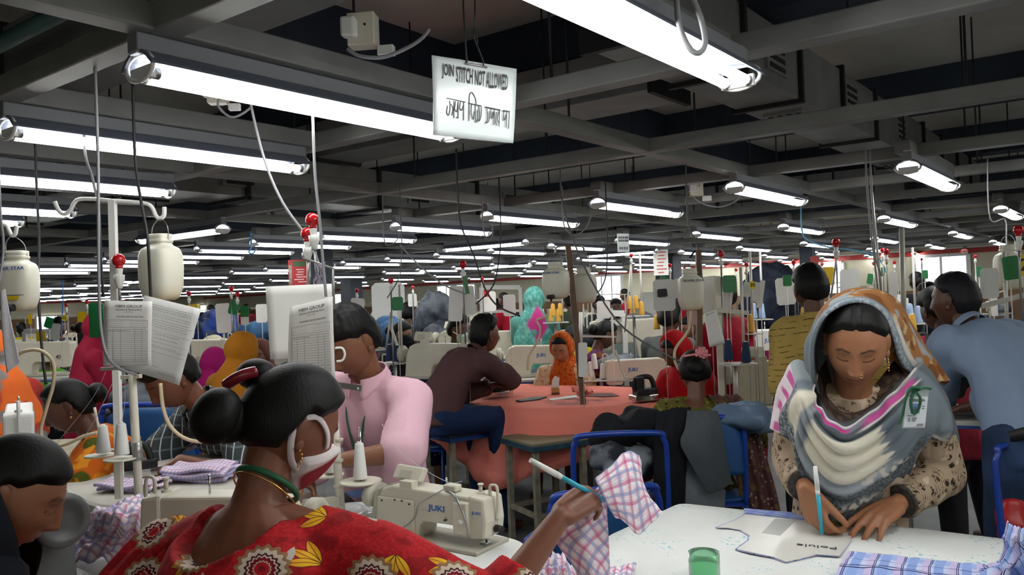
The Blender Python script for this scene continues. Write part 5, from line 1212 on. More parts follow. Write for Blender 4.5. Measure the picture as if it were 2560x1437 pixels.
# ---------------------------------------------------------------- thread stands and cones
def cone(p, h, r, m, label, group=None, pin=True):
    t = thing('thread_cone', p, label, 'thread cone', group)
    part(t, 'thread', m, lambda B: B.lathe([(r*.8, 0), (r*.98, .01*h), (r, .05*h), (r*.62, .93*h), (r*.52, .96*h), (r*.3, .965*h)], (0, 0, 0), Z, 24)); part(t, 'core', M_PAPERG, lambda B: B.lathe([(r*.34, .9*h), (r*.33, 1.0*h), (r*.2, 1.0*h)], (0, 0, 0), Z, 14)); return t
def disc(r, c, rad, tilt=0, m=None, name='plate'): part(r, name, m or M_RIMP, lambda B: B.lathe([(rad*.2, .002), (rad, .001), (rad*1.02, .004), (rad, .006), (rad*.2, .005)], c, (Z+CFH*-tilt).normalized(), 32))
b0 = Wd(350, 1262, 2.52); b0.z = TZ; ts = thing('thread_stand', b0, 'cream thread stand with two cone plates standing on the left table', 'thread stand')
part(ts, 'pole', M_CREAMP, lambda B: B.cyl(V(0, 0, 0), Wd(330, 938, 2.52)-b0, .0125, n=14)); part(ts, 'base_post', M_CREAMP, lambda B: B.bar(Wd(298, 1245, 2.52)-b0, Wd(295, 1152, 2.52)-b0, .019, .019, CRH)); part(ts, 'clamp', M_STEEL, lambda B: B.cyl(Wd(346, 1150, 2.52)-b0, Wd(340, 1105, 2.52)-b0, .0155, n=12))
disc(ts, Wd(250, 1141, 2.58)-b0, .044); disc(ts, Wd(300, 1150, 2.50)-b0, .047); part(ts, 'guide_bar', M_STEEL, lambda B: B.box(Wd(280, 921, 2.52)-b0, (.012, .065, .01), Matrix.Rotation(math.atan2(CFH.y, CFH.x)+.1, 3, 'Z'))); part(ts, 'bracket', M_CREAMP, lambda B: B.bar(Wd(305, 943, 2.52)-b0, Wd(352, 940, 2.52)-b0, .02, .012))
cone(Wd(259, 1131, 2.58), .088, .0215, M_CONE, 'white thread cone on the rear plate of the left thread stand'); cone(Wd(305, 1136, 2.50), .098, .022, M_CONE, 'white thread cone on the front plate of the left thread stand')
b0 = Wd(855, 1304, 2.42); b0.z = TZ; ts = thing('thread_stand', b0, 'cream pole thread stand between the woman in red and the man in pink', 'thread stand')
part(ts, 'pole', M_CREAMP, lambda B: B.tube([V(0, 0, 0), Wd(845, 1180, 2.42)-b0, Wd(828, 945, 2.42)-b0], .0125, 14)); part(ts, 'tie', mat('c9c2ad', .6), lambda B: [B.cyl(Wd(846, y, 2.42)-b0, Wd(846, y+6, 2.42)-b0, .0145, n=12) for y in (1096, 1148, 1212, 1270)])
disc(ts, Wd(902, 1206, 2.38)-b0, .060); disc(ts, Wd(822, 1190, 2.48)-b0, .045); part(ts, 'spindle', M_CHROME, lambda B: B.cyl(Wd(902, 1204, 2.38)-b0, Wd(900, 1066, 2.38)-b0, .003, n=8)); part(ts, 'guide_bar', M_STEEL, lambda B: B.bar(Wd(806, 957, 2.44)-b0, Wd(903, 970, 2.38)-b0, .004, .017)); part(ts, 'screw', M_CHROME, lambda B: [B.sph(Wd(x, y, 2.375)-b0, .004, 8, 6) for x, y in ((895, 971),)]); part(ts, 'bracket', M_CREAMP, lambda B: B.bar(Wd(742, 1262, 2.46)-b0, Wd(853, 1252, 2.41)-b0, .018, .028)); disc(ts, Wd(742, 1250, 2.5)-b0, .07)
cone(Wd(901, 1197, 2.38), .108, .0205, M_CONE, 'white thread cone on its plate in front of the pink shirt'); cone(Wd(829, 1180, 2.48), .108, .021, M_CONE, 'white thread cone behind the cream pole beside the face mask')
# steel poles carrying the two bulbs, board and purple strings
b0 = Wd(800, 745, 2.62); ts = thing('lamp_bracket', b0, 'steel bracket with tangled lilac strings below the two large red bulbs', 'bracket')
part(ts, 'crossbar', M_STEEL, lambda B: B.tube([Wd(757, 632, 2.6)-b0, Wd(757, 645, 2.6)-b0, Wd(835, 672, 2.6)-b0, Wd(838, 660, 2.6)-b0], .004, 8)); part(ts, 'upright', M_STEEL, lambda B: [B.cyl(Wd(772, 645, 2.66)-b0, Wd(772, 745, 2.66)-b0, .0065, n=8), B.cyl(Wd(833, 672, 2.6)-b0, Wd(835, 760, 2.6)-b0, .004, n=8)])
for i in range(9):
    a = rng.uniform(-14, 14, 8); part(ts, 'string', mat('9a90a8', .7), lambda B: B.tube(spline([Wd(800+a[0], 655, 2.6)-b0, Wd(800+a[1], 680, 2.6+a[2]*.001)-b0, Wd(797+a[3]*1.2, 705, 2.6)-b0, Wd(800+a[4]*.9, 740+a[5], 2.6)-b0], 4), .0016, 5))
# ---------------------------------------------------------------- cups, pads, irons, templates
def greencup():
    N = NT('green_clear_plastic'); N.b.inputs['Transmission Weight'].default_value = .8; N.b.inputs['IOR'].default_value = 1.15
    return N.fin('b4f7cc', .2, 0, .5)
gc = Wz(1762, 1452, TZ); h_ = .056
cu = thing('cut_cup', gc, 'green see-through cup cut from a plastic bottle at the front of the white table', 'cup')
part(cu, 'cup_wall', greencup(), lambda B: B.lathe([(.030, .0), (.034, .003), (.0345, .03), (.0345, h_+.006), (.0335, h_+.006), (.0335, .03), (.033, .004), (.01, .003)], (0, 0, .003), Z, 36))
T_ = [(1792, 1318), (1838, 1300), (1868, 1283), (2130, 1312), (2128, 1350), (2098, 1389), (2040, 1385), (2000, 1396), (1965, 1404), (1935, 1392), (1842, 1372), (1872, 1350), (1874, 1338), (1850, 1324), (1820, 1319)]
tp_ = ccw([xy(Wz(x, y, TZ+.006)) for x, y in T_]); cT = sum(tp_, Vector())/len(tp_)
solo('fabric_layer', plaid('lilac_plaid_flat', 'a9b2dc', [(0, .05, .004, .2, '3c4a86', .8), (1, .05, .004, .5, '3c4a86', .8), (0, .05, .016, .6, '7f9bd8', .8), (1, .05, .02, .0, 'b9a9d8', .8)], 'Object'), lambda B: slab(B, [p+(p-cT).normalized()*.003+CFH*.006 for p in tp_]+[], TZ+.0015, TZ+.0045), (cT.x, cT.y, TZ+.0015), 'lilac plaid fabric piece lying under the paper pattern on the white table', 'fabric')
tm = solo('paper_pattern', mat('d8d6cf', .3, spec=.6, var=.05, name='pattern_card'), lambda B: slab(B, tp_, TZ+.005, TZ+.0065), (cT.x, cT.y, TZ+.005), 'cut paper pattern with handwriting and shiny tape under the hands of the woman in grey', 'paper pattern')
part(tm, 'handwriting', M_INK, lambda B: puttext(B, 'Polule', Wz(2042, 1366, TZ+.0068)-Vector((cT.x, cT.y, TZ+.005)), (Wz(2015, 1362, TZ)-Wz(2070, 1367, TZ)), -(Wz(2040, 1350, TZ)-Wz(2040, 1380, TZ)), .03, 1.3))
part(tm, 'tape', mat('d5d7d4', .06, spec=1.0, name='clear_tape'), lambda B: slab(B, ccw([xy(Wz(x, y, TZ))-Vector((cT.x, cT.y, 0)) for x, y in ((1938, 1302), (1990, 1306), (1950, 1345), (1905, 1338))]), .0017, .0022))
bp = [xy(Wz(x, y, TZ+.003)) for x, y in ((1860, 1276), (2145, 1300), (2135, 1316), (1862, 1287))]; cB = sum(bp, Vector())/4
solo('fabric_strip', plaid('blue_plaid_flat', '9aa8d6', [(0, .03, .004, .2, '3c4a86', .8), (1, .05, .02, .0, '7f8fd0', .9)], 'Object'), lambda B: slab(B, ccw(bp), TZ+.007, TZ+.010), (cB.x, cB.y, TZ+.007), 'blue plaid fabric edge along the far side of the paper pattern', 'fabric')
def iron(c, fwd, label, sc=1.0, m=None):
    r = thing('steam_iron', c, label, 'iron', None, math.atan2(fwd.y, fwd.x)); k = sc
    out = [(-.09, -.05), (.0, -.052), (.06, -.035), (.105, 0), (.06, .035), (.0, .052), (-.09, .05)]
    part(r, 'sole_plate', M_CHROME, lambda B: B.prism([(x*k, y*k) for x, y in out], (0, 0, .018*k), (1, 0, 0), (0, 1, 0), .034*k), .004*k); part(r, 'body', m or M_BLACK, lambda B: B.prism([(x*.8*k, y*.78*k) for x, y in out], (0, 0, .052*k), (1, 0, 0), (0, 1, 0), .04*k), .008*k)
    part(r, 'handle', M_BLACK, lambda B: B.tube(spline([V(-.07, 0, .06)*k, V(-.075, 0, .11)*k, V(-.04, 0, .135)*k, V(.03, 0, .13)*k, V(.055, 0, .06)*k], 6), .015*k, 12)); part(r, 'boiler', m or M_BLACK, lambda B: B.box((-.045*k, 0, .095*k), (.05*k, .06*k, .09*k)), .008*k); part(r, 'steam_hose', M_CREAMP, lambda B: B.tube(spline([V(-.07, 0, .12)*k, V(-.13, .0, .14)*k, V(-.17, .03, .3)*k], 5), .006*k, 8)); return r
iron(Wz(345, 1190, .802), (CRH*.9+CFH*.2), 'chrome based steam iron held by the man in the check shirt', .85)
p_ = ccw([xy(Wz(x, y, .803)) for x, y in ((240, 1155), (318, 1152), (322, 1172), (232, 1175))]); c_ = sum(p_, Vector())/4
solo('iron_rest', mat('2b3a55', .6, name='navy_pad'), lambda B: slab(B, roundpoly(p_, .01), .803, .815), (c_.x, c_.y, .803), 'flat navy iron rest lying on the padded table', 'iron rest', bevel=.003)

# ---------------------------------------------------------------- checked cloth
M_PLAID = plaid('pink_blue_plaid', 'efe8ec', [(0, .045, .0075, .0, 'c23a80', .62), (1, .045, .0075, .0, 'c23a80', .62), (0, .045, .0085, .5, '7f8fc4', .62), (1, .045, .0085, .5, '7f8fc4', .62), (0, .045, .002, .14, 'c86a9a', .4), (1, .045, .002, .14, 'c86a9a', .4)], 'UV', pink=(.045, .02, 'f0c3c9', .7))
M_PLAIDS = plaid('pink_blue_plaid_small', 'e4d6e4', [(0, .030, .0035, .0, 'b5508f', .65), (1, .030, .0035, .0, 'b5508f', .65), (0, .030, .0045, .5, '8a90c4', .6), (1, .030, .0045, .5, '8a90c4', .6)], 'UV')
M_PLAIDB = plaid('blue_lilac_plaid', 'c4cdea', [(0, .075, .026, .0, '7e9ad6', .85), (1, .075, .03, .2, '8ea6dc', .7), (0, .075, .02, .5, 'cdb9dd', .8), (0, .075, .0022, .30, '23275a', 1), (0, .075, .0022, .36, '23275a', 1), (1, .09, .0025, .55, '23275a', 1), (1, .09, .002, .62, '23275a', 1), (1, .09, .002, .9, '4a5694', 1)], 'UV')
def clothgrid(rows_, nu, nv, m, uvs, label, name='checked_cloth', cat='cloth', fold=.006, ff=30, seed=1, th=.0025, group=None, uvrot=0):
    R = [[Vector(p) for p in r] for r in rows_]
    def fn(u, v): return cr([cr(r, u) for r in R], v)+Vector((0, 0, 1))*fold*(mnoise.noise(Vector((u*ff*.12+seed, v*ff*.10, seed)))+.5*mnoise.noise(Vector((u*ff*.3, v*ff*.3, seed+4))))
    B = MB(); B.mats = [m] if not isinstance(m, list) else m; B.sheet(fn, nu, nv, th, uvs); ca, sa = math.cos(uvrot), math.sin(uvrot); B.uv = B.uv @ np.array([[ca, -sa], [sa, ca]]); P = np.concatenate(B.v); base = Vector(P.mean(0)); base.z = P[:, 2].min(); return tag(B.build(name, None, None, tuple(base)), label, cat, group)
def zz(x, y, h=0): return Wz(x, y, TZ)+Z*h if h == 0 else Wz(x, y, TZ+h)
clothgrid([[zz(285, 1262, .12), zz(320, 1245, .15), zz(365, 1240, .13), zz(405, 1285, .03)], [zz(225, 1290, .10), zz(275, 1290, .15), zz(340, 1290, .14), zz(395, 1330, .03)], [zz(180, 1335, .06), zz(250, 1335, .09), zz(320, 1345, .09), zz(372, 1380, .03)], [zz(130, 1400, .012), zz(200, 1400, .03), zz(270, 1408, .03), zz(335, 1425, .012)]], 60, 60, M_PLAID, (.23, .32), 'pink and blue checked cloth heaped on the left table before the red dress', fold=.022, ff=50)
clothgrid([[zz(165, 1300, .05), zz(190, 1290, .07), zz(215, 1300, .06)], [zz(150, 1340, .04), zz(180, 1340, .05), zz(205, 1345, .05)], [zz(148, 1372, .012), zz(175, 1372, .02), zz(190, 1378, .012)]], 24, 24, M_PLAID, (.1, .1), 'small checked cloth flap left of the heaped cloth', fold=.008)
clothgrid([[zz(350, 1245, .05), zz(385, 1262, .04), zz(430, 1285, .02)], [zz(345, 1275, .03), zz(385, 1290, .03), zz(425, 1300, .015)]], 20, 20, M_PLAID, (.15, .08), 'checked cloth corner lying against the cream machine', fold=.01)

def stack(px0, w, dpt, n, z, label, ang=0, t=.012, m=None):
    c = Wz(*px0, z); d = vdir(90+ang); e = Vector((-d.y, d.x, 0)); r = None; B = MB(); B.mats = [m or M_PLAIDS]
    for i in range(n):
        ox, oy = [float(x) for x in rng.uniform(-.012, .012, 2)]; zz0 = z+t*(i+.5)
        def fn(u, v):
            a = (u-.5)*w*(1-.03*i)+ox; b = (v-.5)*dpt+oy; h = zz0+.006*math.sin(u*7+i)+.004*math.sin(v*9+i*2)+t*.5*(1-abs(2*v-1)**6)
            return c*1+d*a+e*b+Z*(h-c.z)
        B.sheet(fn, 20, 14, t*.75, (w, dpt))
    o = B.build('folded_cloth', None, None, (c.x, c.y, z)); return tag(o, label, 'folded cloth')
stack((508, 1198), .24, .14, 4, .802, 'stack of folded pink checked cloth under the arm of the man in the check shirt', 8)
stack((330, 1222), .20, .12, 2, .802, 'flat folded pink checked cloth in the middle of the padded table', 12)
stack((120, 1184), .11, .11, 4, .802, 'bundle of pink checked cloth at the far left of the padded table', -20, .014)
stack((466, 1128), .08, .05, 5, .802, 'small rolled bundle of pink checked cloth beside the blue chair', 30, .016)
stack((525, 1240), .10, .05, 2, TZ+.003, 'scrap of blue checked cloth behind the shoulder of the woman in red', 10)
# cloth held in the raised hand
HW = rwm.wr[1]; HT = Wd(1500, 1205, 1.69)
clothgrid([[Wd(1478, 1232, 1.70), Wd(1502, 1215, 1.68), Wd(1518, 1232, 1.70)], [Wd(1430, 1285, 1.72), Wd(1480, 1275, 1.68), Wd(1517, 1285, 1.72)], [Wd(1390, 1350, 1.73), Wd(1455, 1350, 1.68), Wd(1521, 1350, 1.73)], [Wd(1440, 1425, 1.74), Wd(1480, 1430, 1.70), Wd(1524, 1430, 1.74)], [Wd(1452, 1500, 1.75), Wd(1490, 1500, 1.71), Wd(1526, 1500, 1.75)]], 30, 50, M_PLAID, (.12, .28), 'checked cloth tail hanging down from the raised hand', fold=.006, uvrot=.8)
clothgrid([[Wd(1487, 1196, 1.66), Wd(1500, 1222, 1.64), Wd(1518, 1262, 1.64), Wd(1535, 1290, 1.66)], [Wd(1530, 1160, 1.68), Wd(1540, 1200, 1.66), Wd(1552, 1262, 1.65), Wd(1562, 1305, 1.67)], [Wd(1562, 1133, 1.72), Wd(1576, 1190, 1.69), Wd(1584, 1262, 1.68), Wd(1594, 1336, 1.70)], [Wd(1592, 1133, 1.75), Wd(1600, 1190, 1.73), Wd(1612, 1240, 1.72), Wd(1628, 1305, 1.73)], [Wd(1602, 1150, 1.78), Wd(1606, 1200, 1.77), Wd(1625, 1245, 1.76), Wd(1656, 1276, 1.76)]], 44, 44, M_PLAID, (.17, .15), 'checked cloth folded over the raised hand of the woman in red', fold=.006)
clothgrid([[zz(1362, 1400, .03), zz(1385, 1385, .05), zz(1412, 1395, .04), zz(1425, 1420, .02)], [zz(1352, 1430, .03), zz(1385, 1420, .06), zz(1415, 1430, .05), zz(1440, 1440, .02)], [zz(1350, 1475, .012), zz(1385, 1480, .02), zz(1420, 1480, .02), zz(1445, 1480, .012)]], 30, 30, M_PLAID, (.12, .12), 'crumpled checked cloth lying at the table corner below the raised hand', fold=.02, ff=60)
clothgrid([[zz(1520, 1418, .012), zz(1560, 1412, .02), zz(1590, 1407, .012)], [zz(1520, 1445, .012), zz(1555, 1440, .03), zz(1580, 1450, .012)], [zz(1520, 1490, .012), zz(1550, 1490, .012), zz(1575, 1490, .012)]], 20, 20, M_PLAID, (.1, .1), 'checked cloth corner on the white table beside the hanging cloth tail', fold=.01)
clothgrid([[zz(2122, 1378, .01), zz(2240, 1388, .016), zz(2360, 1403, .016), zz(2470, 1412, .02)], [zz(2105, 1408, .012), zz(2230, 1415, .016), zz(2350, 1432, .016), zz(2480, 1445, .02)], [zz(2070, 1460, .012), zz(2220, 1470, .016), zz(2360, 1490, .016), zz(2500, 1500, .02)]], 60, 30, M_PLAIDB, (.40, .14), 'blue and lilac plaid cloth lying flat at the lower right', fold=.006)
clothgrid([[zz(2518, 1302, .16), zz(2545, 1318, .15), zz(2600, 1330, .12)], [zz(2508, 1345, .12), zz(2540, 1355, .13), zz(2610, 1370, .1)], [zz(2505, 1385, .06), zz(2545, 1395, .08), zz(2620, 1410, .07)], [zz(2440, 1425, .02), zz(2500, 1430, .04), zz(2620, 1450, .03)], [zz(2430, 1480, .012), zz(2500, 1490, .02), zz(2620, 1500, .012)]], 40, 50, M_PLAIDB, (.16, .26), 'blue and lilac plaid cloth bunched up at the right edge of the table', fold=.02, ff=40)
# ================================================================ THE OTHER PEOPLE
def stripefab(name, base, line, per=.03, w=.004, axes=(0, 2), l2=None):
    N = NT(name); o = N.co(); c = N.sep(o); h = N.math('ADD', N.math('MULTIPLY', c[0], CRH.x), N.math('MULTIPLY', c[1], CRH.y)); h = N.math('ADD', h, N.math('MULTIPLY', N.noise(o, 8, 1), .02)); z_ = N.math('ADD', c[2], N.math('MULTIPLY', N.noise(o, 9, 1), .02))
    col = N.mix(stripes(N, h, per, w), lin(base), lin(line)); col = N.mix(N.math('MULTIPLY', stripes(N, z_, per*1.3, w*1.6, .3), .35), col, lin(l2 or line)); N.bump(N.noise(o, 14, 3), .4, .02); return N.fin(col, .85, 0, .2)
def dashfab(name, base, line):
    N = NT(name); o = N.co(); c = N.sep(o); h = N.math('ADD', N.math('MULTIPLY', c[0], CRH.x), N.math('MULTIPLY', c[1], CRH.y)); z_ = N.math('ADD', c[2], N.math('ADD', N.math('MULTIPLY', N.noise(o, 5, 1), .03), N.math('MULTIPLY', h, -.15)))
    m = N.math('MULTIPLY', stripes(N, z_, .026, .0038, 0, .4), N.step(N.noise(N.mapv(o, (22, 22, 60)), 1, 1), .46, .54)); col = N.mix(N.noise(o, 4, 2), base, 'a98f4e'); col = N.mix(N.math('MULTIPLY', m, .85), col, lin(line)); N.bump(N.noise(o, 12, 3), .35, .02); return N.fin(col, .85, 0, .2)
def printfab(name, base, spots, sc=18, thr=(.30, .22), second=None, s2=40):
    N = NT(name); o = N.co(); v = N.vor(o, sc); col = N.mix(N.step(v, thr[0], thr[1]), base, spots)
    if second: col = N.mix(N.step(N.noise(o, s2, 2), .55, .62), col, lin(second))
    N.bump(N.noise(o, 12, 3), .4, .02); return N.fin(col, .85, 0, .2)
# man in pink
pk = person('man in a pink shirt with a green lanyard, head bent over the table', Wd(878, 858, 2.78), vdir(208), 1.64, 'sit', 20, -4, (10, 34, 0), '7d5039', hands=(Wd(842, 1152, 2.56), Wd(760, 1190, 2.55)), hint=((CRH*.9-Z*.5+CFH*.1), None), elpos=(Wd(1008, 1128, 2.63), None), vox=.006, hdet=(80, 110))
hair(pk, 'short', th=.022, fine=(60, 84), front=.055); M_PINK = fabric('dfb4c2', None, wr=.45, ws=10, var=.05)
shirt(pk, M_PINK, sleeve=.56, vox=.009, inf=.02, wr=.008, sl=(1.3, 1.3), length=.16); collar(pk, M_PINK); trousers(pk, fabric('30323a'))
low = lanyard(pk, M_GRN, drop=.24); pw(pk, 'lanyard_clip', M_CHROME, lambda B: [B.cyl(low, low-Z*.03, .004, n=8)]); pw(pk, 'badge', mat('c9c6c2', .25, name='clear_badge'), lambda B: B.prism([(-.02, -.05), (.02, -.05), (.014, 0), (-.014, 0)], low-Z*.03, CRH, Z, .002))
# man in the check shirt
ck = person('man in a dark grey check shirt ironing at the padded table', Wd(428, 948, 3.22), vdir(222), 1.66, 'stand', 42, 4, (4, 38, 0), '7a4c36', hands=(Wd(452, 1150, 3.02), Wd(352, 1128, 3.10)), hint=((CRH*.8-Z*.3+CFH*.2), (-CRH*.5-Z*.6+CFH*.6)), vox=.007, hdet=(64, 90),
            hpose=({'dir': Wz(398, 1178, .81)-Wd(452, 1150, 3.02), 'n': Z}, {'dir': -Z*.8+CRH*.1-CFH*.3, 'n': -CRH*.4+Z*.5-CFH*.5, 'curl': (50, 50, 30)}))
hair(ck, 'short', th=.024, fine=(50, 70), front=.05); M_CHK = stripefab('dark_check_cotton', '3b4244', 'b9c2c6', .034, .0042, l2='8f989c'); shirt(ck, M_CHK, sleeve=.52, vox=.01, inf=.018, wr=.008, length=.14, sl=(1.2, 1.2)); collar(ck, M_CHK); trousers(ck, fabric('2a2e38'))
# woman in orange and teal, left
og = person('woman in an orange and green print shawl over teal sleeves, bending at the left table', Wd(172, 1018, 3.2), vdir(248), 1.5, 'sit', 30, 0, (0, 26, 0), '5f3c2c', hands=(Wd(130, 1128, 3.0), Wd(95, 1140, 3.05)), vox=.009, hdet=(50, 70)); hair(og, 'bun', th=.018, fine=(50, 70))
shirt(og, fabric('117a78'), sleeve=.9, vox=.012, inf=.013, name='dress', skirt=1.0); M_ORP = printfab('orange_green_print', 'c45f16', '4a5214', 11, (.42, .3), 'd98a20', 16)
shirt(og, M_ORP, sleeve=.36, vox=.012, inf=.028, wr=.012, name='shawl', carve=[(og.nb+og.us*.05+og.fs*.04, (.1, .1, .1), .03)])
e0 = headlocal(og, (-.08, 0, -.038)); pw(og, 'earring', M_GOLD, lambda B: B.sph(e0, .005, 8, 6))
# maroon man on the stool
mr = person('man in a maroon shirt and jeans sitting on the blue topped stool, seen from behind', Wd(1214, 838, 4.95), vdir(52), 1.5, 'sit', 54, 2, (4, -2, 0), '6d4532', hands=(Wd(1235, 962, 5.05), Wd(1262, 955, 5.12)), hint=(None, (CRH*.9-Z*.35-CFH*.4)), vox=.009, hdet=(48, 64))
hair(mr, 'short', th=.024, fine=(48, 64), back=-.09); M_MAR = fabric('563a3c', None, wr=.5, ws=9); shirt(mr, M_MAR, sleeve=.95, vox=.013, inf=.022, wr=.012, length=.03); collar(mr, M_MAR, open_=.5); trousers(mr, fabric('16294e'))
# olive woman with the pink flower
ol = person('woman in an olive print dress with a pink flower in her hair, seen from behind', Wd(1736, 932, 4.15), vdir(8), 1.5, 'sit', 12, 0, (-4, 22, 0), '6b4433', vox=.009, hdet=(40, 56), hands=(Wd(1650, 1035, 4.4), Wd(1880, 1040, 4.35))); hair(ol, 'bun', th=.02, fine=(48, 64), bun=(0, -.10, .01), bunr=(.05, .03, .05))
M_OLV = printfab('olive_print', '5f5a26', '39301a', 26, (.3, .2), '7a7430', 30); shirt(ol, M_OLV, sleeve=.85, vox=.013, inf=.02, wr=.01, name='dress', skirt=1.0, carve=[(ol.nb-ol.fs*.09+ol.us*.03, (.06, .09, .06), .03)])
f0 = headlocal(ol, (.035, -.085, .085)); M_PKF = mat('e08a92', .4, name='pink_flower')
pw(ol, 'hair_flower', M_PKF, lambda B: [B.sph(f0+(CRH*math.cos(a)+Z*math.sin(a))*r_*.022-CFH*.008*(2-r_), (.016, .010, .013), 10, 6) for r_, nn in ((0, 1), (.6, 5), (1.1, 8)) for a in np.arange(nn)*2*np.pi/nn+r_]); pw(ol, 'hair_band', M_PKF, lambda B: B.tube(spline([f0-CRH*.085-Z*.012+CFH*.01, f0-CRH*.04-Z*.004-CFH*.012, f0-CFH*.004, f0+CRH*.045-Z*.012], 5), .006, 8))
def ol_scarf(B):
    q = ol; c = [q.sh[1]+q.fs*.1-q.us*.05, q.sh[1]-q.Rs*.03+q.us*.08, q.sh[1]-q.fs*.11-q.us*.02+q.Rs*.02, q.sh[1]-q.fs*.16-q.us*.22+q.Rs*.06, q.sh[1]-q.fs*.17-q.us*.48+q.Rs*.10, q.sh[1]-q.fs*.16-q.us*.70+q.Rs*.09]
    B.sheet(lambda u, v: cr(c, v)+q.Rs*(u-.5)*(.13+.05*v)+(q.us*.3-q.fs)*.012*math.sin(u*20+v*3), 26, 40, .003)
pw(ol, 'dupatta', printfab('mauve_print', '5b3b3a', '9a8a84', 40, (.3, .2), '6d5a3a', 24), ol_scarf)
pw(ol, 'mirror_button', mat('b9b09a', .4), lambda B: [B.tube([ol.nb-ol.us*z-ol.fs*(.155 if z > .1 else .14)+ol.Rs*x+(CRH*math.cos(a)+Z*math.sin(a))*.013 for a in np.arange(12)*2*np.pi/12], .003, 6, closed=True) for x, z in ((.0, .13), (.0, .21), (.09, .12), (.09, .20))])
# yellow shirt man
yl = person('man in a mustard yellow shirt standing with his back turned, behind the woman in grey', Wd(2025, 722, 4.1), vdir(2), 1.66, 'stand', 6, 0, (-6, 14, 0), '5a3a2a', vox=.009, hdet=(44, 60), hands=(Wd(1955, 985, 4.15), Wd(2160, 985, 4.2)), wide=.86, hint=((-CRH*.25-CFH*.6-Z*.5), None)); hair(yl, 'short', th=.014, fine=(50, 70), back=-.088)
M_YLS = dashfab('mustard_dash_print', 'b89c56', '3a2c14'); shirt(yl, M_YLS, sleeve=.55, vox=.013, inf=.026, wr=.010, length=.2, sl=(1.1, 1.1)); collar(yl, M_YLS, open_=.5, h=.03); trousers(yl, fabric('33363c'))
# blue shirt man
bl = person('man in a light blue shirt and jeans leaning to the left at the right side', Wd(2388, 752, 3.4), vdir(354), 1.58, 'stand', 50, -4, (-30, 2, 0), '5a3a2c', vox=.008, wide=.9, hdet=(56, 76), hands=(Wd(2330, 1060, 3.6), Wd(2412, 1018, 3.28)), hint=(None, (CRH*.55-CFH*.7-Z*.2))); hair(bl, 'short', m=hairmat('131318'), th=.011, fine=(56, 76), front=.06, back=-.088)
M_BLS = fabric('8496b0', None, wr=.5, ws=9, var=.08); shirt(bl, M_BLS, sleeve=.93, vox=.011, inf=.022, wr=.011, length=-.025, sl=(1.25, 1.25)); collar(bl, M_BLS, open_=.4)
M_JEAN = fabric('22324c', '33486a', 3, wr=.5, ws=10); trousers(bl, M_JEAN); pw(bl, 'belt', M_BLACK, lambda B: B.lathe([(.168, -.02), (.172, -.018), (.172, .018), (.168, .02)], bl.pel+bl.ul*.0, bl.ul, 40, True, (2, .78)))
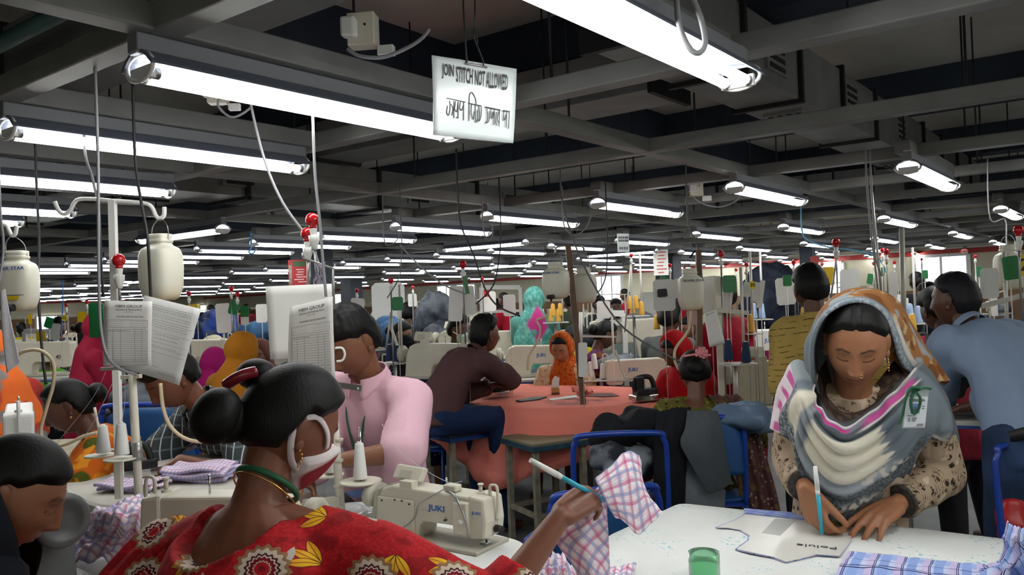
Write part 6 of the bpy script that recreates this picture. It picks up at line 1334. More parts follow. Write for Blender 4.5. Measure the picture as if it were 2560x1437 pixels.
# further people: (label, x, y, depth, facing, height, pose, lean, headpitch, skin, kind, colours)
FAR = [
 ('man in a red shirt with black hair behind the man in the blue shirt', 2342, 778, 4.5, 350, 1.6, 'stand', 18, 24, '4a3024', 'short', 'a83444', '2a2a30', .4),
 ('woman in an orange headscarf and cream floral dress sewing behind the coral table', 1404, 872, 5.9, 202, 1.52, 'sit', 10, 24, '9a6a4c', 'scarf', 'd8c2a0', 'c9611c', .5),
 ('woman in a turquoise and pink headscarf standing with her back turned', 1336, 752, 7.5, 15, 1.55, 'stand', 4, 8, '7a4c36', 'scarfback', '5f9a94', '5fb0a2', .9),
 ('woman in a purple and yellow sari bending over a machine to the right', 1513, 838, 6.3, 78, 1.52, 'sit', 26, 26, '5a3828', 'bun', '6d2362', 'b0a018', .6),
 ('woman in a bright red headscarf looking down at her machine', 1688, 878, 4.9, 235, 1.5, 'sit', 14, 34, '6b4232', 'scarf', 'b5121c', 'c0141c', .8),
 ('man with thick black hair in front of the grey column', 1676, 795, 6.3, 40, 1.64, 'sit', 6, 6, '5a3a2a', 'short', '5a5f5c', '2a2d33', .5),
 ('woman peering round the brown pole below the ribbed bottle', 1722, 822, 7.3, 212, 1.5, 'sit', 10, 20, '7d5440', 'long', '5e3a3c', '2a2a2c', .8),
 ('person in a crimson dress whose head is hidden by hanging papers', 1800, 742, 5.1, 320, 1.62, 'stand', 10, 10, '5d3d2c', 'long', '9c1128', '7c0d20', .8),
 ('dark haired woman standing in dark clothes before the rightmost window', 2292, 706, 9.0, 10, 1.56, 'stand', 4, 5, '4a3026', 'bun', '141820', '1a1a22', .9),
 ('man in dark clothes standing right of the dark woman before the rightmost window', 2322, 742, 7.4, 300, 1.58, 'stand', 8, 10, '4d3326', 'short', '1a1e2a', '20222a', .9),
 ('man in a dark jacket standing before the middle window, left of two', 1498, 762, 12.0, 160, 1.62, 'stand', 3, 6, '4a3226', 'short', '22262e', '22262e', .9),
 ('man in a dark jacket standing before the middle window, right of two', 1540, 768, 12.6, 180, 1.62, 'stand', 3, 6, '54382a', 'short', '2a2d33', '22262e', .9),
 ('dark haired man facing the camera below the middle window', 1545, 806, 8.4, 182, 1.6, 'sit', 8, 14, '6a4a38', 'short', '8a9490', '2a2d33', .5),
 ('man in a dark green check shirt with his back turned, right of the green card', 1022, 785, 9.2, 15, 1.62, 'stand', 8, 12, '5d3f30', 'short', '4a5240', '2a2d33', .9),
 ('woman in a grey hood and dark face mask right of the man in green check', 1053, 815, 8.8, 225, 1.52, 'sit', 8, 12, '8a6450', 'scarf', '3a3f4c', '4a4c52', .8),
 ('man in a yellow shirt wearing a pale green face mask', 1148, 825, 6.8, 120, 1.58, 'sit', 8, 10, '4d3224', 'short', 'c2ac1c', '2a2d33', .5),
 ('woman in a black headscarf and blue print dress looking down beside navy thread cones', 1015, 882, 5.7, 150, 1.5, 'sit', 14, 24, '74503c', 'scarf', '20264c', '15131a', .8),
 ('woman with tied black hair left of the woman in the black headscarf', 1003, 836, 7.0, 100, 1.52, 'sit', 16, 20, '7a5644', 'bun', '26242a', '2a2d33', .8),
 ('man in a navy uniform standing beside the grey cloth heap', 1072, 768, 10.5, 160, 1.64, 'stand', 5, 10, '6a4a38', 'short', '2c3142', '22262e', .6),
 ('woman in a bright green dress with black hair at the left', 126, 890, 7.6, 108, 1.52, 'sit', 10, 14, '6f4a38', 'bun', '62b41c', '8a9a1c', .5),
 ('woman in a crimson dress whose head is hidden by the green card', 256, 822, 5.6, 60, 1.58, 'stand', 10, 12, '6a4636', 'scarfback', '8c1030', '8c1030', .9),
 ('woman with a black head covering working left of the crimson dress', 212, 868, 7.2, 255, 1.52, 'sit', 14, 20, '8a6650', 'scarf', '2a2c33', '141416', .8),
 ('woman in an orange shawl and red print dress at the left edge', -30, 888, 3.9, 290, 1.52, 'sit', 14, 16, '5f3c2c', 'scarfback', 'a3322a', 'd9662b', .8),
 ('woman in a magenta headscarf with her back turned', 538, 912, 6.0, 20, 1.5, 'sit', 14, 18, '7a4c36', 'scarfback', '8f1c60', 'b01a74', .8),
 ('woman in a mustard headscarf with her back turned, right of the magenta one', 606, 880, 5.3, 25, 1.56, 'sit', 12, 16, '7a4c36', 'scarfback', '9c6a16', 'b06f14', .8),
 ('woman in a brown headscarf facing the camera behind the white board', 652, 884, 6.6, 190, 1.5, 'sit', 10, 16, '8a5f48', 'scarf', '6a4440', '6e4a40', .8),
 ('woman in a cream headscarf above the magenta headscarf', 534, 872, 7.4, 250, 1.5, 'sit', 12, 18, '74503c', 'scarf', '8a8a84', 'cfc8ae', .8),
 ('dark haired person in a navy top behind the yellow cards at the far left', 150, 818, 10.0, 120, 1.58, 'sit', 10, 10, '6a4636', 'short', '26324a', '2a2d33', .8),
 ('person in a maroon top near the yellow cards at the far left', 208, 822, 11.0, 60, 1.55, 'sit', 10, 10, '5a3c2e', 'bun', '5c1e30', '2a2d33', .8),
 ('person in a maroon headscarf far back by the left window', 635, 812, 12.0, 30, 1.55, 'stand', 4, 6, '5a3c2e', 'scarfback', '5c1e26', '6a222c', .8),
 ('woman in dark clothes with a purple shawl far back at the left', 506, 800, 14.0, 200, 1.55, 'stand', 4, 6, '6a4636', 'short', '4a2a6a', '2a2d33', .8),
]
FP = []
def turq(v, nr):
    q = FP_cur; T = Tint(len(v), '4f9a92'); a = sst(nzv(v, 40, 3), .05, .2); T.mx(a*.7, '86c4b4'); rel = v-np.array(q.nb); x = rel @ np.array(CRH); z = rel[:, 2]
    T.mx(sst(-np.abs(x-.03)-np.abs(z+.06)*.6, -.115, -.09), 'c03a86'); T.mx(sst(-z, .42, .5), '8a7f98'); return T.c
for (lab, x, y, d, fa, H, pose, lean, hp, skn, kind, top, other, slv) in FAR:
    det = (44, 60) if d < 6.8 else (22, 30); vx = .009 if d < 5 else (.012 if d < 8 else .018); cv = .013 if d < 5 else (.016 if d < 8 else .022)
    q = person(lab, Wd(x, y, d), vdir(fa), H, pose, lean, 0, (0, hp, 0), skn, vox=vx, hdet=det if d > 5 else (44, 60)); FP_cur = q; FP.append(q); far = d > 8
    fn = (30, 42) if d < 7 else (22, 30)
    if kind == 'short': hair(q, 'short', th=.022, fine=fn); shirt(q, fabric(top), slv, cv, .02, .009, length=.13); trousers(q, fabric(other), vox=cv)
    else:
        if kind in ('bun', 'long'): hair(q, kind, th=.018, fine=fn)
        if kind == 'scarf':
            hair(q, 'long', th=.010, fine=fn)
            m = fabric(other) if other != 'c9611c' else printfab('orange_scarf_print', 'b8561a', 'd98a3a', 60, (.3, .2), '8a3a10', 50); scarf(q, m, (.066, .112, -.004) if ('orange' in lab or 'bright red' in lab) else (.062, .098, -.012), .02, .009 if d < 6.5 else .014, .005, drape=.85, back=.25)
        if kind == 'scarfback': scarf(q, attrfab('turquoise_print') if 'turquoise' in lab else (printfab('orange_red_print', 'd9662a', 'a8352a', 5, (.5, .42), '7d7a78', 7) if other == 'd9662b' else fabric(other, None, wr=.7, ws=8)), (.06, .09, -.02), .024, .012 if d < 6.5 else .016, .006, drape=1.05, back=.62 if 'turquoise' in lab else .4, front=.3, tint=turq if 'turquoise' in lab else None)
        m = fabric(top)
        if 'floral' in lab: m = printfab('cream_floral', 'd6c2a2', 'b5743a', 22, (.3, .2), 'c9a878', 26)
        if 'blue print' in lab: m = printfab('blue_dot_print', '1c2248', 'c9c9d8', 40, (.22, .16))
        if 'sari' in lab: m = printfab('purple_sari', '561d50', '7a4a2a', 12, (.4, .3), '6a2a20', 9)
        shirt(q, m, slv, cv, .022, .010, name='dress', skirt=1.1, length=.15)
        if 'sari' in lab: pw(q, 'blouse_back', fabric('b3a51c'), lambda B: B.sph(q.mid+q.us*.13-q.Rs*.02-q.fs*.03, (.12, .12, .14), 16, 10))
    if 'mask' in lab:
        mc = 'a9d0c0' if 'pale green' in lab else '1e2230'
        def mth(p, D): r_ = np.sqrt((p[:, 0]/.06)**2+((p[:, 2]+.05)/.046)**2); return -.012+sst(-r_, -1.1, -.9)*sst(p[:, 1], .01, .03)*.036
        shell(q, 'face_mask', fabric(mc, wr=.1), mth, (30, 42)); band_on(q, 'mask_strap', M_WHITE, [(.055, .05, -.03), (.07, .02, -.02), (.077, -.01, -.01)], .004, off=.008)

# ================================================================ CORAL TABLE, STOOLS, CHAIRS
def coralmat():
    N = NT('coral_cloth'); o = N.co(); c = N.mix(N.noise(o, 3, 3), 'ea7c6c', 'f29686'); s = N.n('ShaderNodeVectorMath', operation='DISTANCE'); N.put(s.inputs[0], N.mapv(o, (1, 1, 1))); s.inputs[1].default_value = tuple(Wz(1490, 1005, .757)-Vector((cC.x, cC.y, .753)))
    f = N.math('MULTIPLY', N.step(N.math('ADD', s.outputs['Value'], N.math('MULTIPLY', N.noise(o, 9, 3), .25)), .42, .16), N.step(N.noise(o, 7, 3), .35, .6)); c = N.mix(N.math('MULTIPLY', f, .85), c, '4a4850'); N.bump(N.noise(o, 7, 4), .4, .03); return N.fin(c, .85, 0, .2)
PC = ccw([xy(Wz(1090, 1000, .757)), xy(Wz(1335, 1024, .757)), xy(Wz(1560, 1016, .757)), xy(Wz(1700, 1004, .757)), xy(Wz(1690, 972, .757)), xy(Wz(1440, 962, .757)), xy(Wz(1180, 957, .757))]); cC = sum(PC, Vector())/7
table('ironing_table', [p+(cC-p).normalized()*.012 for p in PC], .75, 'table under the coral cloth in the middle of the hall', legs=[PC[0], PC[2], PC[3], PC[5]], m=mat('7a5c40', .6))
drape('table_cloth', PC, .757, .36, coralmat(), 'scorched coral red cloth hanging over the ironing table in the middle', 'tablecloth', amp=.022, waves=7, dropf=lambda q: .36+.12*math.sin(q.x*3+q.y*5), flare=.09)
iron(Wz(1616, 1000, .768), (CRH*.95+CFH*.3), 'black steam iron standing at the right end of the coral table', 1.0); iron(Wz(1246, 990, .768), (CRH*.9+CFH*.35), 'black steam iron under the hand of the man in maroon', 1.0)
def flat(P, z, h, m, label, cat, name, bevel=0):
    P = ccw([xy(Wz(x, y, z)) for x, y in P]); c = sum(P, Vector())/len(P); return solo(name, m, lambda B: slab(B, P, z, z+h), (c.x, c.y, z), label, cat, bevel=bevel)
flat([(1586, 1003), (1600, 994), (1655, 992), (1660, 997), (1600, 1008)], .758, .008, M_DARK, 'flat black iron rest below the iron at the right end of the coral table', 'iron rest', 'iron_rest')
flat([(1290, 1002), (1330, 995), (1368, 993), (1345, 1000), (1300, 1005)], .758, .006, M_DARK, 'flat black iron rest at the middle of the coral table', 'iron rest', 'iron_rest')
flat([(1370, 998), (1440, 988), (1446, 993), (1378, 1001)], .758, .003, M_PAPER, 'white paper slip lying on the coral table', 'paper', 'paper_slip'); flat([(1462, 991), (1490, 983), (1530, 983), (1548, 990), (1510, 992)], .758, .003, mat('5c2026', .6), 'dark red cut piece with white flecks on the coral table', 'fabric', 'cut_piece')
cb = Wz(1389, 985, .758); bx_ = thing('small_box', cb, 'small brown and white box holding paper slips on the coral table', 'box'); part(bx_, 'box_body', mat('b58a4a', .6), lambda B: B.box((0, 0, .022), (.07, .05, .044), Matrix.Rotation(.6, 3, 'Z'))); part(bx_, 'label_band', mat('5a2a1a', .6), lambda B: B.box((0, 0, .008), (.072, .052, .012), Matrix.Rotation(.6, 3, 'Z')))
part(bx_, 'slip', M_PAPER, lambda B: B.prism([(-.03, 0), (.02, 0), (.03, .075), (.0, .09), (-.02, .06)], V(0, 0, .03), CRH, Z, .002))
clothgrid([[Wz(1430, 970, .80), Wz(1455, 964, .80), Wz(1475, 968, .78)], [Wz(1432, 980, .775), Wz(1460, 978, .785), Wz(1485, 980, .765)]], 20, 14, fabric('f29686'), (.2, .1), 'bunched fold of coral cloth at the back of the coral table', fold=.03, ff=60)
def stool(c, rz, label, w=.36, h=.615, top='1d4f96', wood='8d8470'):
    r = thing('stool', (c.x, c.y, 0), label, 'stool', None, rz); part(r, 'seat', mat(wood, .6, var=.2, vs=6), lambda B: B.box((0, 0, h-.008), (w, w, .016)), .003); part(r, 'seat_edge', mat(top, .5, var=.35, vs=30), lambda B: B.box((0, 0, h-.03), (w+.012, w+.012, .03)), .003)
    for a in (-1, 1):
        for b in (-1, 1): part(r, 'leg', mat('8f8a78', .6, .1, var=.3, vs=20), lambda B: B.box((a*(w/2-.03), b*(w/2-.03), (h-.045)/2), (.03, .03, h-.045)))
    part(r, 'stretcher', mat('8f8a78', .6, .1, var=.3, vs=20), lambda B: [B.box((0, s*(w/2-.03), .22), (w-.06, .02, .025)) for s in (-1, 1)]+[B.box((s*(w/2-.03), 0, .22), (.02, w-.06, .025)) for s in (-1, 1)]); return r
va = math.atan2(CRH.y, CRH.x)
stool(Wz(1150, 1070, .615), va+.62, 'stool with a blue painted edge under the man in maroon'); stool(Wz(1362, 1090, .615), va+.5, 'empty stool with a worn brown top in front of the coral table', wood='857a60', top='2b4a5a')
clothgrid([[Wz(1066, 1064, .625), Wz(1110, 1052, .64), Wz(1170, 1048, .63)], [Wz(1072, 1070, .63), Wz(1130, 1072, .655), Wz(1180, 1062, .65)], [Wz(1100, 1078, .622), Wz(1160, 1080, .63), Wz(1215, 1068, .622)]], 24, 20, fabric('1593b0'), (.2, .2), 'folded cyan cloth on the blue edged stool', fold=.01)
def chair(c, face, label, seat=.44, back=.82, w=.40, shell_=True, low=.62):
    F = Vector(face).normalized(); R_ = Vector((F.y, -F.x, 0)); r = thing('chair', (c.x, c.y, 0), label, 'chair'); hw = w/2
    P = lambda a, b, z: R_*a+F*b+Z*z
    for s in (-1, 1): part(r, 'leg', M_BLUEM, lambda B: B.cyl(P(s*hw, hw*.95, seat-.02), P(s*hw, hw, 0), .011, n=10)); part(r, 'leg', M_BLUEM, lambda B: B.cyl(P(s*hw, -hw, seat), P(s*hw, -hw*1.15, 0), .011, n=10))
    part(r, 'back_frame', M_BLUEM, lambda B: B.tube(spline([P(-hw, -hw, seat-.02), P(-hw, -hw*1.1, back-.1), P(-hw*.94, -hw*1.12, back-.03), P(-hw*.75, -hw*1.15, back), P(hw*.75, -hw*1.15, back), P(hw*.94, -hw*1.12, back-.03), P(hw, -hw*1.1, back-.1), P(hw, -hw, seat-.02)], 6), .0125, 12)); part(r, 'seat_frame', M_BLUEM, lambda B: B.tube([P(-hw, -hw, seat-.02), P(-hw, hw*.95, seat-.02), P(hw, hw*.95, seat-.02), P(hw, -hw, seat-.02)], .011, 10, closed=True))
    part(r, 'seat', M_BLUEP, lambda B: B.sheet(lambda u, v: P((u-.5)*w*.98, (v-.5)*w*.96, seat-.012*math.sin(u*math.pi)), 10, 10, .012))
    if shell_: part(r, 'backrest', M_BLUEP, lambda B: B.sheet(lambda u, v: P((u-.5)*w*(.98-.25*abs(2*v-1)**4*0-.22*max(0, v-.6)**1), -hw*1.08-.03*math.sin(u*math.pi), lerp(low-.06, back-.01-.05*abs(2*u-1)**3, v)), 16, 12, .012))
    return r
chair(Wd(1462, 1330, 3.0), vdir(345), 'empty chair with a rounded blue plastic back behind the raised hand', back=.735, low=.50); chair(Wd(1540, 1260, 3.72), vdir(0), 'blue tube framed chair loaded with dark garments before the coral table', back=.80, shell_=False)
chair(Wd(1245, 1420, 2.92), vdir(300), 'blue tube framed chair behind the cream machine with the control panel', back=.62, seat=.42, shell_=False); chair(Wd(2790, 1290, 2.72), vdir(172), 'blue tube framed chair at the right edge behind the blue plaid cloth', back=.80, shell_=False, w=.46)
chair(Wd(1735, 1130, 3.95), vdir(5), 'blue plastic chair under the woman in the olive dress, hung with cloth', back=.82); chair(Wd(1070, 1080, 5.6), vdir(20), 'blue chair half hidden behind the man in pink', back=.74); chair(Wd(455, 1120, 4.2), vdir(10), 'tall blue chair behind the man in the check shirt', back=.95, w=.5)
M_NAVYG = fabric('14161c', None, wr=.6, ws=9); M_GREYG = fabric('4d5358', None, wr=.5, ws=8); M_GREYL = fabric('6f767c', None, wr=.5)
clothgrid([[Wd(1640, 1030, 3.62), Wd(1690, 1018, 3.60), Wd(1728, 1022, 3.60)], [Wd(1636, 1090, 3.55), Wd(1682, 1080, 3.52), Wd(1722, 1085, 3.55)], [Wd(1634, 1180, 3.55), Wd(1672, 1180, 3.50), Wd(1715, 1180, 3.55)], [Wd(1632, 1300, 3.56), Wd(1668, 1310, 3.52), Wd(1712, 1310, 3.56)]], 30, 50, M_NAVYG, (.3, .5), 'black garment hanging over the chair of the woman in olive', name='garment', cat='garment', fold=.015, ff=40)
clothgrid([[Wd(1718, 1026, 3.58), Wd(1760, 1024, 3.56), Wd(1794, 1028, 3.58)], [Wd(1712, 1070, 3.52), Wd(1765, 1070, 3.50), Wd(1806, 1075, 3.54)], [Wd(1702, 1115, 3.50), Wd(1770, 1130, 3.48), Wd(1818, 1150, 3.54)], [Wd(1740, 1180, 3.50), Wd(1785, 1190, 3.49), Wd(1828, 1196, 3.54)], [Wd(1772, 1232, 3.50), Wd(1800, 1225, 3.50), Wd(1835, 1205, 3.54)]], 30, 50, M_GREYG, (.3, .5), 'grey cloth panel hanging over the chair of the woman in olive', name='garment', cat='garment', fold=.01, ff=30)
clothgrid([[Wd(1700, 1130, 3.60), Wd(1760, 1190, 3.58), Wd(1815, 1230, 3.58)], [Wd(1702, 1200, 3.56), Wd(1755, 1230, 3.55), Wd(1812, 1250, 3.56)], [Wd(1705, 1290, 3.56), Wd(1755, 1300, 3.55), Wd(1810, 1310, 3.56)]], 24, 30, M_GREYL, (.3, .3), 'second grey cloth hanging below the grey panel', name='garment', cat='garment', fold=.015, ff=40)
def heap(P, r, m, label, seed, name='garment_heap', cat='garments', vox=.012, base=None, amp=.03):
    mb = MB()
    for p, rr in P: mb.sph(p, rr, 14, 10)
    v, f, nr = remesh(mb, vox, 3); v = v+nr*(amp*(1-2*np.abs(nzv(v, 7, seed)))+amp*.5*nzv(v, 17, seed))[:, None]
    c = Vector(v.mean(0)); c.z = v[:, 2].min(); o = setmesh(name, v, f, c, m, None); return tag(o, label, cat)
heap([(Wd(1545, 1075, 3.7), (.10, .10, .06)), (Wd(1600, 1060, 3.68), (.10, .10, .06)), (Wd(1640, 1085, 3.68), (.08, .08, .06)), (Wd(1520, 1100, 3.72), (.06, .08, .05))], 0, M_NAVYG, 'heap of black garments with small white tags on the loaded chair', 3)
heap([(Wd(1530, 1140, 3.66), (.09, .09, .05)), (Wd(1590, 1150, 3.66), (.10, .1, .05)), (Wd(1560, 1170, 3.62), (.10, .08, .05))], 0, fabric('757c82', '2c3036', 9), 'heap of grey garments below the black ones on the loaded chair', 8)
heap([(Wd(400, 1020, 4.3), (.16, .12, .08)), (Wd(350, 1000, 4.35), (.14, .12, .07)), (Wd(450, 1030, 4.25), (.12, .1, .07)), (Wd(330, 1040, 4.4), (.14, .12, .10))], 0, fabric('1d222c', '545a62', 7), 'heap of dark garments on a bin behind the man in the check shirt', 13)
# ================================================================ MACHINES AND TABLES FURTHER BACK
M_TTOP = mat('c2bfb4', .5, var=.08, name='table_laminate'); M_BLUET = mat('2a4f8f', .4, name='blue_table_edge')
def station_table(c, ang, L, w, label, z=.75, group=None):
    r = thing('machine_table', (c.x, c.y, 0), label, 'table', group, ang)
    part(r, 'table_top', M_TTOP, lambda B: B.box((0, 0, z-.015), (L, w, .03)), .003); part(r, 'edge', M_BLUET, lambda B: B.box((0, 0, z-.022), (L+.008, w+.008, .012)))
    for a in (-1, 1):
        for b in (-1, 1): part(r, 'leg', M_STEEL, lambda B: B.box((a*(L/2-.06), b*(w/2-.05), (z-.03)/2), (.04, .04, z-.03)))
    return r
# nearer machines seen between the people
def mach_at(x, y, d, xd, label, sc=1.0, m=None, logo='JUKI', panel=False, tab=None, zup=0, detail=1):
    p = Wd(x, y, d); xd = Vector((xd.x, xd.y, 0)).normalized(); o = p-xd*.1*sc; o.z = p.z-.10*sc
    r = machine(o, xd, label, sc, m, logo, panel, detail); L = station_table(Vector((p.x, p.y, 0)), math.atan2(xd.y, xd.x), .95, .5, tab, max(.3, o.z-.001)) if tab else None
    return r
mach_at(1605, 940, 5.85, -CRH, 'cream machine with blue lettering behind the iron on the coral table', 1.05, logo='JUKI', tab='machine table behind the right end of the coral table')
mach_at(1330, 905, 6.7, CRH, 'cream machine with a round spool cover left of the woman in the orange headscarf', 1.15, logo='JUKI', tab='machine table in front of the woman in the turquoise headscarf')
mach_at(1062, 950, 6.1, -CRH*.95+CFH*.2, 'cream lettered machine between the man in pink and the man in maroon', 1.25, logo='brother', tab='machine table behind the man in pink')
mach_at(1930, 958, 4.7, CRH, 'cream lettered machine below the elbow of the man in the mustard shirt', 1.1, logo='brother', panel=True, tab='machine table beside the woman in the olive dress')
mach_at(1890, 872, 5.6, CRH*.9+CFH*.3, 'white machine behind the navy thread cones near the mustard shirt', 1.1, M_WHITE, logo='JUKI')
mach_at(1585, 850, 7.0, -CRH, 'large cream machine right of the woman in the purple sari', 1.5, logo='', tab='machine table under the large cream machine in the middle distance')
mach_at(1150, 862, 7.5, CRH*.8-CFH*.4, 'cream overlock machine below the man with the green mask', 1.1, logo='', panel=True, tab='machine table below the man with the green mask')
mach_at(1090, 905, 5.2, CRH*.9-CFH*.3, 'cream machine with a flat panel behind the maroon shirt', 1.0, logo='', panel=True)
mach_at(1275, 865, 7.6, CRH, 'cream machine right of the maroon shirted man', 1.2, logo='')
mach_at(2530, 955, 3.4, -CRH*.8+CFH*.4, 'dark grey machine at the right edge behind the man in the blue shirt', 1.3, M_MGREY, logo='', tab='machine table at the right edge')
mach_at(92, 900, 6.4, CRH, 'cream machine in front of the woman in bright green', 1.2, logo='', tab='blue edged machine table in front of the woman in bright green')
mach_at(495, 888, 6.9, CRH, 'cream machine left of the magenta headscarf', 1.1, logo='', panel=True, tab='machine table in front of the magenta headscarf')
# background rows: tables in lines with machines, stands and cones
M_STAND = mat('c9c7c0', .45, .3, name='stand_metal')
def tstand(p, label, n=3, cols=(M_CONEY,), h=.55, group=None):
    r = thing('thread_stand', p, label, 'thread stand', group, va)
    part(r, 'pole', M_STAND, lambda B: B.cyl((0, 0, 0), (0, 0, h), .008, n=6)); part(r, 'cone_tray', M_STAND, lambda B: B.box((0, 0, .22), (.10*n, .13, .006))); part(r, 'guide_bar', M_STAND, lambda B: B.box((0, 0, h), (.10*n, .014, .012)))
    return r
cone_protos = {}
CONE_N = {'M_CONE': ('white', M_CONE), 'M_CONEY': ('yellow', M_CONEY), 'M_CONEB': ('navy', M_CONEB), 'M_CONEL': ('pale blue', M_CONEL)}
def fcone(p, key, where, h=.11, r=.026):
    nm, m = CONE_N[key]; lab = '%s thread cone %s, {ord} there' % (nm, where)
    if key not in cone_protos: cone_protos[key] = cone(p, h, r, m, lab, '%s cones %s' % (nm, where)); return cone_protos[key]
    return dup(cone_protos[key], p, lab, '%s cones %s' % (nm, where))
HP = {}; NW = [0]
WK = [(5, 'person in a grey top with short hair'), (7, 'person in a crimson dress'), (17, 'woman in dark clothes with tied hair'), (15, 'person in a yellow shirt'), (24, 'person in a mustard headscarf'), (23, 'person in a magenta headscarf'), (13, 'person in a dark green check shirt'), (27, 'person in a navy top')]
st_proto = None; tb_proto = None; mc_proto = None
rs = random.Random(11); NST = 0
far_mats = []
for u in np.arange(6.2, 19.5, 1.9):
    for v in np.arange(2.2, 22, 1.55):
        a = px((u, v, .75))
        if a[2] < 6.8 or not (-40 < a[0] < 2600): continue
        if u > 17.8 and v < 9: continue
        if rs.random() < .12: continue
        u2 = u+rs.uniform(-.15, .15); v2 = v+rs.uniform(-.1, .1); c = Vector((u2, v2, 0))
        if any((Vector((cc.location.x, cc.location.y, 0))-c).length < .75 for cc in (colA, colB, colC, colD)): continue
        if any((Vector((f.o.location.x, f.o.location.y, 0))-c).length < .62 for f in FP): continue
        if min((c-Vector((f.nb.x, f.nb.y, 0))).length for f in (mr, yl, bl, ol)) < .9: continue
        if (c-cC).length < 1.6: continue
        NST += 1; wh = 'on a far table'
        lab = 'cream topped machine table in the far rows, {ord}'
        if tb_proto is None: tb_proto = station_table(c, 0, 1.05, .52, lab, group='far machine tables')
        else: dup(tb_proto, c, lab)
        lab = 'cream sewing machine in the far rows, {ord}'; mp = Vector((u2-.2, v2, .751))
        if mc_proto is None: mc_proto = machine(mp, Vector((1, 0, 0)), lab, 1.15, logo='', panel=False, detail=1, group='far sewing machines')
        else: dup(mc_proto, mp, lab, rz=rs.choice((0, 0, math.pi, .1)))
        if rs.random() < .6:
            nm, ca, cb = rs.choice((('dark blue', '1e2738', '3a4a63'), ('grey', '4d545c', '7d858c'), ('denim blue', '33517d', '27406a'), ('black', '15161a', '2a2c33')))
            lab = 'pile of %s garments on a far machine table, {ord}' % nm; hp = Vector((u2+rs.uniform(-.1, .3), v2-.08, .752))
            if nm not in HP: HP[nm] = tag(heap([(hp+V(0, 0, .05), (.16, .12, .05)), (hp+V(.09, .05, .07), (.12, .1, .06)), (hp+V(-.1, .02, .05), (.1, .1, .05))], 0, fabric(ca, cb, 6), lab, len(HP)+50, vox=.016), None, None, '%s garment piles in the far rows' % nm)
            else: dup(HP[nm], hp, lab, rz=rs.uniform(0, 6))
        if a[2] > 8.5 and NW[0] < 26 and rs.random() < .42:
            wi, wl = rs.choice(WK); src = FP[wi].o; wp = Vector((u2+.05, v2-.62, 0)); fc = math.degrees(0)
            if all((Vector((f.nb.x, f.nb.y, 0))-wp).length > .6 for f in FP): NW[0] += 1; dup(src, Vector((wp.x, wp.y, src.location.z)), wl+' in the far rows, {ord}', wl+' in the far rows', rz=math.pi/2-math.atan2(FP[wi].F.y, FP[wi].F.x)+rs.uniform(-.4, .4))
        if rs.random() < .62:
            lab = 'thin metal thread stand in the far rows, {ord}'; sp_ = Vector((u2+.38, v2+.12, .751))
            if st_proto is None: st_proto = tstand(sp_, lab, 3, h=.62, group='far thread stands')
            else: dup(st_proto, sp_, lab)
            k = rs.choice(('M_CONEY', 'M_CONEY', 'M_CONE', 'M_CONEB', 'M_CONEL'))
            for i in range(rs.choice((1, 2, 3))):
                q = sp_+CRH*(-.1+.1*i)+Z*.224; fcone(q, k, 'in the far rows')
# cones and stands the photograph shows clearly
def conerow(L, key, where, d, h, tray=None):
    for x, y in L:
        fcone(Wd(x, y, d), key, where, h)
    if tray:
        xs = [x for x, y in L]; p = Wd(sum(xs)/len(xs), max(y for x, y in L)+2, d); w = (max(xs)-min(xs)+40)*d/FPX
        r = thing('cone_shelf', p, tray, 'thread stand', None, va); part(r, 'shelf', M_STAND, lambda B: B.box((0, 0, -.004), (w, .16, .006))); part(r, 'post', M_STAND, lambda B: B.cyl((0, .05, -.006), (0, .05, -max(.1, p.z-.74)), .012, n=8)); part(r, 'upright', M_STAND, lambda B: B.cyl((w*.3, .06, 0), (w*.3, .06, .5), .008, n=8))
conerow([(1378, 803), (1396, 803), (1383, 790), (1401, 789)], 'M_CONEY', 'right of the turquoise headscarf', 7.2, .13, 'small metal shelf of yellow cones right of the turquoise headscarf')
conerow([(1573, 772), (1582, 783), (1590, 772), (1604, 787)], 'M_CONEY', 'above the purple sari woman', 6.6, .12, 'metal cone shelf standing right of the dark haired facing man')
conerow([(1642, 823)], 'M_CONEY', 'left of the thick haired man', 6.4, .13); conerow([(1878, 830)], 'M_CONEY', 'beside the mustard shirt', 5.0, .13, 'metal cone plate at the elbow of the mustard shirt')
conerow([(1476, 942), (1508, 946), (1549, 946), (1486, 922)], 'M_CONE', 'by the coral table', 5.85, .12, 'curved plate carrying white cones behind the coral table')
conerow([(1822, 900), (1866, 905)], 'M_CONEB', 'below the crimson dress', 4.3, .11, 'cream double plate carrying two navy cones below the crimson dress'); conerow([(974, 902), (994, 904)], 'M_CONEB', 'left of the black headscarf', 5.3, .11, 'cream plate carrying navy cones left of the black headscarf')
conerow([(2252, 800), (2276, 800), (2297, 806)], 'M_CONEL', 'before the rightmost window', 5.4, .11, 'metal shelf of pale cones before the rightmost window'); conerow([(2248, 822), (2282, 826)], 'M_CONEY', 'before the rightmost window', 5.3, .11)
conerow([(1885, 795), (1905, 795)], 'M_CONEL', 'left of the mustard shirt', 6.0, .11, 'white cone plate left of the mustard shirt'); conerow([(2531, 912)], 'M_CONEB', 'at the right edge', 3.6, .11, 'white plate with one dark cone at the right edge')

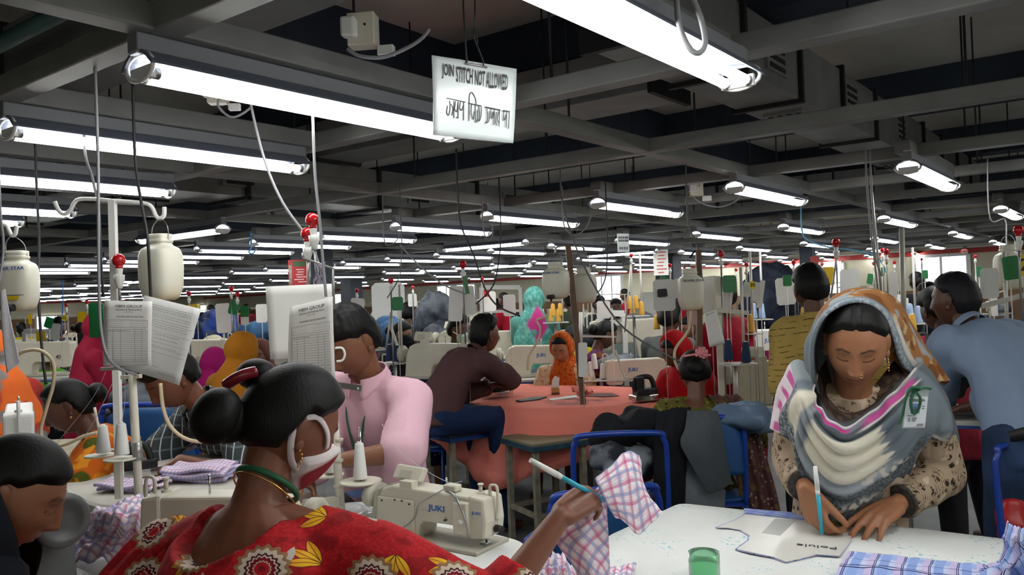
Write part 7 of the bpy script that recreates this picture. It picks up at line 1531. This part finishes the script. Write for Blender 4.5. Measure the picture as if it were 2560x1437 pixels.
# ---------------------------------------------------------------- cards, papers and boards hanging further back
def card(x0, y0, x1, y1, d, m, label, cat='card', name='card', rot=0, th=.003, text=None, group=None, tm=M_INK, ts=.5, roundc=False):
    c = Wd((x0+x1)/2, (y0+y1)/2, d); w = (x1-x0)*d/FPX; h = (y1-y0)*d/FPX; a = math.radians(rot); ax = CRH*math.cos(a)+Z*math.sin(a); ay = Z*math.cos(a)-CRH*math.sin(a); r_ = min(w, h)*.12
    if roundc: poly = [(w/2*math.cos(t), h/2*math.sin(t)) for t in np.arange(24)*2*np.pi/24]
    else: poly = [(-w/2+r_, -h/2), (w/2-r_, -h/2), (w/2, -h/2+r_), (w/2, h/2-r_), (w/2-r_, h/2), (-w/2+r_, h/2), (-w/2, h/2-r_), (-w/2, -h/2+r_)]
    o = solo(name, m, lambda B: B.prism(poly, c, ax, ay, th), tuple(c), label, cat, group)
    if d < 9.2 and name not in ('black_label', 'red_tag'): part(o, 'holder_rod', M_STAND, lambda B: B.cyl(Z*h*.4+CFH*(th+.004), Vector((0, 0, .752-c.z))+CFH*(th+.004), .0026, n=6))
    if text:
        B = MB(); B.mats = [tm]; puttext(B, text, c+ax.cross(ay)*(th/2), ax, ay, h*ts, 1, 'CENTER', .0006, .02)
        if B.nv: e = B.build('lettering', None, o); e.data.transform(Matrix.Translation(-c))
    return o
gcs = [(980, 742, 1008, 776, 5.0, 0, 'green card hanging above the green check shirted man'), (572, 752, 598, 786, 6.0, -14, 'tilted green card hanging left of the blank white board'), (601, 764, 622, 792, 6.2, 0, 'straight green card hanging next to the tilted green card'), (1647, 690, 1671, 722, 4.8, -25, 'tilted shiny green card over the white board with a black label'), (1806, 688, 1841, 731, 4.4, 0, 'large shiny green card right of the ribbed bottle'), (1957, 687, 1979, 715, 5.0, 0, 'green card left of the head of the mustard shirted man'), (2168, 684, 2183, 710, 6.0, -12, 'small tilted green card right of the grey shawl woman'), (2507, 640, 2549, 699, 3.5, 5, 'large green card hanging at the right edge'), (112, 793, 132, 820, 7.5, -20, 'tilted green card beside the yellow number disc'), (2306, 675, 2320, 697, 5.5, 0, 'dark green card hanging before the rightmost window'), (2203, 668, 2211, 690, 5.2, 0, 'narrow green card between papers right of the grey shawl woman'), (1160, 690, 1170, 735, 5.0, 10, 'narrow green slip between two hanging white papers'), (2442, 666, 2456, 692, 5.0, 0, 'green card left of the hanging paper near the right edge')]
for a in gcs: card(*a[:5], M_GREENC, a[6], rot=a[5], name='green_card')
card(2056, 667, 2086, 714, 5.0, M_YELC, 'yellow card hanging right of the head of the mustard shirted man', name='yellow_card'); card(194, 779, 216, 805, 7.6, M_YELC, 'yellow card at the far left beside the green card', name='yellow_card', rot=-6); card(70, 785, 80, 810, 7.0, M_YELC, 'yellow card strip below the lettered bottle', name='yellow_card'); card(474, 760, 497, 775, 6.5, M_YELC, 'yellow box end showing behind the large tilted form', 'box', name='yellow_box', th=.06); card(91, 828, 114, 866, 8.0, M_YELC, 'yellow sheet above the woman in bright green', name='yellow_card')
M_YELD = mat('d9c21e', .4, name='yellow_disc')
card(1872, 702, 1890, 723, 4.35, M_YELD, 'round yellow disc numbered 30', 'number disc', 'number_disc', text='30', ts=.62, roundc=True); card(154, 786, 168, 803, 7.2, M_YELD, 'round yellow disc numbered 02 at the far left', 'number disc', 'number_disc', text='02', ts=.62, roundc=True); card(2550, 636, 2570, 690, 3.55, M_YELD, 'yellow and black number card at the right edge', 'number card', 'number_card', text='2', ts=.8)
pps = [(1633, 698, 1688, 777, 4.75, 0, 'white board with a black label hanging below the tilted green card'), (1684, 696, 1718, 745, 4.9, 0, 'white sheet hanging left of the ribbed bottle'), (1756, 690, 1800, 810, 4.75, 4, 'large white card sheet hanging right of the brown pole'), (1800, 697, 1832, 778, 4.6, -8, 'white sheet below the large shiny green card'), (1718, 776, 1745, 813, 5.2, 0, 'white sheet with red lines below the ribbed bottle'), (1858, 705, 1876, 742, 4.5, -6, 'small white slip left of the number 30 disc'), (1880, 705, 1898, 755, 4.4, -8, 'white folded paper hanging below the number 30 disc'), (1896, 700, 1909, 770, 4.45, -10, 'second white paper right of the number 30 disc'), (1122, 714, 1157, 803, 5.1, -4, 'long white paper hanging above the green face mask'), (1156, 714, 1187, 787, 5.15, 2, 'grey white paper right of the long hanging white paper'), (1258, 736, 1289, 790, 6.6, 0, 'printed white sheet left of the turquoise headscarf'), (1204, 728, 1240, 778, 7.5, 0, 'white card box side with a red tag'), (2100, 673, 2150, 755, 5.0, -2, 'printed white sheet right of the yellow card'), (1940, 694, 1988, 762, 5.1, 3, 'white sheet behind the green card left of the mustard shirt'), (2222, 680, 2243, 790, 4.8, -4, 'tall narrow white paper sleeve right of the grey shawl'), (2452, 670, 2496, 746, 3.9, 0, 'white paper list hanging near the right edge'), (1446, 856, 1468, 942, 4.68, -2, 'narrow paper stack tied to the leaning brown pole'), (876, 745, 910, 800, 5.6, -6, 'white paper hanging right of the head of the man in pink'), (1020, 734, 1042, 766, 8.0, 0, 'small white sheet on the wall right of the green card'), (540, 758, 578, 832, 6.2, 2, 'white board below the tilted green card'), (602, 790, 622, 812, 6.3, 0, 'small white slip below the straight green card'), (640, 760, 668, 806, 7.5, 0, 'white sheet left of the blank white board'), (1600, 730, 1640, 800, 9.5, 0, 'large cream poster with drawings on the far wall'), (1492, 752, 1526, 796, 6.4, 0, 'round topped white card before the middle window'), (120, 808, 150, 850, 9, -8, 'white tick shaped paper at the far left'), (2404, 735, 2420, 800, 5.0, 0, 'white sheet behind the head of the man in blue'), (2478, 742, 2494, 790, 4.6, 0, 'white switch box near the right edge')]
for a in pps: card(*a[:5], M_PAPER if rs.random() < .6 else M_PAPERG, a[6], 'paper sheet', 'paper_sheet', a[5], .003)
card(1644, 722, 1668, 742, 4.73, M_DARK, 'black label with grey scrawl on the white board', 'label', 'black_label', 3); card(1210, 725, 1223, 742, 7.4, mat('c4161c', .5), 'red tag on the white card box side', 'tag', 'red_tag', 4)
pt = paper(pxc((1759, 785), (1791, 773), (1813, 858), (1773, 868), d=4.3), 'tilted printed sheet hanging in front of the crimson dress', prints=[('t', 'MBM GROUP', .5, .06, .05, 1)]+[x for v in np.arange(.12, .9, .06) for x in scribble(.1, .85, float(v), .008)], curl=.004)
B3 = thing('wall_banner', Wd(745, 682, 10.0), 'red banner with a green heading hanging on the dark column', 'banner', None, va)
part(B3, 'banner_sheet', mat('a31d24', .6, name='banner_red'), lambda B: B.box((0, 0, 0), (.23, .01, .32))); part(B3, 'heading', mat('2c5a2e', .6, name='banner_green'), lambda B: B.box((.02, -.006, .11), (.15, .004, .06)))
part(B3, 'lettering', mat('d9b7b2', .6), lambda B: [B.box((.03+.03*math.sin(i*3), -.006, .04-i*.03), (.10+.02*math.sin(i*5), .004, .012)) for i in range(6)]); part(B3, 'picture_strip', mat('9a8f80', .7, var=.5, vs=30), lambda B: B.box((-.09, -.006, -.02), (.035, .004, .24)))
def red_banner():
    c = Wd(1652, 650, 14.6); r = thing('hanging_banner', c, 'tall white banner with red writing hanging beside the grey column', 'banner', None, va); part(r, 'banner_sheet', M_PAPER, lambda B: B.box((0, 0, 0), (.26, .01, .54)))
    part(r, 'lettering', mat('c0302c', .6), lambda B: [B.box((rs.uniform(-.03, .03), -.007, .2-i*.06), (rs.uniform(.10, .2), .004, .016)) for i in range(8)])
red_banner()
n2 = thing('hanging_notice', Wd(1558, 607, 6.9), 'small dark printed notice hanging under the middle right lamps', 'sign', None, va+.5); part(n2, 'notice_sheet', mat('8f9394', .4), lambda B: B.box((0, 0, 0), (.12, .003, .155))); part(n2, 'lettering', M_INK, lambda B: [B.box((x, -.003, .045-.026*j), (.017, .002, .018)) for j in range(2) for x in (-.04, -.018, .004, .026, .044)]+[B.box((x, -.003, -.045), (.015, .002, .024)) for x in (-.035, -.012, .012, .036)])
card(930, 706, 1012, 812, 10.5, M_WHITE, 'large white board standing behind the green card and the green check shirt', 'board', 'white_board', 0, .02)
card(2026, 640, 2046, 680, 14.0, mat('a82f30', .5), 'red notice on the narrow dark column', 'notice', 'red_notice', 0, .004)
heap([(Wd(1100, 810, 8.2), (.25, .2, .28)), (Wd(1120, 860, 8.0), (.3, .2, .2)), (Wd(1090, 780, 8.4), (.14, .15, .2))], 0, fabric('565b63', '30353e', 4), 'large grey cloth heap behind the green masked man', 5, vox=.022, amp=.05)
heap([(Wd(545, 822, 8.5), (.2, .2, .16)), (Wd(520, 832, 8.4), (.16, .2, .12))], 0, fabric('223a7a', '46526a', 4), 'blue garment heap left of the blank white board', 15, vox=.02, amp=.05); heap([(Wd(640, 830, 9.0), (.2, .2, .10))], 0, fabric('33587a'), 'blue garment pile behind the mustard headscarf', 16, vox=.02); heap([(Wd(985, 835, 7.8), (.16, .15, .12)), (Wd(970, 825, 8), (.12, .15, .12))], 0, fabric('3b5f85'), 'blue garment pile left of the green check shirt', 17, vox=.02); heap([(Wd(1930, 720, 7.0), (.25, .2, .18)), (Wd(1925, 770, 7), (.3, .2, .2))], 0, fabric('1a2030', '2c3442', 4), 'navy garment heap left of the mustard shirt', 19, vox=.02, amp=.05)
heap([(Wd(1600, 815, 7.2), (.12, .12, .12))], 0, fabric('6a7076'), 'grey cloth bundle under the yellow cones', 21, vox=.016); heap([(Wd(1545, 905, 6.2), (.22, .14, .035))], 0, fabric('7d8790', '565d66', 5), 'pale grey cloth lying behind the white cones', 22, vox=.014); heap([(Wd(1480, 850, 6.8), (.2, .12, .06)), (Wd(1440, 835, 7), (.12, .1, .06))], 0, fabric('23262e'), 'dark cloth pile left of the purple sari', 23, vox=.016); heap([(Wd(1255, 950, 5.4), (.12, .08, .04))], 0, M_NAVYG, 'dark cloth under the iron of the man in maroon', 24, vox=.012)
heap([(Wd(1860, 1040, 3.8), (.16, .12, .04)), (Wd(1900, 1050, 3.9), (.16, .12, .035))], 0, fabric('5d7188', '8fa6c4', 5), 'grey blue cloth lying on the table right of the olive dress', 25, vox=.014)
# white shelf frames
def shelf(x0, y0, x1, y1, d, label):
    a = Wd(x0, y0, d); b = Wd(x1, y0, d); zb = Wd(x0, y1, d).z; r = thing('metal_rack', Vector((a.x, a.y, 0)), label, 'rack'); o_ = Vector((a.x, a.y, 0)); D = b-a
    part(r, 'top_rail', M_WHITE, lambda B: B.bar(a-o_, b-o_, .05, .05)); part(r, 'rail', M_WHITE, lambda B: B.bar(a-o_-Z*(a.z-zb), b-o_-Z*(b.z-zb), .03, .03))
    for q in (a, b): part(r, 'post', M_WHITE, lambda B: B.bar(Vector((q.x, q.y, 0))-o_, q-o_, .04, .04, CRH))
shelf(1202, 718, 1300, 780, 9.5, 'white metal rack left of the turquoise headscarf'); shelf(1500, 783, 1560, 810, 6.9, 'white machine frame before the facing man'); shelf(200, 850, 262, 905, 8.5, 'white metal rack left of the crimson dress at the left'); shelf(62, 828, 140, 880, 9.2, 'white metal rack above the woman in bright green'); shelf(2205, 745, 2260, 790, 5.6, 'pale metal frame right of the grey shawl woman')
# ---------------------------------------------------------------- red bulbs
bl_ = [(977, 700, 7, 5.2, 860, 'behind the green card above the green check shirt'), (1157, 660, 9, 5.1, 720, 'above the long hanging white paper'), (578, 721, 6, 6.0, 810, 'left one of the pair above the tilted green card'), (593, 735, 6, 6.0, 800, 'right one of the pair above the tilted green card'), (472, 733, 6, 6.4, 765, 'above the large tilted form'), (166, 762, 4.5, 7.3, 800, 'far left, just above the 02 disc'), (217, 754, 4.5, 7.6, 780, 'above the yellow card at the far left'), (892, 726, 5, 6.4, 760, 'right of the head of the man in pink'), (1032, 718, 4, 8.0, 735, 'above the small white sheet on the far wall'), (1206, 696, 4.5, 7.5, 730, 'above the white card box side'), (1578, 638, 5, 6.2, 780, 'left of the tall white banner'), (1675, 663, 5, 5.6, 700, 'at the edge of the tall white banner'), (1711, 668, 4, 7.4, 690, 'behind the neck of the ribbed bottle'), (1802, 634, 8, 4.5, 790, 'above the large shiny green card'), (1866, 660, 5.5, 5.2, 760, 'right, over the 30 disc'), (1840, 674, 4, 6.0, 700, 'right above the large shiny green card'), (1865, 682, 4, 5.6, 705, 'just above the small white slip by disc 30'), (1984, 655, 6, 5.2, 690, 'above the green card left of the mustard shirt'), (1992, 670, 3.5, 6.5, 690, 'small and low beside the head of the mustard shirted man'), (2055, 660, 4, 6.0, 680, 'behind the yellow card'), (2090, 605, 10, 4.6, 740, 'highest one right of the yellow card'), (2206, 625, 6, 5.2, 700, 'left one of the pair right of the grey shawl woman'), (2216, 628, 7, 4.8, 700, 'right one of the pair right of the grey shawl woman'), (2236, 655, 4.5, 5.6, 690, 'on a bent arm right of the pair'), (2304, 648, 3, 6.5, 680, 'dim and small before the rightmost window'), (2438, 640, 4.5, 5.2, 740, 'right of the rightmost window'), (2546, 575, 12, 3.45, 660, 'large one at the right edge'), (2184, 658, 4, 5.6, 700, 'small one above the small tilted green card')]
for x, y, r, d, yb, w in bl_: bulb(x, y, d, r, yb, 'red signal bulb '+w)
# hooked bottle stand and more poles
b0 = Wd(1800, 880, 4.5); r = thing('paper_stand', b0, 'cream upright stand with a horizontal bar behind the tilted printed sheet', 'stand'); part(r, 'upright', M_CREAMP, lambda B: B.bar(V(0, 0, -.3), Wd(1792, 690, 4.5)-b0, .03, .03, CRH)); part(r, 'bar', M_RIMP, lambda B: B.bar(Wd(1790, 775, 4.45)-b0, Wd(1873, 782, 4.4)-b0, .02, .022))
for (x0, y0, x1, y1, d, w, lab) in [(2262, 900, 2254, 570, 4.4, .028, 'tall pale metal pole right of the grey shawl woman'), (2210, 800, 2178, 470, 4.6, .014, 'pair of thin conduits dropping right of the grey shawl woman'), (1562, 830, 1577, 660, 6.2, .012, 'thin pole under the bulb left of the tall banner'), (1148, 720, 1152, 860, 5.3, .012, 'thin pole below the long hanging white paper'), (2075, 760, 2092, 640, 4.6, .012, 'thin steel pole beside the printed sheet right of the yellow card'), (1005, 900, 975, 810, 5.4, .02, 'white angled post left of the black headscarf'), (1452, 900, 1452, 780, 6.6, .03, 'white upright frame post right of the leaning brown pole'), (965, 870, 978, 780, 5.2, .014, 'thin upright left of the green check shirt')]:
    polething('metal_pole', Wd(x0, y0, d), Wd(x1, y1, d), w, M_PIPE, lab, sq=False)
for (x0, y0, x1, y1, d, lab) in [(1452, 840, 1545, 842, 6.0, 'white horizontal rail crossing before the purple sari'), (1100, 868, 1250, 850, 5.9, 'white rail above the overlock machine'), (2455, 765, 2570, 735, 3.6, 'flat grey bar with holes crossing at the right edge'), (688, 905, 745, 885, 2.6, 'flat metal bar behind the hair of the woman in red')]:
    solo('metal_bar', M_PIPE, lambda B: B.bar(Wd(x0, y0, d), Wd(x1, y1, d), .01, .022 if 'flat' in lab else .014), tuple(Wd(x0, y0, d)), lab, 'bar')
M_BAG = mat('d3d8da', .15, spec=.7, name='clear_bag')
heap([(Wz(905, 1292, .765), (.06, .05, .015)), (Wz(870, 1283, .77), (.05, .04, .018)), (Wz(940, 1285, .765), (.04, .03, .012))], 0, M_BAG, 'crumpled clear plastic bag beside the foot of the cream thread stand', 33, 'plastic_bag', 'plastic bag', .005, amp=.012)
heap([(Wz(395, 1262, .765), (.06, .04, .012)), (Wz(440, 1262, .765), (.05, .04, .012))], 0, M_BAG, 'crumpled clear plastic wrap behind the cream machine half hidden by red', 35, 'plastic_bag', 'plastic bag', .005, amp=.012)
heap([(Wd(2530, 1300, 3.0), (.06, .05, .09))], 0, mat('b8242a', .35, name='red_bag'), 'red plastic bag under the blue chair at the right edge', 37, 'plastic_bag', 'plastic bag', .01, amp=.02)
flat([(862, 1232), (905, 1224), (945, 1228), (930, 1240), (880, 1243)], .752, .003, mat('5f80b8', .7), 'light blue cut fabric piece behind the cream pole', 'fabric', 'fabric_piece')
# ---------------------------------------------------------------- cables and hoses
def cable(P, r, m, label, name='cable', cat='cable', n=6):
    L = [Wd(*p) for p in P]
    if cat == 'cable' and 1.75 < L[0].z < ZB: L = [Vector((L[0].x, L[0].y, ZB+.01))]+L
    base = L[0]; return solo(name, m, lambda B: B.tube(spline(L, n), r, 7), tuple(base), label, cat)
cables = [
 ([(624, 248, 2.75), (660, 395, 2.72), (706, 505, 2.68), (774, 604, 2.66), (803, 680, 2.64)], .0055, M_WIREL, 'grey cable slanting from the nearest left lamp down to the two red bulbs'),
 ([(781, 272, 2.6), (787, 430, 2.58), (800, 560, 2.56), (806, 640, 2.55), (815, 742, 2.55)], .0055, M_WIREL, 'upright grey cable dropping past the upper large red bulb'),
 ([(213, 385, 3.0), (232, 450, 3.0), (247, 530, 2.95), (252, 640, 2.9), (258, 740, 2.85)], .006, M_DARK, 'black cable hanging left of the white hook stand pole'),
 ([(245, 400, 2.42), (246, 560, 2.4), (247, 700, 2.38), (252, 820, 2.37), (268, 890, 2.36), (300, 922, 2.4), (340, 935, 2.46)], .0055, M_WIREL, 'grey conduit crossing in front of the service record sheet on the left'),
 ([(338, 400, 2.6), (352, 500, 2.55), (368, 590, 2.5), (374, 680, 2.5), (377, 745, 2.5)], .0055, M_DARK, 'black cable running over the large milky bottle'),
 ([(92, 480, 3.3), (98, 600, 3.2), (96, 720, 3.1), (104, 860, 3.05), (115, 960, 3.0)], .006, M_DARK, 'black cable hanging right of the lettered bottle'),
 ([(0, 510, 2.7), (8, 600, 2.7), (5, 660, 2.68), (-6, 720, 2.66)], .005, M_WIREL, 'grey cable crossing the lettered bottle at the left edge'),
 ([(560, 236, 2.8), (545, 262, 2.8), (580, 293, 2.8), (625, 270, 2.8), (631, 242, 2.8)], .005, M_WIREL, 'pale cable loop below the nearest left lamp'),
 ([(868, 122, 2.45), (900, 140, 2.45), (960, 142, 2.45), (1020, 118, 2.45), (1055, 95, 2.45), (1073, 72, 2.45)], .007, M_WIREL, 'pale cable curving right from the cream junction box beside the sign'),
 ([(1692, -10, 1.95), (1698, 60, 1.95), (1722, 118, 1.95), (1748, 132, 1.95), (1763, 105, 1.95), (1752, 45, 1.95), (1728, -10, 1.95)], .0085, M_WIREL, 'thick white cable loop hanging over the nearest right lamp'),
 ([(1404, 492, 4.7), (1430, 590, 4.6), (1478, 700, 4.5), (1560, 820, 4.3), (1700, 905, 4.1)], .008, M_WIRE, 'long grey cable slanting across the middle to the flower clip'),
 ([(1408, 548, 5.5), (1416, 575, 5.5), (1437, 588, 5.5), (1462, 572, 5.5), (1478, 540, 5.5)], .008, M_WIREL, 'grey cable loop below the middle lamps'),
 ([(1728, 488, 6.4), (1760, 510, 6.4), (1800, 517, 6.4), (1838, 503, 6.4), (1855, 480, 6.4)], .009, M_WIREL, 'grey cable loop from the junction box to the middle right lamp'),
 ([(1516, 522, 5.2), (1518, 600, 5.2), (1516, 680, 5.2), (1503, 720, 5.1), (1480, 745, 5.0)], .007, M_DARK, 'black cable hanging right of the two middle bottles'),
 ([(1720, 552, 4.7), (1742, 610, 4.65), (1752, 660, 4.6), (1757, 730, 4.58)], .008, M_WIRE, 'grey cable running down the upright brown pole'),
 ([(1144, 470, 4.0), (1152, 560, 4.0), (1185, 640, 4.0), (1212, 720, 4.0), (1245, 765, 3.95), (1300, 790, 3.9)], .007, M_DARK, 'black cable sagging from the ceiling to the turquoise headscarf'),
 ([(1000, 612, 4.6), (1050, 665, 4.55), (1110, 712, 4.5), (1165, 735, 4.45)], .008, M_WIREL, 'grey cable slanting left of the long hanging white paper'),
 ([(1252, 575, 5.0), (1247, 650, 5.0), (1232, 715, 4.95), (1190, 760, 4.9)], .007, M_DARK, 'black cable curving behind the long hanging white paper'),
 ([(2166, 440, 4.4), (2172, 520, 4.4), (2180, 600, 4.4), (2192, 700, 4.4), (2200, 780, 4.4)], .008, M_WIREL, 'grey conduit dropping from the ceiling left of the tall pale pole'),
 ([(2178, 450, 4.5), (2183, 540, 4.5), (2188, 640, 4.5), (2205, 690, 4.5)], .008, M_WIREL, 'second grey conduit beside the one left of the tall pale pole'),
 ([(2005, 575, 7.0), (2020, 600, 7.0), (2070, 617, 7.0), (2130, 625, 7.0), (2190, 640, 6.8), (2215, 680, 6.6)], .012, mat('6fb4d8', .4, name='blue_hose'), 'pale blue air hose looping from a right lamp'),
 ([(628, 618, 8.0), (622, 630, 8.0), (632, 634, 8.0), (640, 622, 8.0)], .012, mat('2f8fd0', .4), 'bright blue hose loop below a lamp left of the dark column'),
 ([(157, 700, 7.5), (157, 760, 7.4), (153, 840, 7.2)], .008, mat('2f6fb8', .4), 'blue hose hanging above the number 02 disc'),
 ([(1004, 600, 5.0), (1003, 640, 5.0), (999, 690, 5.0), (968, 745, 5.0)], .006, M_WIRE, 'thin grey cable hanging to the green card above the green check shirt'),
 ([(2475, 545, 5.0), (2512, 548, 5.0), (2516, 600, 4.9), (2518, 700, 4.8)], .006, M_WIREL, 'grey cable falling from the right lamp past the yellowed bottle'),
 ([(960, 596, 5.5), (975, 612, 5.5), (992, 600, 5.5), (998, 585, 5.5)], .007, M_WIREL, 'small pale cable loop below the lamp right of the dark column'),
 ([(1208, 570, 5.6), (1220, 600, 5.6), (1232, 585, 5.6), (1230, 560, 5.6)], .007, M_WIREL, 'small pale cable loop below the lamp above the turquoise headscarf'),
]
for P, r_, m, lab in cables: cable(P, r_*(.62 if P[0][2] > 3.8 else .85), m, lab)
M_TUBEC = mat('d2bf9c', .35, name='cream_hose')
hoses = [([(30, 905, 2.75), (55, 880, 2.75), (100, 876, 2.75), (132, 905, 2.75), (133, 960, 2.75), (116, 1020, 2.75), (102, 1080, 2.75), (120, 1115, 2.75), (165, 1110, 2.75), (210, 1090, 2.75), (245, 1082, 2.75)], .008, 'cream hose looping at the left in front of the woman in orange and teal'), ([(401, 958, 2.95), (408, 1020, 2.95), (428, 1068, 2.95), (468, 1098, 2.95), (520, 1105, 2.95), (566, 1100, 2.95)], .009, 'cream hose with black ties hanging in front of the check shirt'), ([(1370, 772, 4.9), (1368, 790, 4.9), (1342, 800, 4.9), (1350, 820, 4.9), (1345, 850, 4.9), (1322, 890, 4.9), (1320, 925, 4.9)], .009, 'cream hose hanging from the left middle bottle'), ([(1727, 778, 4.5), (1722, 825, 4.5), (1690, 870, 4.5), (1688, 905, 4.45), (1705, 935, 4.4)], .010, 'cream hose hanging from the ribbed bottle'), ([(838, 870, 2.42), (855, 870, 2.42), (862, 885, 2.42), (856, 900, 2.42), (842, 903, 2.42)], .0045, 'white curved hook beside the service record in front of the man in pink'), ([(2440, 738, 4.2), (2490, 735, 4.2), (2530, 718, 4.1), (2550, 700, 4.0)], .010, 'white hose sagging from the yellowed bottle')]
for P, r_, lab in hoses: cable(P, r_*.75, M_TUBEC if 'hook' not in lab else M_WHITE, lab, 'hose' if 'hook' not in lab else 'hook', 'hose' if 'hook' not in lab else 'hook')
M_THR = mat('cfcfd2', .7, name='thread_white')
for P, lab in [([(955, 1060, 2.5), (985, 1110, 2.45), (1040, 1160, 2.4), (1118, 1204, 2.3), (1155, 1203, 2.25)], 'white thread running from the pink sleeve to the machine'), ([(264, 930, 2.5), (228, 1000, 2.6), (140, 1110, 2.7)], 'thread slanting from the left stand across the woman in orange'), ([(280, 960, 2.5), (225, 1070, 2.6), (160, 1150, 2.7)], 'lower thread slanting from the left stand to the padded table'), ([(312, 930, 2.52), (312, 1000, 2.52), (305, 1052, 2.5)], 'thread rising from the front cone of the left stand')]: cable(P, .0008, M_THR, lab, 'thread', 'thread')
# ================================================================ FINISH
bpy.context.view_layer.update()
gr = {}
for o in AUTO:
    try: gr.setdefault(o['label'], []).append(o)
    except ReferenceError: pass
for lab, L in gr.items():
    L.sort(key=lambda o: px(o.matrix_world.translation)[0])
    for i, o in enumerate(L): o['label'] = lab.replace('{ord}', (ORDN[i] if i < len(ORDN) else 'number %d' % (i+1))+('' if i == 0 else ' from the left'))
bpy.data.scenes.remove(TMP)
